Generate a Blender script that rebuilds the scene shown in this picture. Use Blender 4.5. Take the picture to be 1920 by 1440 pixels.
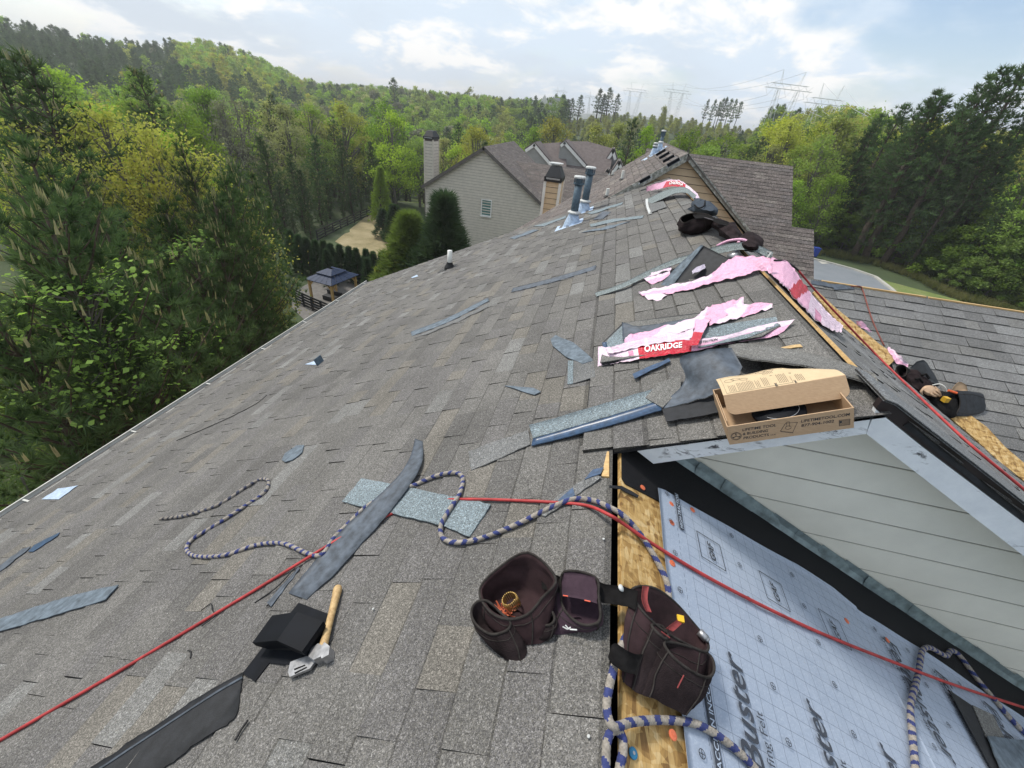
import bpy, math, random
import numpy as np
from mathutils import Vector, Matrix, noise as mnoise

for o in list(bpy.data.objects):
    bpy.data.objects.remove(o)
sc = bpy.context.scene
COL = sc.collection
rnd = random.Random(7)
rs = np.random.RandomState(7)
R = math.radians

# ------------------------------------------------------------------ camera
FPX, YAW, PITCH, ROLL = 790.13, R(8.4638), R(32.9236), R(6.6339)   # pixels at 1920 wide
CAM = np.array([0.0, 0.0, 1.25])
_F = np.array([-math.sin(YAW) * math.cos(PITCH), math.cos(YAW) * math.cos(PITCH), -math.sin(PITCH)])
_r = np.array([math.cos(YAW), math.sin(YAW), 0.0])
_u = np.cross(_r, _F)
_R = math.cos(ROLL) * _r + math.sin(ROLL) * _u
_U = -math.sin(ROLL) * _r + math.cos(ROLL) * _u
cam = bpy.data.cameras.new("camera")
cam.sensor_width = 36.0
cam.lens = FPX / 1920 * 36.0
cam.clip_start, cam.clip_end = 0.05, 20000
camo = bpy.data.objects.new("camera", cam)
COL.objects.link(camo)
camo.matrix_world = Matrix(((_R[0], _U[0], -_F[0], CAM[0]), (_R[1], _U[1], -_F[1], CAM[1]),
                            (_R[2], _U[2], -_F[2], CAM[2]), (0, 0, 0, 1)))
sc.camera = camo

def ray(px, py):
    return _F + _R * ((px - 960) / FPX) - _U * ((py - 720) / FPX)
def proj(P):
    d = np.asarray(P, float) - CAM
    w = d @ _F
    w = np.where(w > 0.02, w, 0.02)
    return 960 + FPX * (d @ _R) / w, 720 - FPX * (d @ _U) / w
def hit(px, py, n, p0):
    d = ray(px, py)
    n = np.asarray(n, float)
    return CAM + d * (n @ (np.asarray(p0, float) - CAM) / (n @ d))
def at_dist(px, py, dist):                 # point on a sight line at a horizontal distance
    d = ray(px, py)
    return CAM + d * (dist / math.hypot(d[0], d[1]))
def at_y(px, py, y):
    d = ray(px, py)
    return CAM + d * (y / d[1])
def at_z(px, py, z):
    d = ray(px, py)
    return CAM + d * ((z - CAM[2]) / d[2])

# ------------------------------------------------------------------ sky, sun, exposure
SUN_EL, SUN_AZ = R(52), R(-62)             # azimuth from +Y, clockwise
world = bpy.data.worlds.new("World")
sc.world = world
world.use_nodes = True
wt = world.node_tree
wt.nodes.clear()
def wn(t, **kw):
    n = wt.nodes.new(t)
    for k, v in kw.items():
        setattr(n, k, v)
    return n
wl = wt.links.new
sky = wn("ShaderNodeTexSky", sky_type='NISHITA', sun_disc=False)
sky.sun_elevation, sky.sun_rotation = SUN_EL, SUN_AZ
sky.air_density, sky.dust_density, sky.ozone_density = 1.0, 1.5, 1.0
bg_sky = wn("ShaderNodeBackground")
bg_sky.inputs[1].default_value = 0.14
wl(sky.outputs[0], bg_sky.inputs[0])
tc = wn("ShaderNodeTexCoord")
sep = wn("ShaderNodeSeparateXYZ")
wl(tc.outputs['Generated'], sep.inputs[0])
def wmath(op, a, b=None, c=None, clamp=False):
    n = wn("ShaderNodeMath", operation=op, use_clamp=clamp)
    for i, v in enumerate((a, b, c)):
        if v is None:
            continue
        if isinstance(v, (int, float)):
            n.inputs[i].default_value = v
        else:
            wl(v, n.inputs[i])
    return n.outputs[0]
def wramp(val, a, b):
    n = wn("ShaderNodeMapRange", interpolation_type='SMOOTHSTEP')
    wl(val, n.inputs[0])
    n.inputs[1].default_value, n.inputs[2].default_value = a, b
    return n.outputs[0]
zz = wmath('MAXIMUM', sep.outputs[2], 0.0)
zd = wmath('ADD', zz, 0.30)
cx, cy = wmath('DIVIDE', sep.outputs[0], zd), wmath('DIVIDE', sep.outputs[1], zd)
cmb = wn("ShaderNodeCombineXYZ")
wl(cx, cmb.inputs[0]); wl(cy, cmb.inputs[1])
def wnoise(vec, scale, detail, rough, off, dist=0.0):
    m = wn("ShaderNodeMapping")
    m.inputs['Location'].default_value = off
    wl(vec, m.inputs[0])
    n = wn("ShaderNodeTexNoise")
    n.inputs['Scale'].default_value = scale
    n.inputs['Detail'].default_value = detail
    n.inputs['Roughness'].default_value = rough
    n.inputs['Distortion'].default_value = dist
    wl(m.outputs[0], n.inputs['Vector'])
    return n.outputs[0]
SKS, SKO = (1.1, 2.6, 1.0), ((11.4, 15.3, 0), (9.0, 1.2, 0), (7.5, 5.0, 0))
big = wnoise(cmb.outputs[0], SKS[0], 8, 0.52, SKO[0])
cov = wramp(big, 0.35, 0.50)                                                          # cumulus banks
puff = wramp(wnoise(cmb.outputs[0], SKS[1], 10, 0.60, SKO[1], 0.25), 0.46, 0.60)           # bright heads
base = wramp(wnoise(cmb.outputs[0], SKS[2], 6, 0.5, SKO[2]), 0.42, 0.66)             # grey bellies
lowveil = wmath('SUBTRACT', 1.0, wramp(sep.outputs[2], -0.02, 0.20))                  # hazier, whiter low down
amount = wmath('MAXIMUM', cov, wmath('MULTIPLY', lowveil, 0.72))
c1 = wn("ShaderNodeMixRGB"); c1.inputs[1].default_value = (0.63, 0.73, 0.84, 1); c1.inputs[2].default_value = (0.92, 0.91, 0.89, 1)
wl(wmath('MULTIPLY', puff, wmath('ADD', 0.35, wmath('MULTIPLY', cov, 0.65))), c1.inputs[0])
c2 = wn("ShaderNodeMixRGB"); c2.inputs[2].default_value = (0.55, 0.62, 0.70, 1)
wl(wmath('MULTIPLY', base, wmath('SUBTRACT', 0.75, wmath('MULTIPLY', puff, 0.75))), c2.inputs[0]); wl(c1.outputs[0], c2.inputs[1])
bg_cl = wn("ShaderNodeBackground")
bg_cl.inputs[1].default_value = 1.0
wl(c2.outputs[0], bg_cl.inputs[0])
mx = wn("ShaderNodeMixShader")
wl(amount, mx.inputs[0]); wl(bg_sky.outputs[0], mx.inputs[1]); wl(bg_cl.outputs[0], mx.inputs[2])
wo = wn("ShaderNodeOutputWorld")
wl(mx.outputs[0], wo.inputs[0])

sun = bpy.data.lights.new("sun", 'SUN')
sun.energy, sun.angle, sun.color = 2.9, R(10), (1.0, 0.95, 0.86)
suno = bpy.data.objects.new("sun", sun)
COL.objects.link(suno)
suno.rotation_euler = (math.pi / 2 - SUN_EL, 0, math.pi - SUN_AZ)
suno.location = (-20, 10, 60)

vs = sc.view_settings
sc.display_settings.display_device = 'sRGB'
vs.view_transform = 'Standard'
vs.look = 'None'
vs.exposure, vs.gamma = 0.3, 1.0
vs.use_curve_mapping = False
sc.cycles.max_bounces = 6
sc.cycles.diffuse_bounces = 3
sc.cycles.transparent_max_bounces = 8
sc.cycles.use_denoising = True
sc.cycles.volume_bounces = 0

# ------------------------------------------------------------------ object helpers
WORLD_LOC = {}
def tag(o, label=None, cat=None, group=None, kind=None):
    if label: o['label'] = label
    if cat: o['category'] = cat
    if group: o['group'] = group
    if kind: o['kind'] = kind
    return o
def thing(name, label, cat, loc=(0, 0, 0), group=None):
    o = bpy.data.objects.new(name, None)
    o.empty_display_size = 0.1
    COL.objects.link(o)
    o.location = loc
    WORLD_LOC[o] = np.array(loc, float)
    return tag(o, label, cat, group)

class MB:
    """collects faces in world coordinates; build() links them as ONE mesh object"""
    def __init__(self):
        self.v, self.f, self.c, self.m = [], [], [], []
        self.col, self.mi = (1, 1, 1), 0
    def add(self, verts, faces, col=None):
        b = len(self.v)
        self.v.extend([tuple(map(float, p)) for p in verts])
        for f in faces:
            self.f.append(tuple(b + i for i in f))
            self.c.append(col or self.col)
            self.m.append(self.mi)
        return b
    def poly(self, *p, col=None):
        self.add(p, [tuple(range(len(p)))], col)
    def prism(self, lo, hi, col=None):           # two matching polygons
        n = len(lo)
        fs = [tuple(range(n - 1, -1, -1)), tuple(range(n, 2 * n))]
        fs += [(i, (i + 1) % n, n + (i + 1) % n, n + i) for i in range(n)]
        self.add(list(lo) + list(hi), fs, col)
    def box(self, c, sx, sy, sz, ax=None, col=None):
        c = np.asarray(c, float)
        X, Y, Z = ax if ax is not None else np.eye(3)
        X, Y, Z = [np.asarray(a, float) / np.linalg.norm(a) for a in (X, Y, Z)]
        lo = [c + X * a * sx / 2 + Y * b * sy / 2 - Z * sz / 2 for a, b in ((-1, -1), (1, -1), (1, 1), (-1, 1))]
        self.prism(lo, [p + Z * sz for p in lo], col)
    def bar(self, a, b, w, h=None, up=(0, 0, 1), col=None):
        a, b = np.asarray(a, float), np.asarray(b, float)
        d = b - a; L = np.linalg.norm(d); d = d / L
        up = np.asarray(up, float)
        if abs(d @ up) > 0.97: up = np.array([1.0, 0, 0])
        s = np.cross(d, up); s /= np.linalg.norm(s); u = np.cross(s, d)
        self.box((a + b) / 2, L, w, h or w, (d, s, u), col)
    def tube(self, path, rad, n=8, caps=True, colf=None):
        path = [np.asarray(p, float) for p in path]
        m = len(path)
        rad = rad if isinstance(rad, (list, tuple, np.ndarray)) else [rad] * m
        t0 = path[1] - path[0]
        ref = np.array([0, 0, 1.0]) if abs(t0[2]) < 0.9 * np.linalg.norm(t0) else np.array([1.0, 0, 0])
        V = []
        for i, p in enumerate(path):
            t = path[min(i + 1, m - 1)] - path[max(i - 1, 0)]
            t = t / (np.linalg.norm(t) + 1e-12)
            s = np.cross(t, ref); s /= np.linalg.norm(s) + 1e-12
            ref = np.cross(s, t)
            for k in range(n):
                a = 2 * math.pi * k / n
                V.append(p + rad[i] * (math.cos(a) * s + math.sin(a) * ref))
        b = len(self.v)
        self.v.extend([tuple(p) for p in V])
        for i in range(m - 1):
            for k in range(n):
                k2 = (k + 1) % n
                self.f.append((b + i * n + k, b + i * n + k2, b + (i + 1) * n + k2, b + (i + 1) * n + k))
                self.c.append(colf(i, k) if colf else self.col); self.m.append(self.mi)
        if caps:
            for ring in (range(n - 1, -1, -1), range((m - 1) * n, m * n)):
                self.f.append(tuple(b + i for i in ring)); self.c.append(self.col); self.m.append(self.mi)
    def grid(self, P, th=0.0, nrm=None, colf=None, close=False):
        """P[i][j] points; with th a closed sheet of that thickness along nrm (below P)"""
        P = np.asarray(P, float)
        a, b_ = P.shape[:2]
        b = len(self.v)
        self.v.extend([tuple(p) for p in P.reshape(-1, 3)])
        def q(i, j, o=0): return b + o + i * b_ + (j % b_ if close else j)
        jn = b_ if close else b_ - 1
        for i in range(a - 1):
            for j in range(jn):
                self.f.append((q(i, j), q(i + 1, j), q(i + 1, j + 1), q(i, j + 1)))
                self.c.append(colf(i, j) if colf else self.col); self.m.append(self.mi)
        if th:
            if nrm is None:
                du = np.gradient(P, axis=0); dv = np.gradient(P, axis=1)
                N = np.cross(du, dv); N /= np.linalg.norm(N, axis=2, keepdims=True) + 1e-9
                # orient upward on average so the second skin is beneath
                if N[..., 2].mean() < 0: N = -N
            else:
                N = np.broadcast_to(np.asarray(nrm, float), P.shape)
            Q = P - N * th
            o = a * b_
            self.v.extend([tuple(p) for p in Q.reshape(-1, 3)])
            for i in range(a - 1):
                for j in range(jn):
                    self.f.append((q(i, j, o), q(i, j + 1, o), q(i + 1, j + 1, o), q(i + 1, j, o)))
                    self.c.append(self.under if hasattr(self, 'under') else (colf(i, j) if colf else self.col)); self.m.append(self.mi)
            rim = [(i, 0) for i in range(a)] + [(a - 1, j) for j in range(1, b_)] + [(i, b_ - 1) for i in range(a - 2, -1, -1)] + [(0, j) for j in range(b_ - 2, 0, -1)]
            if not close:
                for (i, j), (k, l) in zip(rim, rim[1:] + rim[:1]):
                    self.f.append((q(i, j), q(k, l), q(k, l, o), q(i, j, o)))
                    self.c.append(self.under if hasattr(self, 'under') else self.col); self.m.append(self.mi)
    def lathe(self, c, prof, n=16, ax=(0, 0, 1)):
        """prof: (radius, height) pairs round the axis ax through c"""
        c = np.asarray(c, float); Z = np.asarray(ax, float); Z /= np.linalg.norm(Z)
        X = np.cross(Z, [0.31, 0.95, 0.1]); X /= np.linalg.norm(X); Y = np.cross(Z, X)
        P = [[c + Z * h + r * (math.cos(2 * math.pi * k / n) * X + math.sin(2 * math.pi * k / n) * Y) for k in range(n)] for r, h in prof]
        self.grid(P, close=True)
        b = len(self.v) - len(prof) * n
        self.f.append(tuple(b + k for k in range(n))); self.c.append(self.col); self.m.append(self.mi)
        self.f.append(tuple(b + (len(prof) - 1) * n + k for k in range(n))); self.c.append(self.col); self.m.append(self.mi)
    def build(self, name, mats, parent=None, smooth=False, tone=False, shift=None):
        me = bpy.data.meshes.new(name)
        sh = WORLD_LOC.get(parent, np.zeros(3)) if shift is None else np.asarray(shift, float)
        V = np.asarray(self.v, float) - sh
        me.from_pydata(V.tolist(), [], self.f)
        if not isinstance(mats, (list, tuple)): mats = [mats]
        for m in mats: me.materials.append(m)
        if len(mats) > 1: me.polygons.foreach_set('material_index', self.m)
        if tone:
            ca = me.color_attributes.new('tone', 'FLOAT_COLOR', 'CORNER')
            arr = np.ones((len(me.loops), 4), np.float32)
            ln = np.fromiter((len(f) for f in self.f), int)
            arr[:, :3] = np.repeat(np.asarray(self.c, np.float32)[:, :3], ln, axis=0)
            ca.data.foreach_set('color', arr.ravel())
        if smooth: me.polygons.foreach_set('use_smooth', [True] * len(me.polygons))
        me.update()
        o = bpy.data.objects.new(name, me)
        COL.objects.link(o)
        if parent is not None:
            o.parent = parent
            WORLD_LOC[o] = sh
        else:
            o.location = sh
            WORLD_LOC[o] = sh
        return o

def mesh_np(name, V, F, mats, mi=None, smooth=False):
    """fast mesh from numpy: F is an (n,3) or (n,4) array"""
    me = bpy.data.meshes.new(name)
    n, k = F.shape
    me.vertices.add(len(V)); me.loops.add(n * k); me.polygons.add(n)
    me.vertices.foreach_set('co', np.ascontiguousarray(V, np.float32).ravel())
    me.loops.foreach_set('vertex_index', np.ascontiguousarray(F, np.int32).ravel())
    me.polygons.foreach_set('loop_start', np.arange(0, n * k, k, dtype=np.int32))
    if not isinstance(mats, (list, tuple)): mats = [mats]
    for m in mats: me.materials.append(m)
    if mi is not None: me.polygons.foreach_set('material_index', np.ascontiguousarray(mi, np.int32))
    if smooth: me.polygons.foreach_set('use_smooth', np.ones(n, bool))
    me.update(calc_edges=True)
    return me
def link(name, me, parent=None, loc=None):
    o = bpy.data.objects.new(name, me)
    COL.objects.link(o)
    if parent is not None: o.parent = parent
    if loc is not None: o.location = loc
    return o
def smooth_path(pts, n=8):
    """Catmull-Rom through pts"""
    P = [np.asarray(p, float) for p in pts]
    P = [2 * P[0] - P[1]] + P + [2 * P[-1] - P[-2]]
    out = []
    for i in range(1, len(P) - 2):
        for k in range(n):
            t = k / n
            a, b, c, d = P[i - 1], P[i], P[i + 1], P[i + 2]
            out.append(0.5 * (2 * b + (c - a) * t + (2 * a - 5 * b + 4 * c - d) * t * t + (3 * b - a - 3 * c + d) * t ** 3))
    out.append(P[-2])
    return out
def unit(v):
    v = np.asarray(v, float)
    return v / np.linalg.norm(v)

# ------------------------------------------------------------------ materials
def new_mat(name):
    m = bpy.data.materials.new(name)
    m.use_nodes = True
    nt = m.node_tree
    return m, nt, nt.nodes['Principled BSDF']
class N:
    """small node helper"""
    def __init__(s, nt): s.nt = nt
    def new(s, t, **kw):
        n = s.nt.nodes.new(t)
        for k, v in kw.items(): setattr(n, k, v)
        return n
    def put(s, sock, v):
        if isinstance(v, bpy.types.NodeSocket): s.nt.links.new(v, sock)
        else: sock.default_value = v
    def math(s, op, a, b=0.0, clamp=False):
        n = s.new('ShaderNodeMath', operation=op, use_clamp=clamp)
        s.put(n.inputs[0], a); s.put(n.inputs[1], b)
        return n.outputs[0]
    def pos(s): return s.new('ShaderNodeNewGeometry').outputs['Position']
    def obj(s): return s.new('ShaderNodeTexCoord').outputs['Object']
    def map(s, v, scale=(1, 1, 1), rot=(0, 0, 0), loc=(0, 0, 0)):
        n = s.new('ShaderNodeMapping')
        s.put(n.inputs[0], v)
        n.inputs['Scale'].default_value = scale; n.inputs['Rotation'].default_value = rot; n.inputs['Location'].default_value = loc
        return n.outputs[0]
    def noise(s, v, scale, detail=3, rough=0.5, dist=0.0):
        n = s.new('ShaderNodeTexNoise')
        s.put(n.inputs['Vector'], v)
        n.inputs['Scale'].default_value = scale; n.inputs['Detail'].default_value = detail
        n.inputs['Roughness'].default_value = rough; n.inputs['Distortion'].default_value = dist
        return n.outputs[0]
    def voro(s, v, scale, out='Color', feature='F1', rand=1.0):
        n = s.new('ShaderNodeTexVoronoi', feature=feature)
        s.put(n.inputs['Vector'], v); n.inputs['Scale'].default_value = scale
        n.inputs['Randomness'].default_value = rand
        return n.outputs[out]
    def ramp(s, f, stops):
        n = s.new('ShaderNodeValToRGB')
        s.put(n.inputs[0], f)
        e = n.color_ramp.elements
        while len(e) < len(stops): e.new(0.5)
        for el, (p, c) in zip(e, stops):
            el.position = p
            el.color = (*c, 1) if isinstance(c, (tuple, list)) else (c, c, c, 1)
        return n.outputs[0]
    def mix(s, f, a, b, mode='MIX'):
        n = s.new('ShaderNodeMixRGB', blend_type=mode)
        s.put(n.inputs[0], f)
        for i, c in ((1, a), (2, b)):
            if isinstance(c, tuple): c = (*c, 1) if len(c) == 3 else c
            elif isinstance(c, (int, float)): c = (c, c, c, 1)
            s.put(n.inputs[i], c)
        return n.outputs[0]
    def bump(s, h, strength=0.3, dist=0.01):
        n = s.new('ShaderNodeBump')
        n.inputs['Strength'].default_value = strength; n.inputs['Distance'].default_value = dist
        s.put(n.inputs['Height'], h)
        return n.outputs[0]
def simple(name, col, rough=0.6, metal=0.0, var=0.12, scale=14.0, bump=0.0, spec=0.4, bscale=None):
    """a colour with mottling (grain, dust, wear)"""
    m, nt, p = new_mat(name); n = N(nt)
    v = n.obj()
    f = n.noise(v, scale, 5, 0.6)
    lo = tuple(c * (1 - var) for c in col); hi = tuple(min(1, c * (1 + var)) for c in col)
    n.put(p.inputs['Base Color'], n.ramp(f, [(0.3, lo), (0.7, hi)]))
    p.inputs['Roughness'].default_value = rough; p.inputs['Metallic'].default_value = metal
    p.inputs['Specular IOR Level'].default_value = spec
    if bump: n.put(p.inputs['Normal'], n.bump(n.noise(v, bscale or scale * 6, 4, 0.6), bump, 0.004))
    return m
def toned(name, rough=0.7, var=0.1, scale=30.0, bump=0.0, spec=0.3, metal=0.0, bscale=None):
    """colour comes from the mesh attribute 'tone' (one colour per piece), mottled"""
    m, nt, p = new_mat(name); n = N(nt)
    a = n.new('ShaderNodeAttribute', attribute_name='tone').outputs['Color']
    f = n.ramp(n.noise(n.obj(), scale, 5, 0.65), [(0.3, 1 - var), (0.7, 1 + var)])
    n.put(p.inputs['Base Color'], n.mix(1.0, a, f, 'MULTIPLY'))
    p.inputs['Roughness'].default_value = rough; p.inputs['Metallic'].default_value = metal
    p.inputs['Specular IOR Level'].default_value = spec
    if bump: n.put(p.inputs['Normal'], n.bump(n.noise(n.obj(), bscale or scale * 3, 4, 0.6), bump, 0.005))
    return m
def granule_mat(name, amp=0.52, scale=400.0, use_attr=True, col=(0.13, 0.13, 0.12), stain=0.18, spec=0.25):
    """mineral granules on asphalt: fine salt-and-pepper, weathering stains"""
    m, nt, p = new_mat(name); n = N(nt)
    P = n.pos()
    base = n.new('ShaderNodeAttribute', attribute_name='tone').outputs['Color'] if use_attr else (*col, 1)
    g = n.voro(P, scale, 'Color')
    gs = n.new('ShaderNodeSeparateColor'); n.put(gs.inputs[0], g)
    g1 = n.ramp(gs.outputs[0], [(0.0, 1 - amp), (0.40, 0.86), (0.78, 1.10), (1.0, 1 + amp * 1.9)])
    gb = n.voro(P, scale * 0.42, 'Color')
    gbs = n.new('ShaderNodeSeparateColor'); n.put(gbs.inputs[0], gb)
    g2 = n.ramp(gbs.outputs[1], [(0.0, 0.70), (0.45, 0.92), (0.8, 1.08), (1.0, 1.42)])
    st = n.ramp(n.noise(P, 2.3, 5, 0.62), [(0.3, 1 - stain), (0.7, 1 + stain)])
    c = n.mix(1.0, base, g1, 'MULTIPLY')
    c = n.mix(1.0, c, g2, 'MULTIPLY'); c = n.mix(1.0, c, st, 'MULTIPLY')
    warm = n.mix(n.ramp(gs.outputs[1], [(0.6, 0.0), (0.95, 0.35)]), c, (0.25, 0.235, 0.195))
    n.put(p.inputs['Base Color'], warm)
    p.inputs['Roughness'].default_value = 0.88
    p.inputs['Specular IOR Level'].default_value = spec
    n.put(p.inputs['Normal'], n.bump(gs.outputs[0], 0.35, 0.0015))
    return m
M = {}
M['granule'] = granule_mat('shingle_granules')
M['granule_blue'] = granule_mat('fresh_blue_granules', amp=0.6, use_attr=False, col=(0.19, 0.235, 0.26), stain=0.1)
M['backing'] = simple('asphalt_backing', (0.065, 0.080, 0.102), 0.62, var=0.5, scale=22, bump=0.3, spec=0.5)
M['backing_dark'] = simple('asphalt_backing_dark', (0.016, 0.017, 0.020), 0.7, var=0.4, scale=30, bump=0.3)
M['backing_pale'] = simple('asphalt_backing_dusty', (0.11, 0.14, 0.17), 0.7, var=0.45, scale=26, bump=0.3)
M['tar_strip'] = simple('adhesive_strip', (0.03, 0.065, 0.13), 0.35, var=0.45, scale=40, spec=0.6)
M['black_plastic'] = simple('black_plastic', (0.005, 0.0062, 0.0095), 0.65, var=0.35, scale=9, spec=0.16)
M['membrane'] = simple('ice_and_water_membrane', (0.007, 0.007, 0.009), 0.8, var=0.3, scale=60, bump=0.5, spec=0.25)
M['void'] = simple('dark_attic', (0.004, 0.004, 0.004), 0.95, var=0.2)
M['nylon'] = simple('black_nylon', (0.026, 0.019, 0.020), 0.95, var=0.5, scale=12, bump=0.9, bscale=300, spec=0.08)
M['worn_binding'] = simple('worn_grey_binding', (0.045, 0.040, 0.037), 0.95, var=0.4, scale=40, bump=0.8, bscale=500, spec=0.08)
M['webbing'] = simple('black_webbing', (0.014, 0.013, 0.013), 0.9, var=0.35, scale=40, bump=0.8, bscale=600, spec=0.1)
M['navy'] = simple('navy_nylon', (0.022, 0.034, 0.052), 0.8, var=0.3, scale=25, bump=0.5, bscale=400)
M['white_paint'] = None
M['red_hose'] = simple('red_air_hose', (0.40, 0.042, 0.042), 0.5, var=0.35, scale=16, spec=0.35)
M['steel'] = simple('worn_steel', (0.42, 0.42, 0.43), 0.42, metal=0.85, var=0.3, scale=40)
M['galv'] = simple('galvanised_flashing', (0.34, 0.42, 0.48), 0.45, metal=0.35, var=0.3, scale=12)
M['pvc'] = simple('white_pvc', (0.72, 0.72, 0.68), 0.4, var=0.06)
M['rubber'] = simple('black_rubber', (0.012, 0.012, 0.013), 0.6, var=0.3)
M['flue'] = simple('painted_blue_grey_flue', (0.085, 0.125, 0.16), 0.5, metal=0.2, var=0.35, scale=18)
M['chalk'] = simple('weathered_cap', (0.52, 0.53, 0.52), 0.6, var=0.25, scale=30)
M['lead'] = simple('pale_blue_boot', (0.42, 0.52, 0.66), 0.5, var=0.3, scale=25)
M['wood'] = None
M['toned'] = toned('assorted_paint')
M['print'] = simple('black_print', (0.03, 0.032, 0.037), 0.7, var=0.1)
M['print_grey'] = simple('grey_print', (0.045, 0.052, 0.068), 0.7, var=0.15)
M['print_white'] = simple('white_print', (0.8, 0.78, 0.78), 0.6, var=0.05)
M['orange_cap'] = simple('orange_cap_nail', (0.62, 0.15, 0.07), 0.5, var=0.15)
M['blue_cap'] = simple('blue_cap_nail', (0.02, 0.16, 0.30), 0.45, var=0.15)

def osb_mat():
    m, nt, p = new_mat('oriented_strand_board'); n = N(nt)
    v = n.pos()
    w = n.mix(0.18, v, n.new('ShaderNodeTexNoise').outputs['Color'])
    a = n.voro(n.map(v, (55, 16, 40), (0, 0, 0.5)), 1.0)
    b = n.voro(n.map(v, (18, 60, 44), (0, 0, 0.2), (3, 1, 5)), 1.0)
    sa = n.new('ShaderNodeSeparateColor'); n.put(sa.inputs[0], a)
    sb = n.new('ShaderNodeSeparateColor'); n.put(sb.inputs[0], b)
    f = n.math('ADD', n.math('MULTIPLY', sa.outputs[0], 0.55), n.math('MULTIPLY', sb.outputs[1], 0.45))
    c = n.ramp(f, [(0.1, (0.20, 0.105, 0.03)), (0.35, (0.40, 0.24, 0.075)), (0.6, (0.52, 0.34, 0.13)), (0.9, (0.62, 0.45, 0.22))])
    grain = n.ramp(n.noise(n.map(v, (160, 30, 100), (0, 0, 0.5)), 1.0, 4, 0.7), [(0.3, 0.72), (0.7, 1.15)])
    c = n.mix(1.0, c, grain, 'MULTIPLY')
    dirt = n.ramp(n.noise(v, 7, 5, 0.65), [(0.55, 0.0), (0.75, 0.5)])
    c = n.mix(dirt, c, (0.16, 0.10, 0.04))
    n.put(p.inputs['Base Color'], c)
    p.inputs['Roughness'].default_value = 0.75
    n.put(p.inputs['Normal'], n.bump(f, 0.5, 0.003))
    return m
M['osb'] = osb_mat()
def wood_mat(name, lo, hi, sc_=(6, 90, 90)):
    m, nt, p = new_mat(name); n = N(nt)
    f = n.noise(n.map(n.obj(), sc_), 1.0, 6, 0.65, 0.4)
    n.put(p.inputs['Base Color'], n.ramp(f, [(0.3, lo), (0.7, hi)]))
    p.inputs['Roughness'].default_value = 0.6
    n.put(p.inputs['Normal'], n.bump(f, 0.25, 0.002))
    return m
M['wood'] = wood_mat('sawn_pine', (0.42, 0.25, 0.09), (0.66, 0.45, 0.20))
M['handle_wood'] = wood_mat('hammer_handle_wood', (0.34, 0.20, 0.08), (0.62, 0.44, 0.21), (70, 70, 14))

def white_paint():
    m, nt, p = new_mat('peeling_white_paint'); n = N(nt)
    v = n.obj()
    scr = n.noise(n.map(v, (9, 120, 34), (0, 0.5, 0)), 1.0, 5, 0.75, 0.6)
    patch = n.noise(v, 4.5, 4, 0.6)
    f = n.math('MULTIPLY', n.ramp(scr, [(0.53, 0.0), (0.62, 1.0)]), n.ramp(patch, [(0.50, 0.0), (0.60, 1.0)]))
    base = n.ramp(n.noise(v, 18, 5, 0.6), [(0.3, (0.66, 0.69, 0.72)), (0.7, (0.76, 0.79, 0.81))])
    n.put(p.inputs['Base Color'], n.mix(f, base, (0.07, 0.07, 0.075)))
    p.inputs['Roughness'].default_value = 0.5
    return m
M['white_paint'] = white_paint()
M['white_wall'] = simple('cream_white_siding', (0.80, 0.78, 0.68), 0.55, var=0.05, scale=5, spec=0.3)
M['flash_grey'] = simple('step_flashing', (0.20, 0.255, 0.27), 0.45, metal=0.3, var=0.4, scale=16)
M['brown_board'] = simple('dark_brown_drip_board', (0.020, 0.013, 0.013), 0.6, var=0.25, scale=14)

def siding_mat(name, col, var=0.08):
    return simple(name, col, 0.6, var=var, scale=3.0, spec=0.25)
M['siding_grey'] = siding_mat('greige_lap_siding', (0.58, 0.535, 0.46))
M['siding_tan'] = siding_mat('tan_lap_siding', (0.60, 0.455, 0.30))
M['siding_dusk'] = siding_mat('grey_gable_siding', (0.30, 0.30, 0.29))
M['trim'] = siding_mat('off_white_trim', (0.74, 0.73, 0.70), 0.08)
M['trim_dark'] = siding_mat('brown_grey_trim', (0.13, 0.115, 0.105), 0.2)
M['chalky_trim'] = None
def chalky():
    m, nt, p = new_mat('flaking_green_white_trim'); n = N(nt)
    f = n.noise(n.map(n.obj(), (14, 14, 14)), 1.0, 7, 0.75)
    n.put(p.inputs['Base Color'], n.ramp(f, [(0.40, (0.16, 0.16, 0.14)), (0.52, (0.33, 0.33, 0.29)), (0.64, (0.58, 0.58, 0.55))]))
    p.inputs['Roughness'].default_value = 0.8
    return m
M['chalky_trim'] = chalky()
M['far_roof'] = granule_mat('brown_roof_far', amp=0.25, scale=60, stain=0.12)
def glass_mat():
    m, nt, p = new_mat('window_glass'); n = N(nt)
    n.put(p.inputs['Base Color'], n.ramp(n.noise(n.obj(), 1.5, 2), [(0.3, (0.10, 0.20, 0.19)), (0.7, (0.16, 0.28, 0.26))]))
    p.inputs['Roughness'].default_value = 0.06
    p.inputs['Specular IOR Level'].default_value = 0.8
    return m
M['glass'] = glass_mat()
M['charcoal_metal'] = simple('charcoal_metal', (0.045, 0.055, 0.075), 0.4, metal=0.5, var=0.2, scale=3)
M['black_wood'] = simple('black_painted_wood', (0.016, 0.017, 0.020), 0.6, var=0.3, scale=3)

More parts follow.
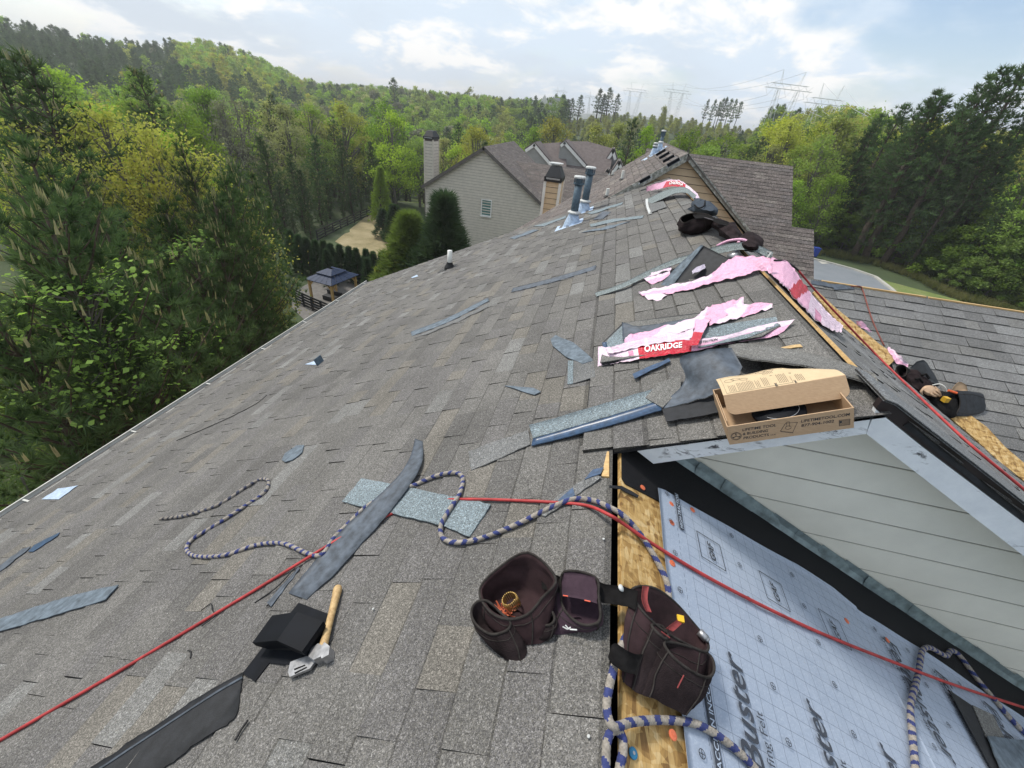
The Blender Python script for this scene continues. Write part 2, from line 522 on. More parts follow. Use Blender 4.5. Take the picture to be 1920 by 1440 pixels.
def cardboard():
    m, nt, p = new_mat('brown_cardboard'); n = N(nt)
    v = n.obj()
    f = n.noise(n.map(v, (30, 220, 220)), 1.0, 3, 0.6)
    c = n.ramp(f, [(0.3, (0.42, 0.285, 0.175)), (0.7, (0.49, 0.34, 0.215))])
    c = n.mix(n.ramp(n.noise(v, 9, 5, 0.6), [(0.55, 0.0), (0.8, 0.3)]), c, (0.30, 0.19, 0.11))
    n.put(p.inputs['Base Color'], c)
    p.inputs['Roughness'].default_value = 0.8
    p.inputs['Specular IOR Level'].default_value = 0.2
    return m
M['cardboard'] = cardboard()
M['cardboard_pale'] = simple('pale_cardboard', (0.60, 0.46, 0.29), 0.8, var=0.08, scale=20, spec=0.2)

def wrap_mat():
    m, nt, p = new_mat('pink_plastic_wrap'); n = N(nt)
    a = n.new('ShaderNodeAttribute', attribute_name='tone').outputs['Color']
    v = n.obj()
    f = n.ramp(n.noise(v, 26, 5, 0.65, 1.2), [(0.3, 0.86), (0.7, 1.08)])
    n.put(p.inputs['Base Color'], n.mix(1.0, a, f, 'MULTIPLY'))
    p.inputs['Roughness'].default_value = 0.24
    p.inputs['Specular IOR Level'].default_value = 0.5
    h = n.math('ADD', n.noise(v, 38, 6, 0.7, 1.6), n.math('MULTIPLY', n.voro(v, 30, 'Distance', 'DISTANCE_TO_EDGE'), 0.8))
    n.put(p.inputs['Normal'], n.bump(h, 0.7, 0.012))
    return m
M['wrap'] = wrap_mat()
M['granule_mid'] = granule_mat('grey_granules', use_attr=False, col=(0.155, 0.158, 0.16))
M['granule_plain'] = granule_mat('weathered_granules', use_attr=False, col=(0.158, 0.156, 0.15))
M['granule_sage'] = granule_mat('sage_granules', use_attr=False, col=(0.20, 0.235, 0.24), stain=0.1)
M['charcoal_nylon'] = simple('charcoal_nylon', (0.030, 0.033, 0.038), 0.8, var=0.3, scale=18, bump=0.5, bscale=400)
# ------------------------------------------------------------------ roof frames
A = R(26.06)
T, CA, SA = math.tan(A), math.cos(A), math.sin(A)
class Frame:
    """a roof plane: a runs along `ax`, b along `ay`, h along the outward normal"""
    def __init__(s, o, ax, ay):
        s.o = np.asarray(o, float); s.ax = unit(ax); s.ay = unit(ay)
        s.n = np.cross(s.ax, s.ay)
        if s.n[2] < 0: s.n = -s.n
    def p(s, a, b, h=0.0): return s.o + s.ax * a + s.ay * b + s.n * h
    def px(s, x, y, h=0.0):                     # sight line -> (a, b) at height h over the plane
        P = hit(x, y, s.n, s.o + s.n * h) - s.o
        return float(P @ s.ax), float(P @ s.ay)
    def at(s, x, y, h=0.0):
        return hit(x, y, s.n, s.o + s.n * h)
    def mat(s):
        return Matrix(((s.ax[0], s.ay[0], s.n[0], s.o[0]), (s.ax[1], s.ay[1], s.n[1], s.o[1]), (s.ax[2], s.ay[2], s.n[2], s.o[2]), (0, 0, 0, 1)))
LP = Frame((0.256, 0, 0), (CA, 0, SA), (0, 1, 0))               # a = up the slope from the low ridge
RP = Frame((0.304, 0, 0), (CA, 0, -SA), (0, 1, 0))              # a = down the slope
TR = 0.53
HR = Frame((1.265, 0, 0.429), (1, 0, -TR), (0, 1, 0))           # far side of the high ridge
WG = Frame((0, 5.9, -0.19), (1, 0, 0), (0, CA, SA))             # wing: b up the slope, ridge at b = 0
S_TOP, S_EAVE, Y_FAR, Y_RAKE, Y_WALL = 1.02, -6.15, 9.4, 1.525, 1.77
EXP = 0.143

def clip(poly, a, b, c):                          # keep a*x + b*y <= c
    out = []
    for i in range(len(poly)):
        p, q = poly[i], poly[(i + 1) % len(poly)]
        dp, dq = a * p[0] + b * p[1] - c, a * q[0] + b * q[1] - c
        if dp <= 0: out.append(p)
        if (dp < 0 < dq) or (dq < 0 < dp):
            t = dp / (dp - dq)
            out.append((p[0] + (q[0] - p[0]) * t, p[1] + (q[1] - p[1]) * t))
    return out

TONES = [((0.1420, 0.1365, 0.1301), 42), ((0.1180, 0.1134, 0.1098), 22), ((0.1608, 0.1489, 0.1317), 10), ((0.1814, 0.1796, 0.1741), 7),
         ((0.1301, 0.1249, 0.1228), 19)]
TONES_FAR = [((0.1472, 0.1235, 0.1159), 45), ((0.1187, 0.1007, 0.0950), 25), ((0.1805, 0.1568, 0.1425), 12), ((0.1330, 0.1159, 0.1121), 18)]
TONES_GREY = [((0.172, 0.172, 0.173), 45), ((0.148, 0.148, 0.149), 25), ((0.212, 0.214, 0.214), 12), ((0.185, 0.183, 0.178), 18)]
def pick(tones):
    k = rnd.uniform(0, sum(w for _, w in tones))
    for c, w in tones:
        k -= w
        if k <= 0: break
    g = rnd.uniform(0.93, 1.07)
    return tuple(x * g for x in c)
def tabs_on(fr, up, a_butts, lo, hi, tones, wmin=0.13, wmax=0.36, tooth=0.005, lift=None, exp=EXP, along='b', band=0.011):
    """shingle tabs of a roof plane as (verts, faces, colour). up: sign of the up-slope direction on the slope axis;
    a_butts: butt positions on the slope axis; lo/hi: extent of a course (functions of the slope position)"""
    out = []
    P = (lambda s, l, h: fr.p(s, l, h)) if along == 'b' else (lambda s, l, h: fr.p(l, s, h))
    for a in a_butts:
        l0, l1 = lo(a + up * exp / 2), hi(a + up * exp / 2)
        if l1 - l0 < 0.05: continue
        y = l0 - rnd.uniform(0, wmax)
        hi_tab, last = rnd.random() < 0.5, pick(tones)
        while y < l1:
            w = rnd.uniform(wmin, wmax)
            ya, yb = max(y, l0), min(y + w, l1)
            y += w
            hi_tab = not hi_tab
            if yb - ya < 0.02: continue
            col = pick(tones) if rnd.random() < 0.75 else last
            last = col
            ex = lift(a, (ya + yb) / 2) if lift else 0.0
            hb = (0.006 + (tooth if hi_tab else 0)) + ex + rnd.uniform(-.0008, .0014)
            ab = a + rnd.uniform(-.003, .003)
            at_ = a + up * (exp + 0.012)
            j = [rnd.uniform(-.003, .003) for _ in range(4)]
            g = 0.0004 if hi_tab else -0.0006
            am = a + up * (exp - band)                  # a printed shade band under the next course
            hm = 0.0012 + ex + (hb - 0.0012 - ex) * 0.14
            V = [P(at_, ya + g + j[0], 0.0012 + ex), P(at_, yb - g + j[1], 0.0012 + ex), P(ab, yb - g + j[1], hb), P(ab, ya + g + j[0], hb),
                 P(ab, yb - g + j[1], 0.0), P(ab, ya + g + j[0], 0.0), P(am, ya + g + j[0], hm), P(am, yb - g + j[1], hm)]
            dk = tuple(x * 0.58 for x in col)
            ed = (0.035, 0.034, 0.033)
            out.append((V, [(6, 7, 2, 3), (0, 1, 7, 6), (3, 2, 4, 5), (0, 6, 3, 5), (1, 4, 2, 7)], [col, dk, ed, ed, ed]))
    return out

# ------------------------------------------------------------------ the house we stand on
house = thing('townhouse', 'large grey shingled townhouse roof in the foreground, mid repair with its ridges cut open', 'house', (0.3, 1.5, 0))
def deck(fr, ab, name='roof_slope', th=0.02, mat=None, h=-0.001, parent=None):
    m = MB()
    m.prism([fr.p(a, b, h - th) for a, b in ab], [fr.p(a, b, h) for a, b in ab])
    return m.build(name, mat or M['osb'], parent or house)
left_deck = deck(LP, [(S_EAVE, -1.6), (0, -1.6), (0, Y_FAR), (S_EAVE, Y_FAR)], mat=M['backing_dark'])
upper_deck = deck(LP, [(0.0, Y_RAKE), (S_TOP, Y_RAKE), (S_TOP, Y_FAR), (0.0, Y_FAR)], mat=M['backing_dark'])
low_deck = deck(RP, [(0.0, -1.6), (3.6, -1.6), (3.6, Y_WALL), (0.0, Y_WALL)])
def valley_x(b):                                   # on the wing, at slope position b, x of the valley
    z = WG.o[2] + SA * b
    return HR.o[0] + (HR.o[2] - z) / TR
hr_deck = deck(HR, [(0, Y_RAKE), (6.0, Y_RAKE), (6.0, 4.0), (0, Y_FAR)], h=-0.003, mat=M['backing_dark'])
WB0 = -5.4
wing_deck = deck(WG, [(valley_x(0), 0), (valley_x(WB0), WB0), (10.2, WB0), (10.2, 0)], h=-0.003, mat=M['backing_dark'])
WB = Frame((0, 5.9, -0.19), (1, 0, 0), (0, -CA, SA))            # the wing's far slope
wing_back = deck(WB, [(1.9, 0.0), (10.2, 0.0), (10.2, -3.4), (1.9, -3.4)], h=-0.004, mat=M['backing_dark'])

allt = []
def butts(a_top, a_bot):
    n = int((a_top - a_bot) / EXP)
    return [a_top - (k + 1) * EXP for k in range(n + 1)]
low_shift = 0.0
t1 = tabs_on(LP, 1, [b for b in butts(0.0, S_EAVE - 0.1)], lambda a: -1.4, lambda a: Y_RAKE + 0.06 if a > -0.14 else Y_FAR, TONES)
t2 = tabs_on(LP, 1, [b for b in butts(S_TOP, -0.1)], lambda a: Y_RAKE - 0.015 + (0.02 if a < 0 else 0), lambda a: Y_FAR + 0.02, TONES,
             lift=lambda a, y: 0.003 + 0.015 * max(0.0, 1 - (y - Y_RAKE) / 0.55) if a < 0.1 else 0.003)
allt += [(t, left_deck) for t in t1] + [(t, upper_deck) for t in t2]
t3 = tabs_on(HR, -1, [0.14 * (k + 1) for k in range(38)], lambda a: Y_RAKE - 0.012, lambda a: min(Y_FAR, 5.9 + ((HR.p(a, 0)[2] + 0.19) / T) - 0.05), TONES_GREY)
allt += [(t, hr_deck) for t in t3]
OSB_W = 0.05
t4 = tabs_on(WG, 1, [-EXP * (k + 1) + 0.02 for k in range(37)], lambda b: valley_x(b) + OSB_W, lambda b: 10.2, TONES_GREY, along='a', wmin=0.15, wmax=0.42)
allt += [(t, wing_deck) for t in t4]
def tab_size(V):
    c = np.array(V[:4])
    x, y = proj(c)
    if (c - CAM) @ _F < [0.2] * 4 if False else ((c - CAM) @ _F).min() < 0.25: return 0
    if x.max() < 0 or x.min() > 1920 or y.max() < 0 or y.min() > 1440: return 0
    x, y = np.clip(x, 0, 1920), np.clip(y, 0, 1440)
    return abs(0.5 * np.sum(x * np.roll(y, -1) - y * np.roll(x, -1)))
sz = sorted(range(len(allt)), key=lambda i: -tab_size(allt[i][0][0]))
single = set(sz[:290])
rest = {}
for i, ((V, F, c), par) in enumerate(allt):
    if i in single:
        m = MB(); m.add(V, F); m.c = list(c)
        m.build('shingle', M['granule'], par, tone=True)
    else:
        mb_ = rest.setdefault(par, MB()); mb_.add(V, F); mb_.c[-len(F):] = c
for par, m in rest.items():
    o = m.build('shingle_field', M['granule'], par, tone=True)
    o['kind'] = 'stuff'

# walls under the roofs (mostly out of sight)
m = MB()
Y0, Y1 = 1.80, 9.3
prof = [(-4.9, -16), (-4.9, -2.75), (1.2, 0.22), (3.2, -0.85), (5.6, -2.1), (5.6, -16)]
m.prism([(x, Y0, z) for x, z in prof], [(x, Y1, z) for x, z in prof])
prof = [(-4.9, -16), (-4.9, -2.75), (0.20, -0.26), (0.36, -0.26), (3.3, -1.7), (3.3, -16)]
m.prism([(x, -1.2, z) for x, z in prof], [(x, Y0 - 0.004, z) for x, z in prof])
m.prism([(x, y, z) for x, y, z in [(3.0, 1.6, -16), (9.9, 1.6, -16), (9.9, 1.6, -2.6), (3.0, 1.6, -2.6)]], [(x, y, z) for x, y, z in [(3.0, 8.6, -16), (9.9, 8.6, -16), (9.9, 8.6, -2.6), (3.0, 8.6, -2.6)]])
m.build('wall', M['siding_tan'], house)
# near-black panels painting the attic's darkness under the open ridge slots, and what crosses them
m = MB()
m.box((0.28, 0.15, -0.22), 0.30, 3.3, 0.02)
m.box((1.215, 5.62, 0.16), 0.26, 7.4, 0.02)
m.build('attic_dark_panel', M['void'], house)
m = MB()
for y in (0.845, 0.36):
    m.box((0.278, y, -0.032), 0.08, 0.038, 0.04)
m.build('rafter_end', M['wood'], house)
m = MB()                                        # ragged sheathing edges of both slots
for k in range(26):
    y = 1.78 + k * 0.29
    w, w2 = rnd.uniform(0.006, 0.022), rnd.uniform(0.006, 0.022)
    m.prism([HR.p(-0.003 - w, y, -0.012), HR.p(0.004, y, -0.012), HR.p(0.004, y + 0.288, -0.012), HR.p(-0.003 - w2, y + 0.288, -0.012)],
            [HR.p(-0.003 - w, y, 0.004), HR.p(0.004, y, 0.004), HR.p(0.004, y + 0.288, 0.004), HR.p(-0.003 - w2, y + 0.288, 0.004)])
m.build('ridge_board', M['wood'], house)
m = MB()
q = [LP.px(*p) for p in ((1139, 850), (1143, 850), (1143, 897), (1129, 896))]
m.prism([LP.p(a, b, -0.01) for a, b in q], [LP.p(a, b, 0.011) for a, b in q])
m.build('wood_splinter', M['wood'], house)

# gable wall over the low ridge: lapped boards, one part each
M['joint_grey'] = simple('shaded_joint', (0.36, 0.35, 0.31), 0.8, var=0.2)
zl = [at_y(*p, Y_WALL)[2] for p in ((1342.5, 862), (1413, 927), (1510.4, 995), (1610, 1064))]
step = abs(zl[3] - zl[0]) / 3
z0 = max(zl)
for k in range(-5, 9):
    zb, zt = z0 - k * step, z0 - (k - 1) * step
    poly = [(0.2, zb), (4.0, zb), (4.0, zt - 0.008), (0.2, zt - 0.008)]
    poly = clip(poly, -T, -1, -T * 0.304 - 0.012)            # above the low right slope
    poly = clip(poly, TR, 1, 0.40 + TR * 1.245)              # under the high right slope
    poly = clip(poly, -T, 1, -T * 0.256 - 0.03)              # under the left slope
    if len(poly) < 3: continue
    m = MB()
    m.prism([(x, Y_WALL + 0.0002, z) for x, z in poly], [(x, Y_WALL - 0.003, z) for x, z in poly])
    m.build('siding_board', M['white_wall'], house)
m = MB()
bk = clip(clip(clip([(0.2, -1.6), (4.0, -1.6), (4.0, 0.5), (0.2, 0.5)], -T, -1, -T * 0.304 - 0.012), TR, 1, 0.40 + TR * 1.245), -T, 1, -T * 0.256 - 0.03)
m.prism([(x, Y_WALL + 0.012, z) for x, z in bk], [(x, Y_WALL + 0.0012, z) for x, z in bk])
m.build('wall_backing', M['joint_grey'], house)
# rake boards
def strip_y(name, lo, hi, y0, y1, mat):
    m = MB()
    pl = lo + hi[::-1]
    m.prism([(x, y1, z) for x, z in pl], [(x, y0, z) for x, z in pl])
    return m.build(name, mat, house)
F2 = lambda p: tuple(at_y(*p, Y_RAKE)[[0, 2]])
lo_l = [F2((1225, 869.5)), F2((1400, 845)), F2((1624, 813.5))]
hi_l = [F2((1195, 846)), F2((1400, 809)), F2((1642, 768))]
pk = F2((1642, 768))
strip_y('rake_board', lo_l, [(x, min(z, (x - 0.256) * T - 0.006)) for x, z in hi_l], Y_RAKE, Y_RAKE + 0.022, M['white_paint'])
lo_r = [F2((1624.5, 813.5)), F2((1920, 1043)), F2((2120, 1206))]
hi_r = [F2((1642.5, 768)), F2((1732, 840)), F2((1920, 981)), F2((2160, 1170))]
strip_y('rake_board', lo_r, hi_r, Y_RAKE, Y_RAKE + 0.022, M['white_paint'])
hi_d = [F2((1655, 752)), F2((1676, 760)), F2((1857, 898)), F2((2160, 1135))]
strip_y('drip_board', [(x, z + 0.003) for x, z in hi_r], hi_d, Y_RAKE + 0.004, Y_RAKE + 0.03, M['brown_board'])
# the ends of the shingle courses over that board (thin ragged layers)
m = MB()
for k in range(3):
    dz = 0.001 + k * 0.0045
    jit = [rnd.uniform(-.002, .002) for _ in hi_d]
    lo = [(x, z + dz + j) for (x, z), j in zip(hi_d, jit)]
    hi = [(x, z + dz + 0.0035 + j) for (x, z), j in zip(hi_d, jit)]
    m.col = (0.03, 0.03, 0.032) if k == 1 else (0.16, 0.168, 0.176)
    yy = Y_RAKE - 0.004 - 0.004 * (k % 3)
    m.prism([(x, 1.75, z) for x, z in lo + hi[::-1]], [(x, yy, z) for x, z in lo + hi[::-1]])
m.build('shingle_edge', M['granule'], house, tone=True)
m = MB()                                        # soffits
for a, b in zip([(lo_l[0][0], lo_l[0][1]), (lo_r[0][0], lo_r[0][1])], [lo_l[2], lo_r[2]]):
    m.prism([(a[0], Y_RAKE + 0.024, a[1] + 0.052), (b[0], Y_RAKE + 0.024, b[1] + 0.052), (b[0], Y_WALL - 0.014, b[1] + 0.052), (a[0], Y_WALL - 0.014, a[1] + 0.052)],
            [(a[0], Y_RAKE + 0.024, a[1] + 0.062), (b[0], Y_RAKE + 0.024, b[1] + 0.062), (b[0], Y_WALL - 0.014, b[1] + 0.062), (a[0], Y_WALL - 0.014, a[1] + 0.062)])
m.build('soffit', M['white_wall'], house)
# step flashing where the low slope meets that wall: one part per piece
for k in range(17):
    u0 = 0.30 + k * 0.168
    u1 = u0 + 0.20
    up = 0.062 + rnd.uniform(-.006, .006)
    y = Y_WALL - 0.015 - 0.002 * (k % 3)
    P0, P1 = RP.p(u0, 0, 0.004), RP.p(u1, 0, 0.004)
    sk = rnd.uniform(0.01, 0.03)
    m = MB()
    bend = rnd.uniform(0.003, 0.014)
    lo = [(P0[0], y - 0.02, P0[2]), (P1[0] + sk, y - 0.02, P1[2] - sk * T)]
    mid = [(P0[0], y - bend, P0[2] + up * 0.45), (P1[0] + sk, y - bend, P1[2] + up * 0.45 - sk * T)]
    hi = [(P0[0] + 0.01, y, P0[2] + up), (P1[0], y, P1[2] + up)]
    m.grid([lo, mid, hi], th=0.0012, nrm=(0, -1, 0))
    m.build('step_flashing', M['flash_grey'], house)
# gutter along the eave
m = MB()
e = [LP.p(S_EAVE, y)[:3] for y in (-1.6, Y_FAR)]
prof = [(-0.005, -0.018), (-0.012, -0.10), (-0.09, -0.10), (-0.125, -0.03), (-0.125, 0.002), (-0.112, 0.002), (-0.112, -0.025), (-0.085, -0.09), (-0.02, -0.09), (-0.013, -0.018)]
lo = [(e[0][0] + x, -1.6, e[0][2] + z) for x, z in prof]
hi = [(e[0][0] + x, Y_FAR, e[0][2] + z) for x, z in prof]
n_ = len(prof)
m.add(lo + hi, [(i, (i + 1) % n_, n_ + (i + 1) % n_, n_ + i) for i in range(n_)] )
M['gutter'] = simple('aged_white_gutter', (0.48, 0.48, 0.45), 0.5, var=0.15, scale=4)
g = m.build('gutter', M['gutter'], house)
for k in range(9):
    y = -0.4 + k * 1.2
    m = MB(); m.box((e[0][0] - 0.06, y, e[0][2] - 0.012), 0.10, 0.02, 0.006)
    m.build('gutter_hanger', M['gutter'], g)
m = MB()
m.box((e[0][0] + 0.012, (Y_FAR - 1.6) / 2, e[0][2] + 0.002), 0.04, Y_FAR + 1.6, 0.006)
m.build('drip_edge', M['gutter'], house)
# bare sheathing along the valley of the wing (two lengths) and along the wing's ridge
def osb_strip(p_in, p_out, fr, h0=0.004, h1=0.022):
    lo = [fr.px(*p, h1) for p in p_in + p_out[::-1]]
    m = MB()
    m.prism([fr.p(a, b, h0 - 0.02) for a, b in lo], [fr.p(a, b, h1) for a, b in lo])
    return m.build('bare_sheathing', M['osb'], house)
osb_strip([(1524, 548), (1560, 590), (1600, 638), (1640, 668), (1664, 688)], [(1530, 543), (1568, 578), (1610, 612), (1650, 646), (1685, 668)], WG)
osb_strip([(1775, 778), (1820, 815), (1870, 862), (1925, 905), (1990, 962)], [(1812, 773), (1850, 800), (1885, 838), (1925, 872), (1995, 935)], WG)
m = MB()
for x0, x1, hh in ((2.9, 4.1, 0.014), (4.13, 6.9, 0.012), (6.92, 10.2, 0.015)):
    m.box((x0 / 2 + x1 / 2, 5.91, -0.19 + hh / 2), x1 - x0, 0.03, hh + 0.01)
m.build('ridge_board', M['wood'], house)
m = MB()
pts = [WG.px(*p) for p in ((1520, 527), (1545, 529), (1552, 533), (1580, 535), (1600, 540), (1600, 543), (1563, 545), (1561, 541), (1520, 534))]
m.prism([WG.p(a, min(b, -0.004), 0.011) for a, b in pts], [WG.p(a, min(b, -0.004), 0.016) for a, b in pts])
m.build('torn_felt', M['backing'], house)

# ------------------------------------------------------------------ low slope: bare deck, black membrane, printed felt
mem = MB()
pm = [RP.px(*p) for p in ((1158, 893), (1230, 938))]
pl = [(0.003, Y_WALL - 0.004), (0.003, pm[0][1]), (0.02, pm[0][1] - 0.02), (pm[1][0], pm[1][1]), (0.5, 1.40), (3.4, 1.36), (3.4, Y_WALL - 0.004)]
mem.prism([RP.p(a, b, 0.0005) for a, b in pl], [RP.p(a, b, 0.004) for a, b in pl])
mem.build('membrane', M['membrane'], house)

def felt_mat():
    m, nt, p = new_mat('printed_roofing_felt'); n = N(nt)
    v = n.obj()
    sx = n.new('ShaderNodeSeparateXYZ'); n.put(sx.inputs[0], v)
    wob = n.math('MULTIPLY', n.math('SUBTRACT', n.noise(v, 3.5, 2), 0.5), 0.010)
    def lines(c, period, half, off=0.0):
        f = n.math('FRACT', n.math('DIVIDE', n.math('ADD', n.math('ADD', c, wob), 10 * period + off), period))
        d = n.math('ABSOLUTE', n.math('SUBTRACT', f, 0.5))
        return n.math('LESS_THAN', n.math('SUBTRACT', 0.5, d), half / period)
    gx = lines(sx.outputs[0], 0.0533, 0.0008, -0.3207)
    gy = lines(sx.outputs[1], 0.0507, 0.0008, -0.9590)
    ingrid = n.math('GREATER_THAN', sx.outputs[0], 0.316)
    grid = n.math('MULTIPLY', n.math('MAXIMUM', gx, gy), ingrid)
    dash = n.math('MULTIPLY', n.math('LESS_THAN', n.math('ABSOLUTE', n.math('SUBTRACT', sx.outputs[0], 0.275)), 0.0011),
                  n.math('GREATER_THAN', n.math('FRACT', n.math('MULTIPLY', sx.outputs[1], 34.0)), 0.4))
    ink = n.math('MAXIMUM', grid, dash)
    base = n.ramp(n.noise(v, 2.6, 5, 0.6), [(0.3, (0.29, 0.345, 0.44)), (0.7, (0.35, 0.405, 0.50))])
    base = n.mix(n.ramp(n.noise(v, 170, 2, 0.6), [(0.5, 0.0), (0.72, 0.30)]), base, (0.56, 0.62, 0.70))
    dirt = n.math('MULTIPLY', n.ramp(n.noise(v, 130, 3, 0.8), [(0.60, 0.0), (0.70, 1.0)]), n.ramp(n.noise(v, 4.0, 3), [(0.52, 0.0), (0.66, 0.8)]))
    base = n.mix(dirt, base, (0.22, 0.17, 0.10))
    n.put(p.inputs['Base Color'], n.mix(n.math('MULTIPLY', ink, 0.78), base, (0.09, 0.105, 0.14)))
    p.inputs['Roughness'].default_value = 0.55
    p.inputs['Specular IOR Level'].default_value = 0.35
    h = n.math('ADD', n.noise(n.map(v, (3, 9, 1)), 2.0, 4, 0.55), n.math('MULTIPLY', n.noise(v, 60, 3), 0.12))
    n.put(p.inputs['Normal'], n.bump(h, 0.5, 0.012))
    return m
M['felt'] = felt_mat()
_tcache = {}
def text_geo(s, shear=0.0, offset=0.0, space=1.0):
    """letters as a flat triangulation, unit cap height, origin at the baseline's start"""
    key = (s, shear, offset, space)
    if key in _tcache: return _tcache[key]
    cu = bpy.data.curves.new('text', 'FONT')
    cu.body = s; cu.size = 1.0; cu.shear = shear; cu.offset = offset; cu.space_character = space
    cu.resolution_u = 3
    ob = bpy.data.objects.new('text', cu)
    COL.objects.link(ob)
    dg = bpy.context.evaluated_depsgraph_get()
    me = bpy.data.meshes.new_from_object(ob.evaluated_get(dg))
    V = np.array([tuple(v.co) for v in me.vertices]).reshape(-1, 3)
    F = [tuple(p.vertices) for p in me.polygons]
    bpy.data.objects.remove(ob); bpy.data.curves.remove(cu); bpy.data.meshes.remove(me)
    V = V / 0.72
    _tcache[key] = (V, F, V[:, 0].max())
    return _tcache[key]
def put_text(mb, s, o, xd, yd, cap, width=None, shear=0.0, offset=0.0, space=1.0, col=None):
    """xd: reading direction, yd: towards the letters' tops"""
    V, F, w = text_geo(s, shear, offset, space)
    kx = (width / w) if width else cap
    o, xd, yd = np.asarray(o, float), unit(xd), unit(yd)
    mb.add([o + xd * v[0] * kx + yd * v[1] * cap for v in V], F, col)

def felt_sheet(name, label, outline, holes_h, seed):
    """sheet over the low slope: outline as y-extent per u column"""
    root = thing(name, label, 'roofing felt')
    root.matrix_world = RP.mat()
    us, ylo, yhi = outline
    uu = np.linspace(us[0], us[-1], 60)
    a, b = np.interp(uu, us, ylo), np.interp(uu, us, yhi)
    m = MB()
    P = []
    for i, u in enumerate(uu):
        row = []
        for k in range(70):
            y = a[i] + (b[i] - a[i]) * k / 69
            w = mnoise.noise(Vector((u * 5 + seed, y * 11, 0.3))) * 0.003 + mnoise.noise(Vector((u * 2.2, y * 3.0 + seed, 0))) * 0.0035 + 0.0016 * (1 - abs(mnoise.noise(Vector((u * 9 - y * 5, y * 2.5 + seed, 1.0)))) * 2)
            edge = min(1.0, (b[i] - y) / 0.05)
            lift = 0.004 * max(0, 1 - (b[i] - y) / 0.05) * (0.5 + 0.5 * math.sin(u * 13))
            row.append((u, y, holes_h + 0.0035 + w * edge + lift))
        P.append(row)
    m.grid(P, th=0.0012, nrm=(0, 0, 1))
    m.build('sheet', M['felt'], root, smooth=True, shift=(0, 0, 0))
    return root
felt1 = felt_sheet('roofing_felt', 'pale blue roofing felt printed with a grid, first course beside the bare board', ([0.19, 0.226, 0.582, 1.058, 1.286, 1.31, 1.43], [-1.6] * 7, [1.43, 1.445, 1.475, 1.525, 1.533, 1.53, 1.50]), 0.010, 1.0)
felt2 = felt_sheet('roofing_felt', 'pale blue roofing felt, lower course running under the frayed braided rope', ([1.32, 1.47, 1.9, 2.4, 3.3], [-1.6] * 5, [1.52, 1.49, 1.51, 1.49, 1.5]), 0.004, 5.0)
HZ = 0.0215
def felt_print(root, fn, z, mat, name='lettering'):
    m = MB(); fn(m, z)
    return m.build(name, mat, root, shift=(0, 0, 0))
def p_gaf(m, z):
    for k in range(3):
        u0 = 0.379 + 0.3445 * k
        for (a, b) in (((u0, 1.185), (u0 + .126, 1.187)), ((u0 + .126, 1.187), (u0 + .126, 1.311)), ((u0 + .126, 1.311), (u0, 1.309)), ((u0, 1.309), (u0, 1.185))):
            m.bar((a[0], a[1], z), (b[0], b[1], z), 0.0028, 0.0006)
        put_text(m, 'GAF', (u0 + 0.080, 1.198, z + .0006), (0, 1, 0), (-1, 0, 0), 0.031, 0.092, shear=0.25, offset=0.02)
felt_print(felt1, p_gaf, HZ, M['print'], 'printed_logo')
for k in range(3):
    u0 = 0.464 + 0.3445 * k
    for txt, du, y0, cap, w, sh, off in (('FeltBuster', .004, .365, .080, .480, .22, .008), ('Synthetic Roofing Felt', .05, .33, .030, .375, 0, 0), ('GAF', 0, .2, .05, .12, .25, .02)):
        felt_print(felt1, lambda m, z: put_text(m, txt, (u0 + du, y0, z), (0, 1, 0), (-1, 0, 0), cap, w, shear=sh, offset=off), HZ, M['print_grey'])
for y0, w in ((1.268, 0.19), (0.46, 0.23)):
    felt_print(felt1, lambda m, z: m.box((0.293, y0 + w / 2, z), 0.025, w + 0.01, 0.0006), HZ, M['print_grey'], 'printed_band')
def p_strip2(m, z):
    for y0, s, w in ((1.268, 'HIGH-TRACTION', 0.19), (0.46, 'TRACCIÓN INCO', 0.23)):
        put_text(m, s, (0.3005, y0, z + 0.0012), (0, 1, 0), (-1, 0, 0), 0.0165, w, offset=0.01)
M['felt_knock'] = simple('felt_pale_ink', (0.42, 0.49, 0.6), 0.6, var=0.05)
felt_print(felt1, p_strip2, HZ, M['felt_knock'], 'band_lettering')
def crosses(m, z, u0, us, ys):
    for i, u in enumerate(us):
        for y in ys:
            c = np.array((u, y, z))
            n_ = 12
            ring = [c + 0.0105 * np.array((math.cos(2 * math.pi * k / n_), math.sin(2 * math.pi * k / n_), 0)) for k in range(n_ + 1)]
            for a, b in zip(ring, ring[1:]): m.bar(a, b, 0.0016, 0.0006)
            m.bar(c - (0.0105, 0, 0), c + (0.0105, 0, 0), 0.0016, 0.0006)
            m.bar(c - (0, 0.0105, 0), c + (0, 0.0105, 0), 0.0016, 0.0006)
felt_print(felt1, lambda m, z: crosses(m, z, 0, [0.237, 0.604, 0.968], [0.51, 0.664, 0.815, 0.967, 1.119, 1.271, 1.422]), HZ, M['print'], 'printed_mark')
for k in range(4):
    u0 = 1.548 + 0.3445 * k
    for txt, du, y0, cap, w, sh, off in (('FeltBuster', 0, 1.42, .080, .480, .22, .008), ('Synthetic Roofing Felt', -.03, 1.40, .024, .375, 0, 0)):
        felt_print(felt2, lambda m, z: put_text(m, txt, (u0 + du, y0, z), (0, -1, 0), (1, 0, 0), cap, w, shear=sh, offset=off), HZ - 0.005, M['print_grey'])
felt_print(felt2, lambda m, z: crosses(m, z, 0, [1.50, 1.72, 2.08], [0.62, 0.815, 0.967, 1.119, 1.271, 1.422]), HZ - 0.005, M['print'], 'printed_mark')
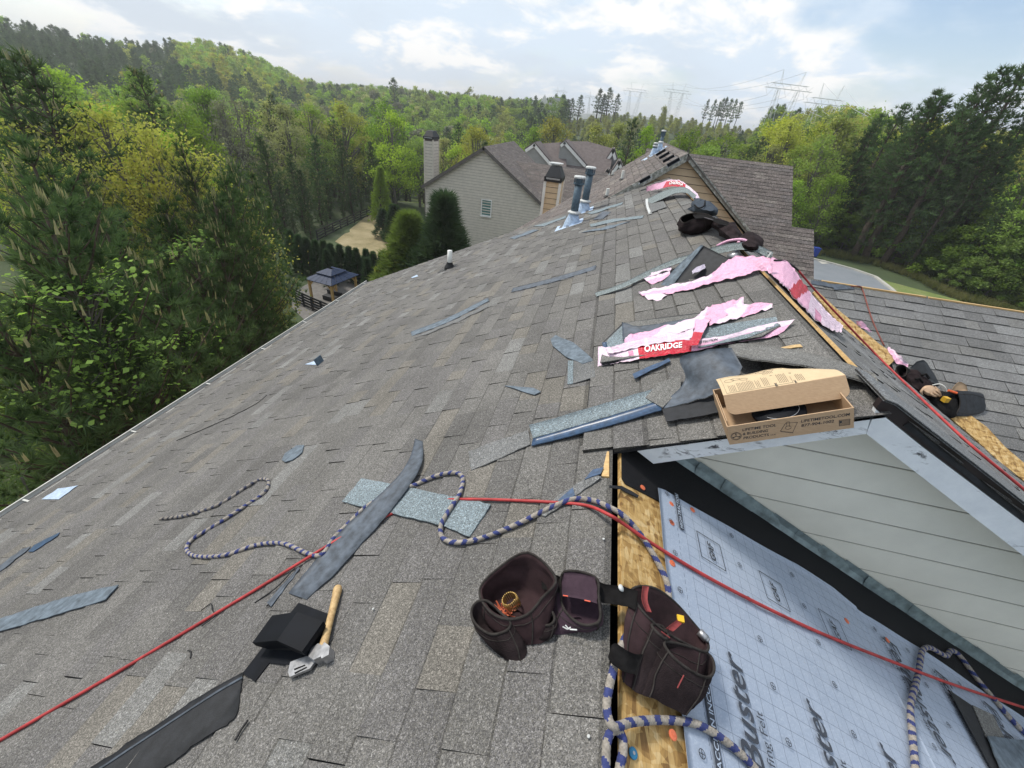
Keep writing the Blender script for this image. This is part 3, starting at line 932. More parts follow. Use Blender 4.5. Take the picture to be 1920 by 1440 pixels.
# cap nails holding felt and membrane
for i, (x, y) in enumerate([(1259, 945), (1299, 956), (1260, 980), (1261, 1056), (1588, 1164), (1208, 912), (1262, 1378 - 0), (1664, 1200), (1880, 1330)]):
    a, b = RP.px(x, y, 0.016)
    hh = 0.0075 if i == 5 else 0.016
    t = thing('cap_nail', ['orange cap nail high on the felt edge beside the membrane', 'orange cap nail by the printed band at the felt top', 'orange cap nail level with the first logo box', 'orange cap nail just under the red hose on the felt',
              'orange cap nail near the end of the first felt course', 'red cap nail on the black membrane corner', 'orange cap nail beside the braided rope near the frame bottom',
              'orange cap nail on the lower felt near the rope bend', 'orange cap nail far down the lower felt'][i], 'cap nail', RP.p(a, b, hh), 'plastic cap nails')
    m = MB(); m.lathe(RP.p(a, b, hh - 0.002), [(0.0125, 0.0), (0.0125, 0.003), (0.009, 0.0042), (0.0001, 0.0045)], 14, RP.n); m.build('cap', M['orange_cap'], t)
    m = MB(); m.lathe(RP.p(a, b, hh + 0.0018), [(0.004, 0.0), (0.004, 0.0016), (0.0001, 0.002)], 8, RP.n); m.build('nail_head', M['orange_cap'], t)
a, b = RP.px(1188, 1412, 0.004)
t = thing('cap_nail', 'blue plastic cap nail in the bare yellow board', 'cap nail', RP.p(a, b, 0.002), 'plastic cap nails')
m = MB(); m.lathe(RP.p(a, b, 0.001), [(0.0125, 0.0), (0.0125, 0.003), (0.009, 0.0042), (0.0001, 0.0045)], 14, RP.n); m.build('cap', M['blue_cap'], t)
m = MB(); m.lathe(RP.p(a, b, 0.005), [(0.004, 0.0), (0.004, 0.0014), (0.0001, 0.0018)], 8, RP.n); m.build('nail_head', M['steel'], t)
# ------------------------------------------------------------------ terrain
def sstep(a, b, x):
    t = np.clip((np.asarray(x, float) - a) / (b - a), 0, 1)
    return t * t * (3 - 2 * t)
SKY_AZ = [-90, -70, -55, -52, -49, -46, -42, -39, -36, -34, -30, -24, -10, -1, 7, 13, 17, 22, 25, 35, 50, 70, 90]
SKY_EL = [1.5, 2.2, 2.1, 1.9, 1.7, 2.0, 2.6, 2.35, 1.25, .5, .55, .8, 1.2, 3.1, 3.3, 3.0, 2.7, 3.4, 3.0, 2.5, 2.0, 1.5, 1.5]
R0_AZ, R0 = [-90, -32, -14, 14, 20, 90], [190, 190, 135, 130, 95, 90]
R1_AZ, R1 = [-90, -32, -16, 12, 22, 90], [420, 420, 330, 310, 240, 240]
def gz(x, y):
    x, y = np.asarray(x, float), np.asarray(y, float)
    r, az = np.hypot(x, y), np.degrees(np.arctan2(x, y))
    base = -14.8 + 4.8 * sstep(-16, 18, x)
    val = np.interp(az, [-80, -40, -20, -5, 8, 18, 30, 60], [-18, -22, -22, -21, -18, -13, -10.5, -10])
    RA, RH = np.interp(az, R0_AZ, R0), np.interp(az, R1_AZ, R1)
    top = 1.25 + RH * np.tan(np.radians(np.interp(az, SKY_AZ, SKY_EL))) - 15.0
    z = base + (val - base) * sstep(78, 130, r)
    z = z + (top - val) * (lambda t_: t_ * t_ * (3 - 2 * t_) * 0.55 + 0.45 * t_)(np.clip((r - RA) / (RH - RA), 0, 1))
    far = -8 + 40 * np.exp(-((r - 2300) / 500.0) ** 2) * (0.6 + 0.4 * np.sin(az * 0.23 + 1.0))
    z = z + (far - top) * (lambda t_: t_ * t_ * (3 - 2 * t_))(np.clip((r - RH - 30) / 480, 0, 1))
    z = np.where(np.abs(az) > 100, base - 4 * sstep(60, 200, r), z)
    return z
def ground_mat():
    m, nt, p = new_mat('woodland_floor'); n = N(nt)
    v = n.pos()
    f = n.noise(v, 0.09, 8, 0.65)
    n.put(p.inputs['Base Color'], n.ramp(f, [(0.3, (0.030, 0.042, 0.018)), (0.55, (0.05, 0.075, 0.025)), (0.75, (0.09, 0.085, 0.05))]))
    p.inputs['Roughness'].default_value = 0.95
    return m
rr = np.concatenate([[0.5], np.linspace(6, 140, 46), np.geomspace(150, 1200, 46), np.geomspace(1300, 9000, 16)])
aa = np.radians(np.linspace(-180, 180, 241))
Rg, Ag = np.meshgrid(rr, aa, indexing='ij')
X, Y = Rg * np.sin(Ag), Rg * np.cos(Ag)
Z = gz(X, Y) + 0.25 * np.sin(X * 0.31) * np.sin(Y * 0.27) * sstep(40, 90, Rg)
V = np.stack([X, Y, Z], -1).reshape(-1, 3)
na = len(aa)
i, j = np.meshgrid(np.arange(len(rr) - 1), np.arange(na - 1), indexing='ij')
Fq = np.stack([i * na + j, (i + 1) * na + j, (i + 1) * na + j + 1, i * na + j + 1], -1).reshape(-1, 4)
g = link('ground', mesh_np('ground', V, Fq[:, ::-1], ground_mat(), smooth=True))
g['kind'] = 'structure'

def sheet_on_ground(name, outline, mat, dz, step=1.2):
    """a sheet following the ground inside a polygon given in (x, y)"""
    P = np.array(outline)
    (x0, y0), (x1, y1) = P.min(0), P.max(0)
    nx, ny = max(2, int((x1 - x0) / step)), max(2, int((y1 - y0) / step))
    xs, ys = np.linspace(x0, x1, nx + 1), np.linspace(y0, y1, ny + 1)
    m = MB()
    for i in range(nx):
        for j in range(ny):
            q = [(xs[i], ys[j]), (xs[i + 1], ys[j]), (xs[i + 1], ys[j + 1]), (xs[i], ys[j + 1])]
            n_ = len(P)
            for k in range(n_):
                a, b = P[k], P[(k + 1) % n_]
                nx_, ny_ = (b[1] - a[1]), -(b[0] - a[0])
                q = clip(q, nx_, ny_, nx_ * a[0] + ny_ * a[1])
                if len(q) < 3: break
            if len(q) >= 3:
                m.add([(x, y, float(gz(x, y)) + dz) for x, y in q], [tuple(range(len(q)))])
    o = m.build(name, mat)
    o['kind'] = 'structure'
    return o
def grass_mat(name, lo, mid, hi):
    m, nt, p = new_mat(name); n = N(nt)
    v = n.pos()
    f = n.math('ADD', n.math('MULTIPLY', n.noise(v, 0.35, 6, 0.65), 0.65), n.math('MULTIPLY', n.noise(v, 9, 4, 0.7), 0.35))
    n.put(p.inputs['Base Color'], n.ramp(f, [(0.35, lo), (0.5, mid), (0.64, hi)]))
    p.inputs['Roughness'].default_value = 0.95
    n.put(p.inputs['Normal'], n.bump(n.noise(v, 22, 3, 0.7), 0.6, 0.08))
    return m
M['lawn'] = grass_mat('mown_lawn', (0.085, 0.125, 0.03), (0.15, 0.20, 0.05), (0.24, 0.23, 0.11))
M['dry_grass'] = grass_mat('dormant_yard', (0.16, 0.14, 0.06), (0.28, 0.23, 0.12), (0.36, 0.30, 0.18))
def asphalt():
    m, nt, p = new_mat('worn_asphalt'); n = N(nt)
    v = n.pos()
    f = n.noise(v, 0.6, 6, 0.6)
    n.put(p.inputs['Base Color'], n.ramp(f, [(0.3, (0.17, 0.19, 0.21)), (0.7, (0.21, 0.225, 0.245))]))
    p.inputs['Roughness'].default_value = 0.7
    return m
M['asphalt'] = asphalt()
M['kerb'] = simple('concrete_kerb', (0.42, 0.41, 0.37), 0.8, var=0.12, scale=2)
ZR = -10.0
gp = lambda px, py, z=ZR: tuple(at_z(px, py, z)[:2])
def ccw(p):
    a = sum(p[i][0] * p[(i + 1) % len(p)][1] - p[(i + 1) % len(p)][0] * p[i][1] for i in range(len(p)))
    return p if a > 0 else p[::-1]
def hull_sheet(name, px_pts, mat, dz, step=1.2, z=ZR):
    return sheet_on_ground(name, ccw([gp(*p, z) for p in px_pts]), mat, dz, step)
sheet_on_ground('lawn', ccw([gp(1500, 462), gp(1560, 478), gp(1700, 520), gp(1830, 572), (60, 30), (60, 5), (16, 5), (14, 60)]), M['lawn'], 0.05, 1.5)
kb = [gp(*p) for p in ((1523, 488), (1560, 497), (1600, 508), (1640, 522), (1670, 545), (1690, 566), (1712, 600))]
for a, b in zip(kb, kb[1:]):                     # the road in short convex lengths, kerb alongside
    pass
road_pts = [(gp(1480, 500)), *kb, (gp(1712, 680)), (gp(1560, 640))]
m = MB()
inner = gp(1590, 640)
for a, b in zip([gp(1490, 478)] + kb, kb + [gp(1730, 660)]):
    tri = [inner, a, b]
    m.add([(x, y, float(gz(x, y)) + 0.11) for x, y in tri], [(0, 1, 2)])
o = m.build('road', M['asphalt']); o['kind'] = 'structure'
kerb = MB()
for a, b in zip(kb, kb[1:]):
    A3, B3 = np.array((*a, ZR + 0.1)), np.array((*b, ZR + 0.1))
    kerb.bar(A3, B3, 0.30, 0.32)
o = kerb.build('kerb', M['kerb']); o['kind'] = 'structure'
hull_sheet('yard', [(628, 452), (690, 402), (735, 392), (770, 400), (760, 470), (700, 490)], M['dry_grass'], 0.06, z=-14.7)
hull_sheet('back_lawn', [(745, 372), (765, 318), (830, 330), (830, 400)], M['lawn'], 0.05, z=-14.9)
hull_sheet('patio', [(530, 560), (600, 520), (690, 530), (680, 600), (590, 620)], simple('patio_gravel', (0.16, 0.15, 0.14), 0.9, var=0.2, scale=3), 0.05, z=-14.8)

# ------------------------------------------------------------------ neighbouring houses
def lap_boards(poly, y, zstep, zb, mat, name, parent, lapp=0.012, horiz=1, gap=0.10):
    """clapboards clipped to a wall polygon (x, z) in the plane y"""
    m = MB()
    z0, z1 = min(p[1] for p in poly), max(p[1] for p in poly)
    k0 = int(math.floor((z0 - zb) / zstep))
    z = zb + k0 * zstep
    while z < z1:
        q = clip(clip(poly, 0, 1, z + zstep * (1 - gap)), 0, -1, -z)
        if len(q) >= 3:
            lo = [(x, y + 0.004, zz_) for x, zz_ in q]
            hi = [(x, y - lapp * max(0.05, (z + zstep - zz_) / zstep), zz_) for x, zz_ in q]
            m.prism(lo, hi)
        z += zstep
    o = m.build(name, mat, parent)
    o['kind'] = 'stuff'
    m = MB()
    m.prism([(x, y + 0.020, z_) for x, z_ in poly], [(x, y + 0.006, z_) for x, z_ in poly])
    m.build('wall_backing', M['trim_dark'], parent)  # dark sheet in the gaps paints the shade under each lap
    return o
def course_roof(name, parent, fr, a_range, along_lo, along_hi, up, tones, along='b', exp=0.145, mat=None, wmin=0.22, wmax=0.5, deckpoly=None):
    d = MB()
    if deckpoly:
        d.prism([fr.p(a, b, -0.12) for a, b in deckpoly], [fr.p(a, b, -0.002) for a, b in deckpoly])
        dk = d.build(name, M['trim_dark'], parent)
    n_ = int(abs(a_range[1] - a_range[0]) / exp)
    bt = [a_range[0] - up * exp * (k + 1) for k in range(n_)]
    m = MB()
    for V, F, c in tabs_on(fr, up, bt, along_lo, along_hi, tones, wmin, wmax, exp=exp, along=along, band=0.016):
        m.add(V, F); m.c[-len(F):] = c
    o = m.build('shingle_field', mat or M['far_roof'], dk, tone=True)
    o['kind'] = 'stuff'
    return dk

# next unit: tan gable, brown roof, big street-facing slope behind
nb = thing('townhouse', 'tan sided townhouse with a peeling gable and brown shingle roof, adjoining beyond the ridge', 'house', (1.4, 10, 0))
YG = 9.44
G = lambda p, y=YG: tuple(at_y(*p, y)[[0, 2]])
peak = G((1289.5, 289))
TN = 0.74
wallp = [G((1196, 330)), G((1287, 299)), G((1399, 437)), G((1530, 600)), (peak[0] + 2.2, -2.6), (peak[0] - 3, -2.6)]
wall_y = YG + 0.12
lap_boards([(peak[0], peak[1] - 0.08), (peak[0] - 3.4, peak[1] - 0.08 - 3.4 * TN), (peak[0] - 3.4, -3), (peak[0] + 4.4, -3), (peak[0] + 4.4, peak[1] - 0.08 - 4.4 * 0.78)], wall_y, 0.125, 0.0, M['siding_tan'], 'siding', nb, 0.02)
xs_ = np.linspace(peak[0], -0.1, 12)
topz = [peak[1] + 0.02 - TN * (peak[0] - x) for x in xs_]
botz = [max(z - 0.15, (x - 0.256) * T) if x < 1.15 else z - 0.15 for x, z in zip(xs_, topz)]
botz = [min(b_, t_ - 0.004) for b_, t_ in zip(botz, topz)]
m = MB()
m.grid([[(x, YG - 0.03, z) for x, z in zip(xs_, topz)], [(x, YG - 0.03, z) for x, z in zip(xs_, botz)]], th=0.03, nrm=(0, -1, 0)); m.build('rake_board', M['chalky_trim'], nb)
m = MB()
pl = [G((1287, 299)), G((1399, 437)), G((1530, 602)), G((1546, 602)), G((1411, 436)), G((1291.5, 288))]
m.prism([(x, YG + 0.03, z) for x, z in pl], [(x, YG, z) for x, z in pl]); m.build('rake_board', M['chalky_trim'], nb)
xr_, zr_ = peak[0], peak[1] + 0.015
NL = Frame((xr_, 0, zr_), (1, 0, TN), (0, 1, 0))
course_roof('roof_slope', nb, NL, (0.0, -7.4), lambda a: YG - 0.03, lambda a: 14.2, 1, TONES_FAR, deckpoly=[(-7.4, YG - 0.02), (0, YG - 0.02), (0, 14.2), (-7.4, 14.2)])
NR = Frame((xr_, 0, zr_), (1, 0, -0.78), (0, 1, 0))
deck(NR, [(0, YG - 0.02), (6.2, YG - 0.02), (6.2, 14.2), (0, 14.2)], mat=M['trim_dark'], parent=nb)
YW = 18.0
zw = at_y(1487, 312, YW)
TW = 0.80
NW = Frame((0, YW, zw[2]), (1, 0, 0), (0, 1, TW))
x_r = zw[0]
b_step = NW.px(1486, 425)[1]
x_r2 = NW.px(1526, 430)[0]
course_roof('roof_slope', nb, NW, (0.0, -9.5), lambda b: 1.2, lambda b: x_r if b > b_step else x_r2, 1, TONES_FAR, along='a', deckpoly=[(1.2, -9.5), (x_r, -9.5), (x_r, 0), (1.2, 0)])
d = MB(); d.prism([NW.p(a, b, -0.12) for a, b in ((x_r + .001, -9.5), (x_r2, -9.5), (x_r2, b_step), (x_r + .001, b_step))], [NW.p(a, b, -0.002) for a, b in ((x_r + .001, -9.5), (x_r2, -9.5), (x_r2, b_step), (x_r + .001, b_step))])
d.build('roof_slope', M['trim_dark'], nb)
NB_ = Frame((0, YW, zw[2]), (1, 0, 0), (0, -1, TW))
deck(NB_, [(1.2, 0), (x_r, 0), (x_r, -8), (1.2, -8)], mat=M['trim_dark'], parent=nb, h=-0.006)
m = MB()
prof = [(-3.9, -16), (-3.9, -3.1), (xr_, zr_ - 0.2), (xr_ + 4.6, -3.0), (xr_ + 4.6, -16)]
m.prism([(x, YG + 0.16, z) for x, z in prof], [(x, 14.0, z) for x, z in prof])
prof = [(13.0, -16), (13.0, -4.3), (YW, zw[2] - 0.25), (23.0, -4.3), (23.0, -16)]
m.prism([(2.0, y, z) for y, z in prof], [(x_r - 0.25, y, z) for y, z in prof])
m.build('wall', M['siding_tan'], nb)
# low vents along its ridge
for k, p in enumerate([(1238.5, 285), (1245, 290.5), (1253, 296.5), (1262, 303)]):
    a, b = NL.px(*p, 0.04)
    t = thing('roof_vent', 'low black slot vent on the brown roof, ' + ['farthest of the row of four', 'second farthest of the row of four', 'second nearest of the row of four', 'nearest of the row of four'][k], 'vent', NL.p(a, b, 0), 'black slot vents on the brown roof')
    m = MB(); m.box(NL.p(a, b, 0.03), 0.22, 0.10, 0.05, (NL.ax, NL.ay, NL.n)); m.build('hood', M['black_plastic'], t)
    m = MB(); m.box(NL.p(a, b, 0.004), 0.26, 0.15, 0.006, (NL.ax, NL.ay, NL.n)); m.build('flange', M['backing'], t)
a, b = NL.px(1209, 336, 0.03)
t = thing('roof_vent', 'single black slot vent lower on the brown roof beside the pink wrapper', 'vent', NL.p(a, b, 0), 'black slot vents on the brown roof')
m = MB(); m.box(NL.p(a, b, 0.03), 0.20, 0.09, 0.05, (NL.ax, NL.ay, NL.n)); m.build('hood', M['black_plastic'], t)
m = MB(); m.box(NL.p(a, b, 0.004), 0.26, 0.15, 0.006, (NL.ax, NL.ay, NL.n)); m.build('flange', M['backing'], t)
for p, lab, h in (((1165.5, 338), 'white stub pipe halfway up the brown roof beside a dark boot', 0.20), ((1148, 330), 'small white stub pipe near the far edge of the brown roof', 0.13), ((1137, 370), 'white stub pipe low on the brown roof just past our shingles', 0.17)):
    a, b = NL.px(*p)
    t = thing('vent_pipe', lab, 'vent pipe', NL.p(a, b, 0), 'white stub pipes')
    m = MB(); m.tube([NL.p(a, b, 0), NL.p(a, b, 0) + (0, 0, h)], 0.035, 10); m.build('pipe', M['pvc'], t)
    m = MB(); m.lathe(NL.p(a, b, 0.0), [(0.07, 0.0), (0.065, 0.01), (0.045, 0.03), (0.038, 0.04)], 12); m.build('boot', M['rubber'], t)
def flue(label, base, h, r, fr, loc_group):
    t = thing('flue_pipe', label, 'flue pipe', base, loc_group)
    b = np.asarray(base, float)
    up = np.array((0, 0, 1.0))
    m = MB(); m.tube([b + up * 0.05, b + up * (h - 0.10)], r, 18); m.build('pipe', M['flue'], t, smooth=True)
    m = MB()
    m.lathe(b, [(r * 2.3, -0.06), (r * 2.2, 0.0), (r * 1.35, 0.15), (r * 1.12, 0.17)], 20)
    X = fr.ax; m.box(b - fr.ax * 0.05 + fr.n * 0.006, 0.5, 0.42, 0.004, (fr.ax, fr.ay, fr.n))
    m.build('boot', M['lead'], t)
    m = MB(); m.lathe(b + up * 0.17, [(r * 1.15, 0.0), (r * 1.7, 0.012), (r * 1.75, 0.03), (r * 1.2, 0.05), (r * 1.05, 0.052)], 20); m.build('storm_collar', M['chalk'], t)
    cap = MB()
    cap.lathe(b + up * (h - 0.13), [(r * 0.98, 0), (r * 1.35, 0.0), (r * 1.4, 0.015), (r * 1.4, 0.022), (r * 0.98, 0.025)], 18)
    for k in range(14):
        a_ = 2 * math.pi * k / 14
        c_ = b + np.array((math.cos(a_), math.sin(a_), 0)) * r * 1.25 + up * (h - 0.075)
        cap.box(c_, 0.012, 0.006, 0.085)
    cap.lathe(b + up * (h - 0.115), [(r * 0.9, 0.0), (r * 0.9, 0.085)], 18)
    cp = cap.build('cap', M['flue'], t)
    m = MB(); m.lathe(b + up * (h - 0.034), [(r * 0.7, 0.0), (r * 1.5, 0.0), (r * 1.52, 0.022), (r * 1.25, 0.034), (r * 0.3, 0.04)], 18); m.build('cap_lid', M['chalk'], cp)
    return t
flue('painted blue grey flue pipe, nearer of the pair standing together', LP.at(1073, 420), 0.77, 0.066, LP, 'flue pipes in pairs')
flue('painted blue grey flue pipe, taller one behind its twin on our roof', LP.at(1093.5, 397), 0.79, 0.066, LP, 'flue pipes in pairs')
for p, lab in (((1235.5, 283), 'small grey flue pipe at the far end of the brown ridge, taller one'), ((1225, 290), 'small grey flue pipe at the far end of the brown ridge, shorter one')):
    a, b = NL.px(*p)
    flue(lab, NL.p(a, b, 0), 0.46 if p[0] > 1230 else 0.27, 0.040, NL, 'flue pipes in pairs')
# white plumbing vent low on our roof
bp = LP.at(843, 503)
t = thing('vent_pipe', 'white plumbing vent pipe in a black boot, low on our grey roof', 'vent pipe', bp)
m = MB(); m.tube([bp, bp + (0, 0, 0.335)], 0.045, 16); m.build('pipe', M['pvc'], t, smooth=True)
m = MB(); m.lathe(bp, [(0.10, -0.04), (0.098, 0.02), (0.062, 0.085), (0.05, 0.12)], 18); m.box(bp + LP.n * 0.008 - LP.ax * 0.04, 0.34, 0.26, 0.004, (LP.ax, LP.ay, LP.n)); m.build('boot', M['rubber'], t)

# chimney of the unit beyond: tan lap siding, black cap
def chimney(label, x0, x1, y0, y1, zb, zt, mat, step, trim, parent=None, cap=1.0):
    t = thing('chimney', label, 'chimney', ((x0 + x1) / 2, (y0 + y1) / 2, zb))
    nb_ = int((zt - zb) / step)
    m = MB()
    for k in range(nb_):
        z = zb + k * step
        lo = [(x0 - .012, y0 - .012, z), (x1 + .012, y0 - .012, z), (x1 + .012, y1 + .012, z), (x0 - .012, y1 + .012, z)]
        zt_ = z + step * 0.90
        hi = [(x0, y0, zt_), (x1, y0, zt_), (x1, y1, zt_), (x0, y1, zt_)]
        m.prism(lo, hi)
    o = m.build('siding', mat, t); o['kind'] = 'stuff'
    m = MB(); m.box(((x0 + x1) / 2, (y0 + y1) / 2, (zb + zt) / 2), x1 - x0 - 0.03, y1 - y0 - 0.03, zt - zb); m.build('core', M['trim_dark'], t)  # dark core shows between courses as painted lap shade
    m = MB()
    for x, y in ((x0, y0), (x1, y0), (x1, y1), (x0, y1)):
        m.box((x, y, (zb + zt) / 2), 0.11, 0.11, zt - zb)
    m.build('corner_trim', trim, t)
    w, dd = x1 - x0, y1 - y0
    cxm, cym = (x0 + x1) / 2, (y0 + y1) / 2
    m = MB()
    def ring(sx, sy, z): return [(cxm - w / 2 * sx, cym - dd / 2 * sy, z), (cxm + w / 2 * sx, cym - dd / 2 * sy, z), (cxm + w / 2 * sx, cym + dd / 2 * sy, z), (cxm - w / 2 * sx, cym + dd / 2 * sy, z)]
    m.prism(ring(1.16, 1.16, zt - 0.02), ring(1.16, 1.16, zt + 0.20 * cap))
    m.prism(ring(1.10, 1.10, zt + 0.20 * cap), ring(0.62, 0.62, zt + 0.66 * cap))
    m.build('cap', M['black_wood'], t)
    m = MB(); m.box((cxm, cym - dd / 2 * 1.17, zt + 0.10), w * 0.9, 0.03, 0.06); m.build('cap_slot', M['steel'], t)
    return t, zt
c0, c1 = at_y(1012, 415, 19.0), at_y(1041, 404, 19.0)
ct = at_y(1021, 338, 19.0)
tt, zt = chimney('tan sided chimney with a black metal cap, in front of the grey house', c0[0] + .02, c1[0] + 0.02, 19.0, 20.1, -6.0, ct[2], M['siding_tan'], 0.215, M['trim'], cap=0.8)
cc = at_y(1041, 312, 19.5)
m = MB(); m.lathe((c0[0] / 2 + c1[0] / 2, 19.55, zt + 0.53), [(0.18, 0), (0.20, 0.05), (0.30, 0.06), (0.30, 0.11), (0.05, 0.13)], 16); m.build('flue_lid', M['chalk'], tt)

# grey house: gable end towards us
gh = thing('house', 'greige lap sided house with a tall plain gable end and small window', 'house', (-10.8, 46, -15))
YH = 40.0
H2 = lambda p: tuple(at_y(*p, YH)[[0, 2]])
pkH = H2((907, 275))
eL, eR = H2((789, 349)), H2((1013, 378))
tL, tR_ = (pkH[1] - eL[1]) / (pkH[0] - eL[0]), (pkH[1] - eR[1]) / (eR[0] - pkH[0])
wl_, wr_ = H2((796, 400))[0], eR[0] + 0.25
wp = [(wl_, -16), (wr_, -16), (wr_, pkH[1] - 0.1 - tR_ * (wr_ - pkH[0])), (pkH[0], pkH[1] - 0.1), (wl_, pkH[1] - 0.1 - tL * (pkH[0] - wl_))]
lap_boards(wp, YH + 0.3, 0.235, -16, M['siding_grey'], 'siding', gh, 0.045)
m = MB()
m.prism([(x, YH + 0.34, z) for x, z in wp], [(x, 53.0, z) for x, z in wp]); m.build('wall', M['siding_grey'], gh)
GL = Frame((pkH[0], 0, pkH[1]), (1, 0, tL), (0, 1, 0))
GR = Frame((pkH[0], 0, pkH[1]), (1, 0, -tR_), (0, 1, 0))
LL, LRr = (pkH[0] - eL[0]) / GL.ax[0], (eR[0] - pkH[0] + 0.35) / GR.ax[0]
y_back = at_z(968, 265, pkH[1])[1]
course_roof('roof_slope', gh, GR, (0.0, LRr), lambda a: YH - 0.02, lambda a: y_back, -1, TONES_FAR, exp=0.17, wmin=0.3, wmax=0.8, deckpoly=[(0, YH), (LRr, YH), (LRr, y_back), (0, y_back)])
deck(GL, [(-LL, YH), (0, YH), (0, y_back), (-LL, y_back)], mat=M['trim_dark'], parent=gh, th=0.12)
for a, b, fr_, L_ in ((0, 0, GL, -LL), (0, 0, GR, LRr)):
    m = MB()
    m.prism([fr_.p(0, YH - 0.05, -0.24), fr_.p(L_, YH - 0.05, -0.24), fr_.p(L_, YH - 0.05, 0.02), fr_.p(0, YH - 0.05, 0.02)],
            [fr_.p(0, YH - 0.004, -0.24), fr_.p(L_, YH - 0.004, -0.24), fr_.p(L_, YH - 0.004, 0.02), fr_.p(0, YH - 0.004, 0.02)])
    m.build('rake_board', M['trim_dark'], gh)
w0, w1 = at_y(903, 373, YH + 0.3), at_y(921, 406, YH + 0.3)
wx, wz = (w0[0] + w1[0]) / 2, (w0[2] + w1[2]) / 2
ww, wh = 0.92, abs(w0[2] - w1[2]) * 0.98
m = MB()
for dx, dz, sx, sz_ in ((-ww / 2, 0, 0.09, wh), (ww / 2, 0, 0.09, wh)):
    m.box((wx + dx, YH + 0.25, wz + dz), sx, 0.09, sz_ + 0.09)
for dz in (-wh / 2, wh / 2): m.box((wx, YH + 0.25, wz + dz), ww - 0.09, 0.088, 0.09)
m.box((wx, YH + 0.262, wz), ww - 0.09, 0.06, 0.055)
wf = m.build('window', M['trim'], gh)
for dz in (-1, 1):
    m = MB(); m.box((wx, YH + 0.275, wz + dz * wh / 4), ww - 0.1, 0.012, wh / 2 - 0.06); m.build('pane', M['glass'], wf)
m = MB(); m.box((wx, YH + 0.21, wz - wh / 2 - 0.08), ww + 0.2, 0.14, 0.05); m.build('sill', M['trim'], wf)
# downpipe at its corner, and the cross roof on its far slope
m = MB(); m.tube([(wl_ - 0.12, YH + 0.25, eL[1]), (wl_ - 0.05, YH + 0.25, eL[1] - 0.4), (wl_ - 0.05, YH + 0.25, -15)], 0.05, 8); m.build('downpipe', M['trim_dark'], gh)
yc = 45.5
cv = at_y(958, 300, yc)
CX = Frame((0, yc, cv[2]), (1, 0, 0), (0, 1, 0.62))
course_roof('roof_slope', gh, CX, (0.0, -5.6), lambda b: cv[0] + (-b) * 0.62, lambda b: cv[0] + 9.5, 1, TONES_FAR, along='a', exp=0.17, wmin=0.3, wmax=0.8, deckpoly=[(cv[0], 0), (cv[0] + 3.4, -5.6), (cv[0] + 9.5, -5.6), (cv[0] + 9.5, 0)])
# its chimney
k0, k1 = at_y(796, 300, 43.5), at_y(812, 300, 43.5)
kt = at_y(800, 260, 43.5)
chimney('greige sided chimney with a dark hip cap, left of the grey gable', k0[0], k1[0], 43.5, 45.0, -12, kt[2], M['siding_grey'], 0.27, M['siding_grey'])

# row of houses farther back: front gables with white rake trim against brown slopes
def front_gable(parent, pxpeak, pxl, pxr, y, back, mat_wall=M['siding_dusk'], zfloor=-14, slope_r=True):
    p, l, r_ = [at_y(*q, y) for q in (pxpeak, pxl, pxr)]
    m = MB()
    wpoly = [(l[0], zfloor), (r_[0], zfloor), (r_[0], r_[2]), (p[0], p[2]), (l[0], l[2])]
    m.prism([(x, y + 0.2, z) for x, z in wpoly], [(x, y + 4, z) for x, z in wpoly]); m.build('wall', mat_wall, parent)
    for q in (l, r_):
        m = MB()
        d = np.array((q[0] - p[0], 0, q[2] - p[2])); L = np.linalg.norm(d); d /= L
        nrm = np.array((-d[2], 0, d[0])); nrm = nrm if nrm[2] > 0 else -nrm
        a0 = np.array((p[0], y, p[2]))
        lo = [a0 - nrm * 0.30, a0 + d * L - nrm * 0.30, a0 + d * L + nrm * 0.02, a0 + nrm * 0.02]
        m.prism([v + (0, 0.05, 0) for v in lo], lo); m.build('rake_board', M['trim'], parent)
        m = MB()
        lo = [a0 + nrm * 0.03 + (0, 0.0, 0), a0 + d * L + nrm * 0.03, a0 + d * L + nrm * 0.03 + (0, back, 0), a0 + nrm * 0.03 + (0, back, 0)]
        m.prism(lo, [v + nrm * 0.12 for v in lo]); m.build('roof_slope', M['far_roof_plain'], parent)
M['far_roof_plain'] = simple('brown_far_shingles', (0.135, 0.112, 0.107), 0.9, var=0.22, scale=3)
def far_slope(parent, pts, y0, t_, name='roof_slope'):
    """a street-facing slope through pixels; first point sets its ridge at depth y0"""
    P0 = at_y(*pts[0], y0)
    fr = Frame(P0, (1, 0, 0), (0, 1, t_))
    ab = [fr.px(*p) for p in pts]
    m = MB(); m.prism([fr.p(a, b, -0.15) for a, b in ab], [fr.p(a, b, 0) for a, b in ab])
    return m.build(name, M['far_roof_plain'], parent)
r1 = thing('house', 'brown roofed house with two white trimmed front gables behind the grey house', 'house', (-5, 58, -14))
far_slope(r1, [(1003, 270), (1062, 266), (1062, 345), (1003, 345)], 60.0, 0.6)
front_gable(r1, (1002, 269), (984, 281), (1038, 312), 56.0, 4.0)
far_slope(r1, [(1058, 264.5), (1102, 265), (1151, 279), (1140, 340), (1058, 345)], 62.0, 0.6)
front_gable(r1, (1059, 265), (1050, 272), (1099, 310), 58.0, 4.0)
r2 = thing('house', 'farthest brown roofed house, its small white trimmed gables showing past the roof edge', 'house', (-1, 62, -14))
front_gable(r2, (1150.5, 279), (1126, 316), (1156, 299), 60.0, 3.0)
front_gable(r2, (1161.5, 302), (1144, 328), (1168, 318), 57.0, 3.0)
front_gable(r2, (1140.5, 318), (1126, 340), (1145, 331), 55.0, 3.0)
lowr = thing('porch_roof', 'low dark brown shingled roof tucked between the tan chimney and the flue pipes', 'roof', (-2.0, 21, -4))
far_slope(lowr, [(1046, 388), (1075, 391), (1080, 440), (1035, 430)], 20.6, 0.3)
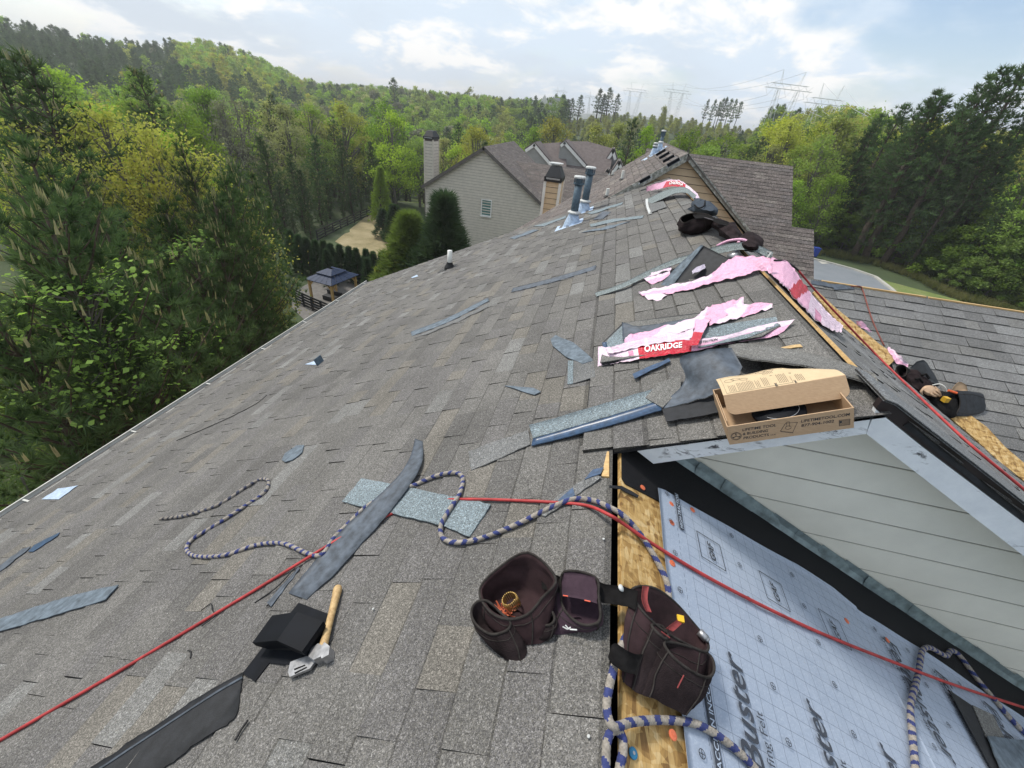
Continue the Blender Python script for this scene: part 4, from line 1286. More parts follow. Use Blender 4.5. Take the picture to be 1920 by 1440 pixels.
# white house on the far hill
fh = thing('house', 'small pale house with a grey roof among trees on the far ridge', 'house', tuple(at_dist(1042, 190, 300)))
hp = at_dist(1040, 202, 300)
m = MB()
ex, ey = unit((hp[1], -hp[0], 0)), unit((hp[0], hp[1], 0))
def hb(a, b, c): return hp + ex * a + ey * b + np.array((0, 0, c))
m.prism([hb(-9, 0, -6), hb(8, 0, -6), hb(8, 8, -6), hb(-9, 8, -6)], [hb(-9, 0, 1.2), hb(8, 0, 1.2), hb(8, 8, 1.2), hb(-9, 8, 1.2)]); m.build('wall', M['trim'], fh)
m = MB()
m.prism([hb(-4, -0.6, 1), hb(9, -0.6, 1), hb(9, 4, 5), hb(-4, 4, 5)], [hb(-4, 8.6, 1), hb(9, 8.6, 1), hb(9, 4.2, 5), hb(-4, 4.2, 5)])
m.build('roof', simple('grey_far_roof', (0.16, 0.17, 0.19), 0.9), fh)
m = MB(); m.prism([hb(-9.3, -1, 1.2), hb(-4, -1, 1.2), hb(-6.6, -1, 6.0)], [hb(-9.3, 4, 1.2), hb(-4, 4, 1.2), hb(-6.6, 4, 6.0)]); m.build('gable', M['trim'], fh)

# ------------------------------------------------------------------ gazebo, fences
M['gazebo_roof'] = simple('slate_blue_metal', (0.020, 0.034, 0.075), 0.6, metal=0.0, var=0.2, scale=3, spec=0.2)
ZG, ZB = -12.4, -14.8
gc = [at_z(*p, ZG) for p in ((570, 523), (622, 537), (673, 515), (626, 503))]
g_o, g_a, g_b = gc[1], gc[0] - gc[1], gc[2] - gc[1]
gaz = thing('gazebo', 'open gazebo with a two tier blue grey metal roof on timber posts', 'gazebo', tuple((gc[0] + gc[2]) / 2 * np.array((1, 1, 0)) + (0, 0, ZB)))
ctr = (gc[0] + gc[2]) / 2
la, lb = np.linalg.norm(g_a), np.linalg.norm(g_b)
ua = unit((g_a[0], g_a[1], 0)); ub = unit((-ua[1], ua[0], 0)); ub = ub if ub @ g_b > 0 else -ub
lb = min(lb, 3.6); la = max(la, 2.9)
def gq(a, b, z): return ctr + ua * a + ub * b + np.array((0, 0, z - ctr[2]))
def tier(name, ha, hb_, z0, ka, kb, z1, panels):
    for (s0, s1) in (((-1, -1), (1, -1)), ((1, -1), (1, 1)), ((1, 1), (-1, 1)), ((-1, 1), (-1, -1))):
        for k in range(panels):
            t0, t1 = k / panels, (k + 1) / panels - 0.012
            def e(t, A_, B_, z): return gq((s0[0] + (s1[0] - s0[0]) * t) * A_, (s0[1] + (s1[1] - s0[1]) * t) * B_, z)
            lo = [e(t0, ha, hb_, z0), e(t1, ha, hb_, z0), e(t1, ka, kb, z1), e(t0, ka, kb, z1)]
            m = MB(); m.prism(lo, [v + (0, 0, 0.03) for v in lo])
            m.build(name, M['gazebo_roof'], gaz)
tier('roof_panel', la / 2, lb / 2, ZG, la / 5, lb / 5, ZG + 0.42, 5)
tier('upper_roof_panel', la / 3.6, lb / 3.6, ZG + 0.45, la / 12, lb / 20, ZG + 0.72, 3)
for a, b in ((-1, -1), (1, -1), (1, 1), (-1, 1)):
    m = MB(); m.bar(gq(a * (la / 2 - .28), b * (lb / 2 - .28), ZB), gq(a * (la / 2 - .28), b * (lb / 2 - .28), ZG + 0.05), 0.17); m.build('post', M['wood'], gaz)
    m = MB()
    for (da, db) in ((-a * 0.5, 0), (0, -b * 0.5)):
        m.bar(gq(a * (la / 2 - .28), b * (lb / 2 - .28), ZG - 0.62), gq(a * (la / 2 - .28) + da, b * (lb / 2 - .28) + db, ZG - 0.05), 0.09)
    m.build('brace', M['wood'], gaz)
m = MB()
for a, b, c, d in ((-1, -1, 1, -1), (1, -1, 1, 1), (1, 1, -1, 1), (-1, 1, -1, -1)):
    m.bar(gq(a * (la / 2 - .2), b * (lb / 2 - .2), ZG - 0.03), gq(c * (la / 2 - .2), d * (lb / 2 - .2), ZG - 0.03), 0.08, 0.14)
m.build('beam', M['black_wood'], gaz)
so = thing('outdoor_sofa', 'dark outdoor sofa standing on the patio under the gazebo', 'sofa', tuple(gq(0.5, 0.2, ZB)))
m = MB(); m.box(gq(0.5, 0.2, ZB + 0.25), 1.6, 0.7, 0.4, (ua, ub, (0, 0, 1))); m.build('seat', M['black_wood'], so)
m = MB(); m.box(gq(0.5, 0.55, ZB + 0.62), 1.6, 0.15, 0.35, (ua, ub, (0, 0, 1))); m.build('backrest', M['black_wood'], so)
def rail_fence(label, px_pts, z, n_posts, hgt=1.3, rails=4):
    P = [at_z(*p, z) for p in px_pts]
    t = thing('fence', label, 'fence', tuple(P[0]), 'black rail fences')
    seg = np.cumsum([0] + [np.linalg.norm(b - a) for a, b in zip(P, P[1:])])
    def pt(s): return np.array([np.interp(s, seg, [q[i] for q in P]) for i in range(3)])
    ss = np.linspace(0, seg[-1], n_posts)
    for s in ss:
        q = pt(s); q[2] = gz(q[0], q[1])
        m = MB(); m.box(q + (0, 0, hgt / 2), 0.13, 0.13, hgt); m.build('post', M['black_wood'], t)
    for a, b in zip(ss, ss[1:]):
        qa, qb = pt(a), pt(b)
        qa[2], qb[2] = gz(qa[0], qa[1]), gz(qb[0], qb[1])
        for k in range(rails):
            h_ = hgt * (0.16 + 0.77 * k / (rails - 1))
            m = MB(); m.bar(qa + (0, 0, h_), qb + (0, 0, h_), 0.04, 0.17); m.build('rail', M['black_wood'], t)
    return t
rail_fence('black four rail fence curving along the dry yard up to the trees', [(596, 452), (625, 437), (660, 420), (695, 404), (725, 396), (728, 410)], -14.8, 13)
rail_fence('black rail fence just below the gazebo beside our eave', [(556, 568), (580, 580), (608, 592), (640, 606)], -14.8, 6, rails=5)
rail_fence('black rail fence behind the gazebo, between it and the cypress hedge', [(668, 540), (690, 534), (712, 530), (730, 540)], -14.8, 5)

# blue bin and pale slab at the road's far end
bb = at_z(1524, 482, ZR)
bp_ = np.array((bb[0], bb[1], float(gz(bb[0], bb[1])) + 0.05))
t = thing('recycling_bin', 'blue wheeled bin by the kerb where the road passes the brown roof', 'bin', tuple(bp_))
m = MB(); m.prism([bp_ + v for v in ((-.25, -.3, 0.08), (.25, -.3, 0.08), (.25, .3, 0.08), (-.25, .3, 0.08))], [bp_ + v for v in ((-.32, -.38, 1.0), (.32, -.38, 1.0), (.32, .38, 1.0), (-.32, .38, 1.0))]); m.build('body', simple('blue_plastic', (0.02, 0.05, 0.30), 0.5), t)
m = MB(); m.box(bp_ + (0, 0, 1.04), 0.70, 0.84, 0.07); m.build('lid', simple('blue_plastic_lid', (0.02, 0.05, 0.26), 0.5), t)
for s in (-1, 1):
    m = MB(); m.tube([bp_ + (s * 0.26 - 0.03, 0.3, 0.1), bp_ + (s * 0.26 + 0.03, 0.3, 0.1)], 0.1, 12); m.build('wheel', M['rubber'], t)
hull_sheet('driveway_apron', [(1527, 487), (1546, 490), (1556, 496), (1540, 497)], M['kerb'], 0.13, 0.8)

# ------------------------------------------------------------------ power line
M['lattice'] = simple('galvanised_lattice', (0.72, 0.73, 0.72), 0.6, metal=0.0, var=0.1)
M['wire'] = simple('bright_conductor', (0.42, 0.43, 0.44), 0.5, metal=0.4)
def pylon(label, px, py, dist, width, height, w=0.45, group='lattice transmission towers along the ridge', spread=0.34):
    """two leaning lattice legs carrying a long cross arm with V insulator strings; (px, py) is the arm's middle"""
    P = at_dist(px, py, dist)
    g_z = float(gz(P[0], P[1]))
    t = thing('transmission_tower', label, 'pylon', (P[0], P[1], g_z), group)
    ex = unit((math.cos(R(12)), math.sin(R(12)) * 1.0, 0)); ez = np.array((0, 0, 1.0))
    ey = np.cross(ez, ex)
    def q(a, z, b=0): return P + ex * a + ey * b + ez * z
    base = g_z - P[2]
    m = MB()
    for z in (0, 1.6):
        for b in (-.6, .6): m.bar(q(-width / 2 + (2 if z else 0), z, b), q(width / 2 - (2 if z else 0), z, b), w)
    nseg = 12
    for k in range(nseg):
        a0, a1 = -width / 2 + width * k / nseg, -width / 2 + width * (k + 1) / nseg
        m.bar(q(a0, 0 if k % 2 else 1.6), q(a1, 1.6 if k % 2 else 0), w * 0.6)
    m.build('cross_arm', M['lattice'], t)
    for s in (-1, 1):
        m = MB()
        top, bot = q(s * width * spread * 0.62, 0), q(s * width * spread * 0.36, base)
        for b in (-1, 1):
            m.bar(top + ey * b * 0.6 + ex * 0.5, bot + ey * b * 2.2 + ex * 1.6, w * 0.8)
            m.bar(top + ey * b * 0.6 - ex * 0.5, bot + ey * b * 2.2 - ex * 1.6, w * 0.8)
        for k in range(9):
            f0, f1 = k / 9, (k + 1) / 9
            a = top + (bot - top) * f0; b_ = top + (bot - top) * f1
            h0, h1 = 0.5 + 1.1 * f0, 0.5 + 1.1 * f1
            m.bar(a + ex * h0 - ey * (0.6 + 1.6 * f0), b_ - ex * h1 + ey * (0.6 + 1.6 * f1), w * 0.55)
            m.bar(a - ex * h0 - ey * (0.6 + 1.6 * f0), b_ + ex * h1 + ey * (0.6 + 1.6 * f1), w * 0.55)
        m.build('leg', M['lattice'], t)
        m = MB(); m.bar(q(s * width * spread * 0.62, 1.6), q(s * width * spread * 0.70, 6.0), w * 0.8); m.bar(q(s * width * spread * 0.50, 1.6), q(s * width * spread * 0.70, 6.0), w * 0.6); m.build('peak', M['lattice'], t)
    for c in (-0.40, 0.0, 0.40):
        for sg in (-1, 1):
            m = MB(); m.bar(q(width * c + sg * width * 0.085, 0), q(width * c, -width * 0.13), w * 0.5); m.build('insulator', M['lattice'], t)
    return [q(width * c, -width * 0.13) for c in (-0.40, 0.0, 0.40)] + [q(s * width * spread * 0.70, 6.0) for s in (-1, 1)]
pA = pylon('large pale lattice tower with a wide cross arm, tallest of all the towers', 1478, 168, 230, 19, 40, 0.13)
pB = pylon('pale lattice tower right of the largest one, its arm below the skyline', 1548, 196, 215, 16, 40, 0.12)
pC = pylon('lattice tower above the olive pines, right one of the middle pair', 1270, 174, 400, 21, 40, 0.17)
pD = pylon('lattice tower above the olive pines, left one of the middle pair', 1192, 172, 430, 21, 40, 0.17)
pE = pylon('faint lattice tower beside the dark round pine left of the olive band', 1113, 184, 620, 22, 40, 0.28)
pF = pylon('faintest lattice tower, leftmost, over the far white house', 1051, 172, 800, 22, 40, 0.3)
def wires(label, spans):
    t = thing('power_line', label, 'power line', tuple(spans[0][0]), 'power line conductors')
    for a, b in spans:
        L = np.linalg.norm(b - a)
        path = [a + (b - a) * (k / 14) - np.array((0, 0, 1)) * (4 * 0.028 * L * (k / 14) * (1 - k / 14)) for k in range(15)]
        m = MB(); m.tube(path, 0.05, 4); m.build('conductor', M['wire'], t)
wires('sagging conductors between the far pair of towers and the largest tower', [(a, b) for a, b in zip(pA, pC)])
wires('sagging conductors between the two middle towers', [(a, b) for a, b in zip(pC, pD)])
wires('sagging conductors running right from the nearer tower behind the pines', [(a, np.array(at_dist(1700, 232 + 3 * k, 150))) for k, a in enumerate(pB)])
# ------------------------------------------------------------------ trees
def leaf_mat(name, a, b, trans=0.3, vscale=0.55, hue=0.0, rough=0.6):
    m, nt, p = new_mat(name); n = N(nt)
    nt.nodes.remove(p)
    v = n.obj()
    oi = n.new('ShaderNodeObjectInfo').outputs['Random']
    f = n.math('ADD', n.math('MULTIPLY', n.noise(v, vscale, 3, 0.6), 0.75), n.math('MULTIPLY', n.noise(v, 5.5, 2, 0.6), 0.25))
    c = n.ramp(f, [(0.33, a), (0.68, b)])
    hs = n.new('ShaderNodeHueSaturation')
    n.put(hs.inputs['Hue'], n.math('ADD', 0.485, n.math('MULTIPLY', oi, 0.03)))
    n.put(hs.inputs['Saturation'], n.math('ADD', 0.86, n.math('MULTIPLY', n.math('FRACT', n.math('MULTIPLY', oi, 7.13)), 0.2)))
    n.put(hs.inputs['Value'], n.math('ADD', 0.78, n.math('MULTIPLY', n.math('FRACT', n.math('MULTIPLY', oi, 3.7)), 0.45)))
    n.put(hs.inputs['Color'], c)
    d = n.new('ShaderNodeBsdfDiffuse'); n.put(d.inputs[0], hs.outputs[0])
    t = n.new('ShaderNodeBsdfTranslucent'); n.put(t.inputs[0], n.mix(1.0, hs.outputs[0], (1.0, 1.15, 0.6), 'MULTIPLY'))
    mx_ = n.new('ShaderNodeMixShader'); mx_.inputs[0].default_value = trans
    n.put(mx_.inputs[1], d.outputs[0]); n.put(mx_.inputs[2], t.outputs[0])
    n.put(nt.nodes['Material Output'].inputs[0], mx_.outputs[0])
    return m
LM = {
    'pine': leaf_mat('pine_needles', (0.056, 0.096, 0.043), (0.134, 0.198, 0.084), 0.30),
    'pine_lit': leaf_mat('sunlit_young_pine_needles', (0.2645, 0.2876, 0.0752), (0.4682, 0.4624, 0.1316), 0.3),  # sunlight on the young pine band is put into this needle colour
    'candle': leaf_mat('pine_candles', (0.2859, 0.274, 0.1432), (0.4531, 0.4056, 0.2391), 0.2),
    'bright': leaf_mat('fresh_green_leaves', (0.2383, 0.344, 0.045), (0.4161, 0.5519, 0.077), 0.45),  # own spring green, also stands in for sunlight on the far slopes
    'mid': leaf_mat('mid_green_leaves', (0.1693, 0.2491, 0.0472), (0.3031, 0.3999, 0.0814), 0.42),
    'yellow': leaf_mat('yellow_green_leaves', (0.3191, 0.3308, 0.0581), (0.5436, 0.5184, 0.104), 0.42),  # own spring yellow, also carries sunlight on the far slopes
    'olive': leaf_mat('olive_spring_leaves', (0.2333, 0.2518, 0.0706), (0.3895, 0.3959, 0.117), 0.38),
    'pale': leaf_mat('pale_catkin_leaves', (0.3373, 0.353, 0.1465), (0.5346, 0.525, 0.2481), 0.38),
    'grey': leaf_mat('bare_grey_twigs', (0.1852, 0.1872, 0.1294), (0.3035, 0.3033, 0.1996), 0.2),
    'cypress': leaf_mat('cypress_sprays', (0.0382, 0.0773, 0.0355), (0.0888, 0.1477, 0.0641), 0.2),
    'brown': leaf_mat('dead_needles', (0.135, 0.0858, 0.0513), (0.2238, 0.1353, 0.0812), 0.1),
    'scrub': leaf_mat('vine_scrub_leaves', (0.0953, 0.1531, 0.0335), (0.2075, 0.2856, 0.0614), 0.35),
}
LM['sapling'] = leaf_mat('sapling_leaves', (0.20, 0.36, 0.05), (0.36, 0.56, 0.09), 0.45)
M['bark'] = simple('pine_bark', (0.075, 0.055, 0.042), 0.9, var=0.4, scale=6, bump=0.6)
M['bark_grey'] = simple('grey_bark', (0.13, 0.12, 0.105), 0.9, var=0.35, scale=5, bump=0.5)

def rand_unit(n):
    v = rs.normal(size=(n, 3)); return v / np.linalg.norm(v, axis=1, keepdims=True)
def blades(P, D, n, L, W, spread):
    """needle tufts: n thin triangles fanning from each point P about D"""
    k = len(P)
    d = np.repeat(D, n, 0) + rs.normal(size=(k * n, 3)) * spread
    d /= np.linalg.norm(d, axis=1, keepdims=True)
    p = np.repeat(P, n, 0)
    s = np.cross(d, rand_unit(k * n)); s /= np.linalg.norm(s, axis=1, keepdims=True) + 1e-9
    l = L * rs.uniform(0.7, 1.2, (k * n, 1)); w = W * rs.uniform(0.7, 1.3, (k * n, 1))
    V = np.stack([p - s * w / 2, p + s * w / 2, p + d * l], 1).reshape(-1, 3)
    return V, np.arange(len(V)).reshape(-1, 3)
def leaves(P, size, upbias=0.5):
    """rhombus leaves at points P"""
    k = len(P)
    nrm = rand_unit(k) + np.array((0, 0, upbias)); nrm /= np.linalg.norm(nrm, axis=1, keepdims=True)
    a = np.cross(nrm, rand_unit(k)); a /= np.linalg.norm(a, axis=1, keepdims=True) + 1e-9
    b = np.cross(nrm, a)
    s = size * rs.uniform(0.6, 1.35, (k, 1))
    V = np.stack([P - a * s * .5, P + b * s * .33 + nrm * s * .06, P + a * s * .5, P - b * s * .33 + nrm * s * .06], 1).reshape(-1, 3)
    return V, np.arange(len(V)).reshape(-1, 4)
def trunk_mesh(name, path_rads, limbs, mat):
    m = MB()
    m.tube([p for p, _ in path_rads], [r for _, r in path_rads], 7)
    for pts, r0, r1 in limbs:
        k = len(pts)
        m.tube(pts, [r0 + (r1 - r0) * i / (k - 1) for i in range(k)], 5, caps=False)
    me = bpy.data.meshes.new(name)
    me.from_pydata(m.v, [], m.f); me.materials.append(mat)
    me.polygons.foreach_set('use_smooth', [True] * len(me.polygons)); me.update()
    return me

PROTO = {}
def make_pine(key, H, lod, mat='pine', crown0=0.32, spread_r=0.19, candles=True, lean=0.3, dens=1.0):
    limbs, tips, dirs, top = [], [], [], []
    path = [(np.array((lean * (z / H) ** 2 + 0.08 * math.sin(z * 1.3), 0.08 * math.cos(z * 1.1), z)), max(0.02, 0.018 * H * (1 - z / H) ** 0.8)) for z in np.linspace(0, H * 0.985, 10)]
    tz = np.array([p[2] for p, _ in path]); tx = np.array([p[0] for p, _ in path]); ty = np.array([p[1] for p, _ in path])
    z = crown0 * H
    while z < H * 0.985:
        f = (z - crown0 * H) / (H * (1 - crown0))
        Lb = H * spread_r * (0.55 + 0.9 * f if f < 0.35 else 1.25 * (1 - f) ** 0.75 + 0.06) * rs.uniform(0.75, 1.2)
        nb = rs.randint(4, 7) if f < 0.9 else 3
        a0 = rs.uniform(0, 6.28)
        o = np.array((np.interp(z, tz, tx), np.interp(z, tz, ty), z))
        for b in range(nb):
            a = a0 + b * 6.283 / nb + rs.uniform(-.35, .35)
            L = Lb * rs.uniform(0.6, 1.15)
            el = R(rs.uniform(8, 30) + 35 * f)
            d = np.array((math.cos(a) * math.cos(el), math.sin(a) * math.cos(el), math.sin(el)))
            pts = [o, o + d * L * 0.5 - np.array((0, 0, 0.03 * L)), o + d * L + np.array((0, 0, 0.10 * L))]
            limbs.append((pts, 0.012 + 0.012 * L, 0.008))
            nt_ = max(3, int(L * (5.5 if lod == 0 else 3.2 if lod == 1 else 1.3) * dens))
            for k in range(nt_):
                t = 0.30 + 0.70 * (k + rs.uniform(0, 1)) / nt_
                q = o + d * L * t + np.array((0, 0, 0.10 * L * t * t)) + rs.normal(size=3) * (0.12 * L * t + .04)
                tips.append(q)
                dirs.append(unit(d * 0.7 + np.array((0, 0, 0.75)) + rs.normal(size=3) * 0.35))
            top.append((pts[2], d, f))
        z += H * (0.032 if lod == 0 else 0.042 if lod == 1 else 0.07) * rs.uniform(0.7, 1.3)
    tips.append(path[-1][0]); dirs.append(np.array((0, 0, 1.0)))
    P, D = np.array(tips), np.array(dirs)
    nb, Lb, Wb, sp = {0: (34, 0.25, 0.019, 0.60), 1: (15, 0.42, 0.060, 0.62), 2: (13, 0.75, 0.15, 0.75)}[lod]
    V, F = blades(P, D, nb, Lb, Wb, sp)
    mi = np.zeros(len(F), int)
    if candles and lod < 2:
        c = [(p, d) for p, d, f in top if f > 0.25 and rs.uniform() < (0.5 if lod == 0 else 0.65)]
        cp = np.array([p for p, d in c] + [path[-1][0]] * 5)
        cp = np.repeat(cp, 2, 0) + rs.normal(size=(2 * len(cp), 3)) * 0.07
        V2, F2 = blades(cp, np.tile(np.array((0.05, 0, 1.0)), (len(cp), 1)), 3, 0.20 if lod == 0 else 0.34, 0.045 if lod == 0 else 0.06, 0.06)
        F = np.vstack([F, F2 + len(V)]); V = np.vstack([V, V2]); mi = np.concatenate([mi, np.ones(len(F2), int)])
    crown = mesh_np('crown_' + key, V, F, [LM[mat], LM['candle']], mi)
    if lod == 2: limbs = limbs[::3]
    PROTO[key] = (crown, trunk_mesh('trunk_' + key, path, limbs, M['bark']), H)
def make_broad(key, H, lod, mat, wid=0.30, crown0=0.28, loose=1.0, seed=0, limb_mat='bark_grey', columns=0.0, nlobe=None, dens=1.0):
    nl = nlobe or (46 if lod == 0 else 34 if lod == 1 else 22)
    W = H * wid
    cz0 = crown0 * H
    C, rad = [], []
    for k in range(nl):
        t = rs.uniform(0, 1)
        prof = math.sin(math.pi * min(1, (t * 0.86 + 0.14)) ** 0.8) ** 0.6 * (1.0 if columns == 0 else 1 - 0.75 * t)
        a = rs.uniform(0, 6.28)
        rr_ = W * prof * math.sqrt(rs.uniform(0.10, 1.0)) * rs.uniform(0.75, 1.12)
        C.append((rr_ * math.cos(a), rr_ * math.sin(a), cz0 + t * (H - cz0) * 0.93))
        rad.append(H * rs.uniform(0.055, 0.095) * (1.15 - 0.35 * t))
    C, rad = np.array(C), np.array(rad)
    per = int({0: 420, 1: 150, 2: 64}[lod] * dens)
    size = {0: 0.135, 1: 0.28, 2: 0.60}[lod] * (H / 14) ** 0.5
    P = np.repeat(C, per, 0)
    u = rand_unit(len(P)); rr_ = np.repeat(rad, per)[:, None] * rs.uniform(0.25, 1.0, (len(P), 1)) ** 0.5 * (1 + 0.35 * loose * rs.normal(size=(len(P), 1)))
    P = P + u * rr_ * np.array((1.15, 1.15, 0.85))
    V, F = leaves(P, size)
    path = [(np.array((0.10 * math.sin(z * 0.5 + seed), 0.1 * math.cos(z * 0.6 + seed), z)), max(0.03, 0.017 * H * (1 - z / H) ** 0.9)) for z in np.linspace(0, H * 0.9, 9)]
    limbs = []
    for k in range(0, nl, 1 if lod < 2 else 3):
        o = np.array((0, 0, max(H * 0.18, C[k][2] * rs.uniform(0.45, 0.72))))
        mid = o * 0.45 + C[k] * 0.55 + np.array((0, 0, 0.03 * H)) + rs.normal(size=3) * 0.02 * H
        limbs.append(([o, mid, C[k]], 0.0055 * H, 0.0015 * H))
        if lod < 2:
            for _ in range(2):
                limbs.append(([mid, (mid + C[k]) / 2 + rs.normal(size=3) * 0.02 * H, C[k] + rand_unit(1)[0] * rad[k]], 0.0025 * H, 0.001 * H))
    PROTO[key] = (mesh_np('crown_' + key, V, F, LM[mat]), trunk_mesh('trunk_' + key, path, limbs, M[limb_mat]), H)
def make_twiggy(key, H, mat='grey'):
    make_broad(key, H, 1, mat, 0.26, 0.25, 1.2, 3)
def make_cypress(key, H, W, n_, L, Wd, mat='cypress', power=0.8, lump=0.18):
    P, D = [], []
    for k in range(n_):
        t = rs.uniform(0, 1) ** 0.85
        a = rs.uniform(0, 6.28)
        r_ = W * (1 - t) ** power * rs.uniform(0.45, 1.0) * (1 + lump * math.sin(a * 5 + t * 20) * math.cos(t * 43 + a * 2)) + 0.03
        P.append((r_ * math.cos(a), r_ * math.sin(a), 0.05 * H + t * 0.93 * H))
        D.append(unit((math.cos(a) * 0.75, math.sin(a) * 0.75, 0.75)))
    V, F = blades(np.array(P), np.array(D), 9, L, Wd, 0.38)
    path = [(np.array((0, 0, z)), 0.02 * H * (1 - z / H) + 0.01) for z in np.linspace(0, H * 0.97, 5)]
    PROTO[key] = (mesh_np('crown_' + key, V, F, LM[mat]), trunk_mesh('trunk_' + key, path, [], M['bark']), H)

for k in range(3): make_pine('pine_near%d' % k, 14.0, 0, crown0=0.22, spread_r=0.21)
for k in range(3): make_pine('pine_mid%d' % k, 15.0, 1, crown0=(0.25, 0.4, 0.3)[k], spread_r=(0.19, 0.17, 0.2)[k])
make_pine('pine_bushy', 11.0, 1, crown0=0.04, spread_r=0.20)
make_pine('pine_bushy1', 12.0, 1, crown0=0.06, spread_r=0.17)
make_pine('pine_street0', 15.0, 1, crown0=0.10, spread_r=0.19, candles=False)
make_pine('pine_street1', 15.0, 1, crown0=0.3, spread_r=0.18, candles=False)
make_pine('pine_far0', 15.0, 2, crown0=0.3, spread_r=0.17, candles=False)
make_pine('pine_far1', 15.0, 2, crown0=0.45, spread_r=0.17, candles=False)
make_pine('pine_lit', 9.0, 2, 'pine_lit', crown0=0.05, spread_r=0.24, candles=False)
make_pine('pine_sparse', 15.0, 1, crown0=0.2, spread_r=0.2, candles=False, dens=0.45)
for c in ('bright', 'mid', 'yellow', 'olive', 'pale', 'grey'):
    make_broad('broad_%s0' % c, 14.0, 1, c, 0.27 if c != 'bright' else 0.30, 0.22, 1.0, 1, dens=0.55 if c == 'grey' else 1.0)
    make_broad('broad_%s1' % c, 15.0, 1, c, 0.22, 0.25, 1.3, 2, dens=0.5 if c == 'grey' else 0.9)
    make_broad('far_%s' % c, 15.0, 2, c, 0.27, 0.15, 1.0, 4, dens=0.8)
make_broad('near_yellow', 14.0, 0, 'yellow', 0.40, 0.25, 1.3, 3, nlobe=95, dens=0.55)
make_cypress('hedge', 5.0, 0.95, 900, 0.34, 0.05)
make_cypress('spruce', 8.0, 3.0, 2600, 0.62, 0.075, power=1.30, lump=0.34)
make_cypress('bushy_conifer', 8.0, 2.3, 2400, 0.50, 0.07, 'scrub', power=0.75)
make_cypress('light_cone', 7.0, 1.5, 900, 0.42, 0.08, 'mid', power=1.0, lump=0.25)
make_broad('scrub', 4.5, 1, 'scrub', 0.52, 0.0, 1.0, 6, nlobe=40)
make_broad('scrub_far', 4.5, 1, 'scrub', 0.5, 0.0, 1.2, 8, nlobe=26, dens=0.7)
make_broad('bush_gold', 4.0, 1, 'olive', 0.30, 0.05, 1.2, 6, nlobe=24, dens=0.6)

TREE_N = 0
def put_tree(key, x, y, name, label, cat='tree', group=None, height=None, wide=1.0, z=None, rot=None, tilt=0.0, sink=0.0):
    crown, trunk, H = PROTO[key]
    zg = float(gz(x, y)) if z is None else z
    s = (height or H) / H
    t = thing(name, label, cat, (x, y, zg - sink), group)
    t.rotation_euler = (rs.uniform(-tilt, tilt), rs.uniform(-tilt, tilt), rs.uniform(0, 6.28) if rot is None else rot)
    t.scale = (s * wide, s * wide, s)
    link('crown', crown, t); link('trunk', trunk, t)
    return t
def tree_at(key, px, py, d, name, label, group=None, wide=1.0, cat='tree', z=None, tilt=0.03, sink=0.0):
    """a tree whose top stands on the sight line of a pixel, d metres out"""
    P = at_dist(px, py, d)
    zg = float(gz(P[0], P[1])) if z is None else z
    return put_tree(key, P[0], P[1], name, label, cat, group, P[2] - zg, wide, zg, tilt=tilt, sink=sink)

# stand of pines beside the house, left of the eave
GP = 'pines in the stand left of the roof'
LPN = 'dark green pine with pale candles in the dense stand left of the roof'
near = [(25, 262, 13.5), (110, 432, 10.5), (-70, 360, 9.5), (190, 405, 14.5), (285, 372, 17), (-30, 560, 8.8), (70, 300, 18), (225, 500, 11), (330, 470, 13.5), (160, 330, 22)]
for k, (px, py, d) in enumerate(near):
    tree_at('pine_near%d' % (k % 3), px, py, d, 'pine_tree', LPN, GP, wide=1.0)
mid = [(335, 276, 22), (420, 322, 20), (398, 366, 16.5), (445, 300, 26), (420, 380, 19), (300, 560, 13), (380, 520, 15.5), (415, 480, 17), (250, 620, 11.5), (350, 640, 14), (400, 420, 15.5), (470, 330, 30), (485, 400, 46), (520, 450, 52), (470, 470, 40),
       (490, 258, 62), (545, 290, 66), (585, 256, 72), (635, 262, 76), (692, 268, 80), (735, 292, 84), (652, 318, 72), (715, 335, 80), (560, 318, 64), (610, 345, 70), (680, 300, 88), (610, 300, 80), (520, 340, 60), (760, 325, 92), (500, 380, 58), (545, 400, 57), (575, 395, 59), (640, 370, 70), (610, 392, 64), (675, 360, 76), (700, 345, 82), (560, 355, 62), (590, 330, 66), (655, 300, 84)]
for k, (px, py, d) in enumerate(mid):
    tree_at('pine_bushy' if d > 50 and k % 2 else 'pine_bushy1' if d > 50 else 'pine_mid%d' % (k % 3) if d > 24 else 'pine_near%d' % (k % 3), px, py, d, 'pine_tree', LPN if d < 50 else 'dark bushy pine in the belt behind the black rail fence', GP if d < 50 else 'pines behind the rail fence', wide=1.35 if d > 50 else 0.9)
tree_at('pine_mid1', 28, 105, 27, 'pine_tree', 'tall dark pine at the picture edge, rising above the yellow green tree', None, 1.25)
tree_at('pine_mid1', -60, 90, 30, 'pine_tree', 'tall dark pine partly cut by the picture edge behind the candle pines', None, 1.2)
tree_at('near_yellow', 165, 170, 27, 'broadleaf_tree', 'big yellow green tree with loose spring leaves above the candle pines', None, 1.0)
tree_at('near_yellow', 258, 245, 25, 'broadleaf_tree', 'smaller yellow green tree leaning from the big one towards the dark pines', None, 0.8)
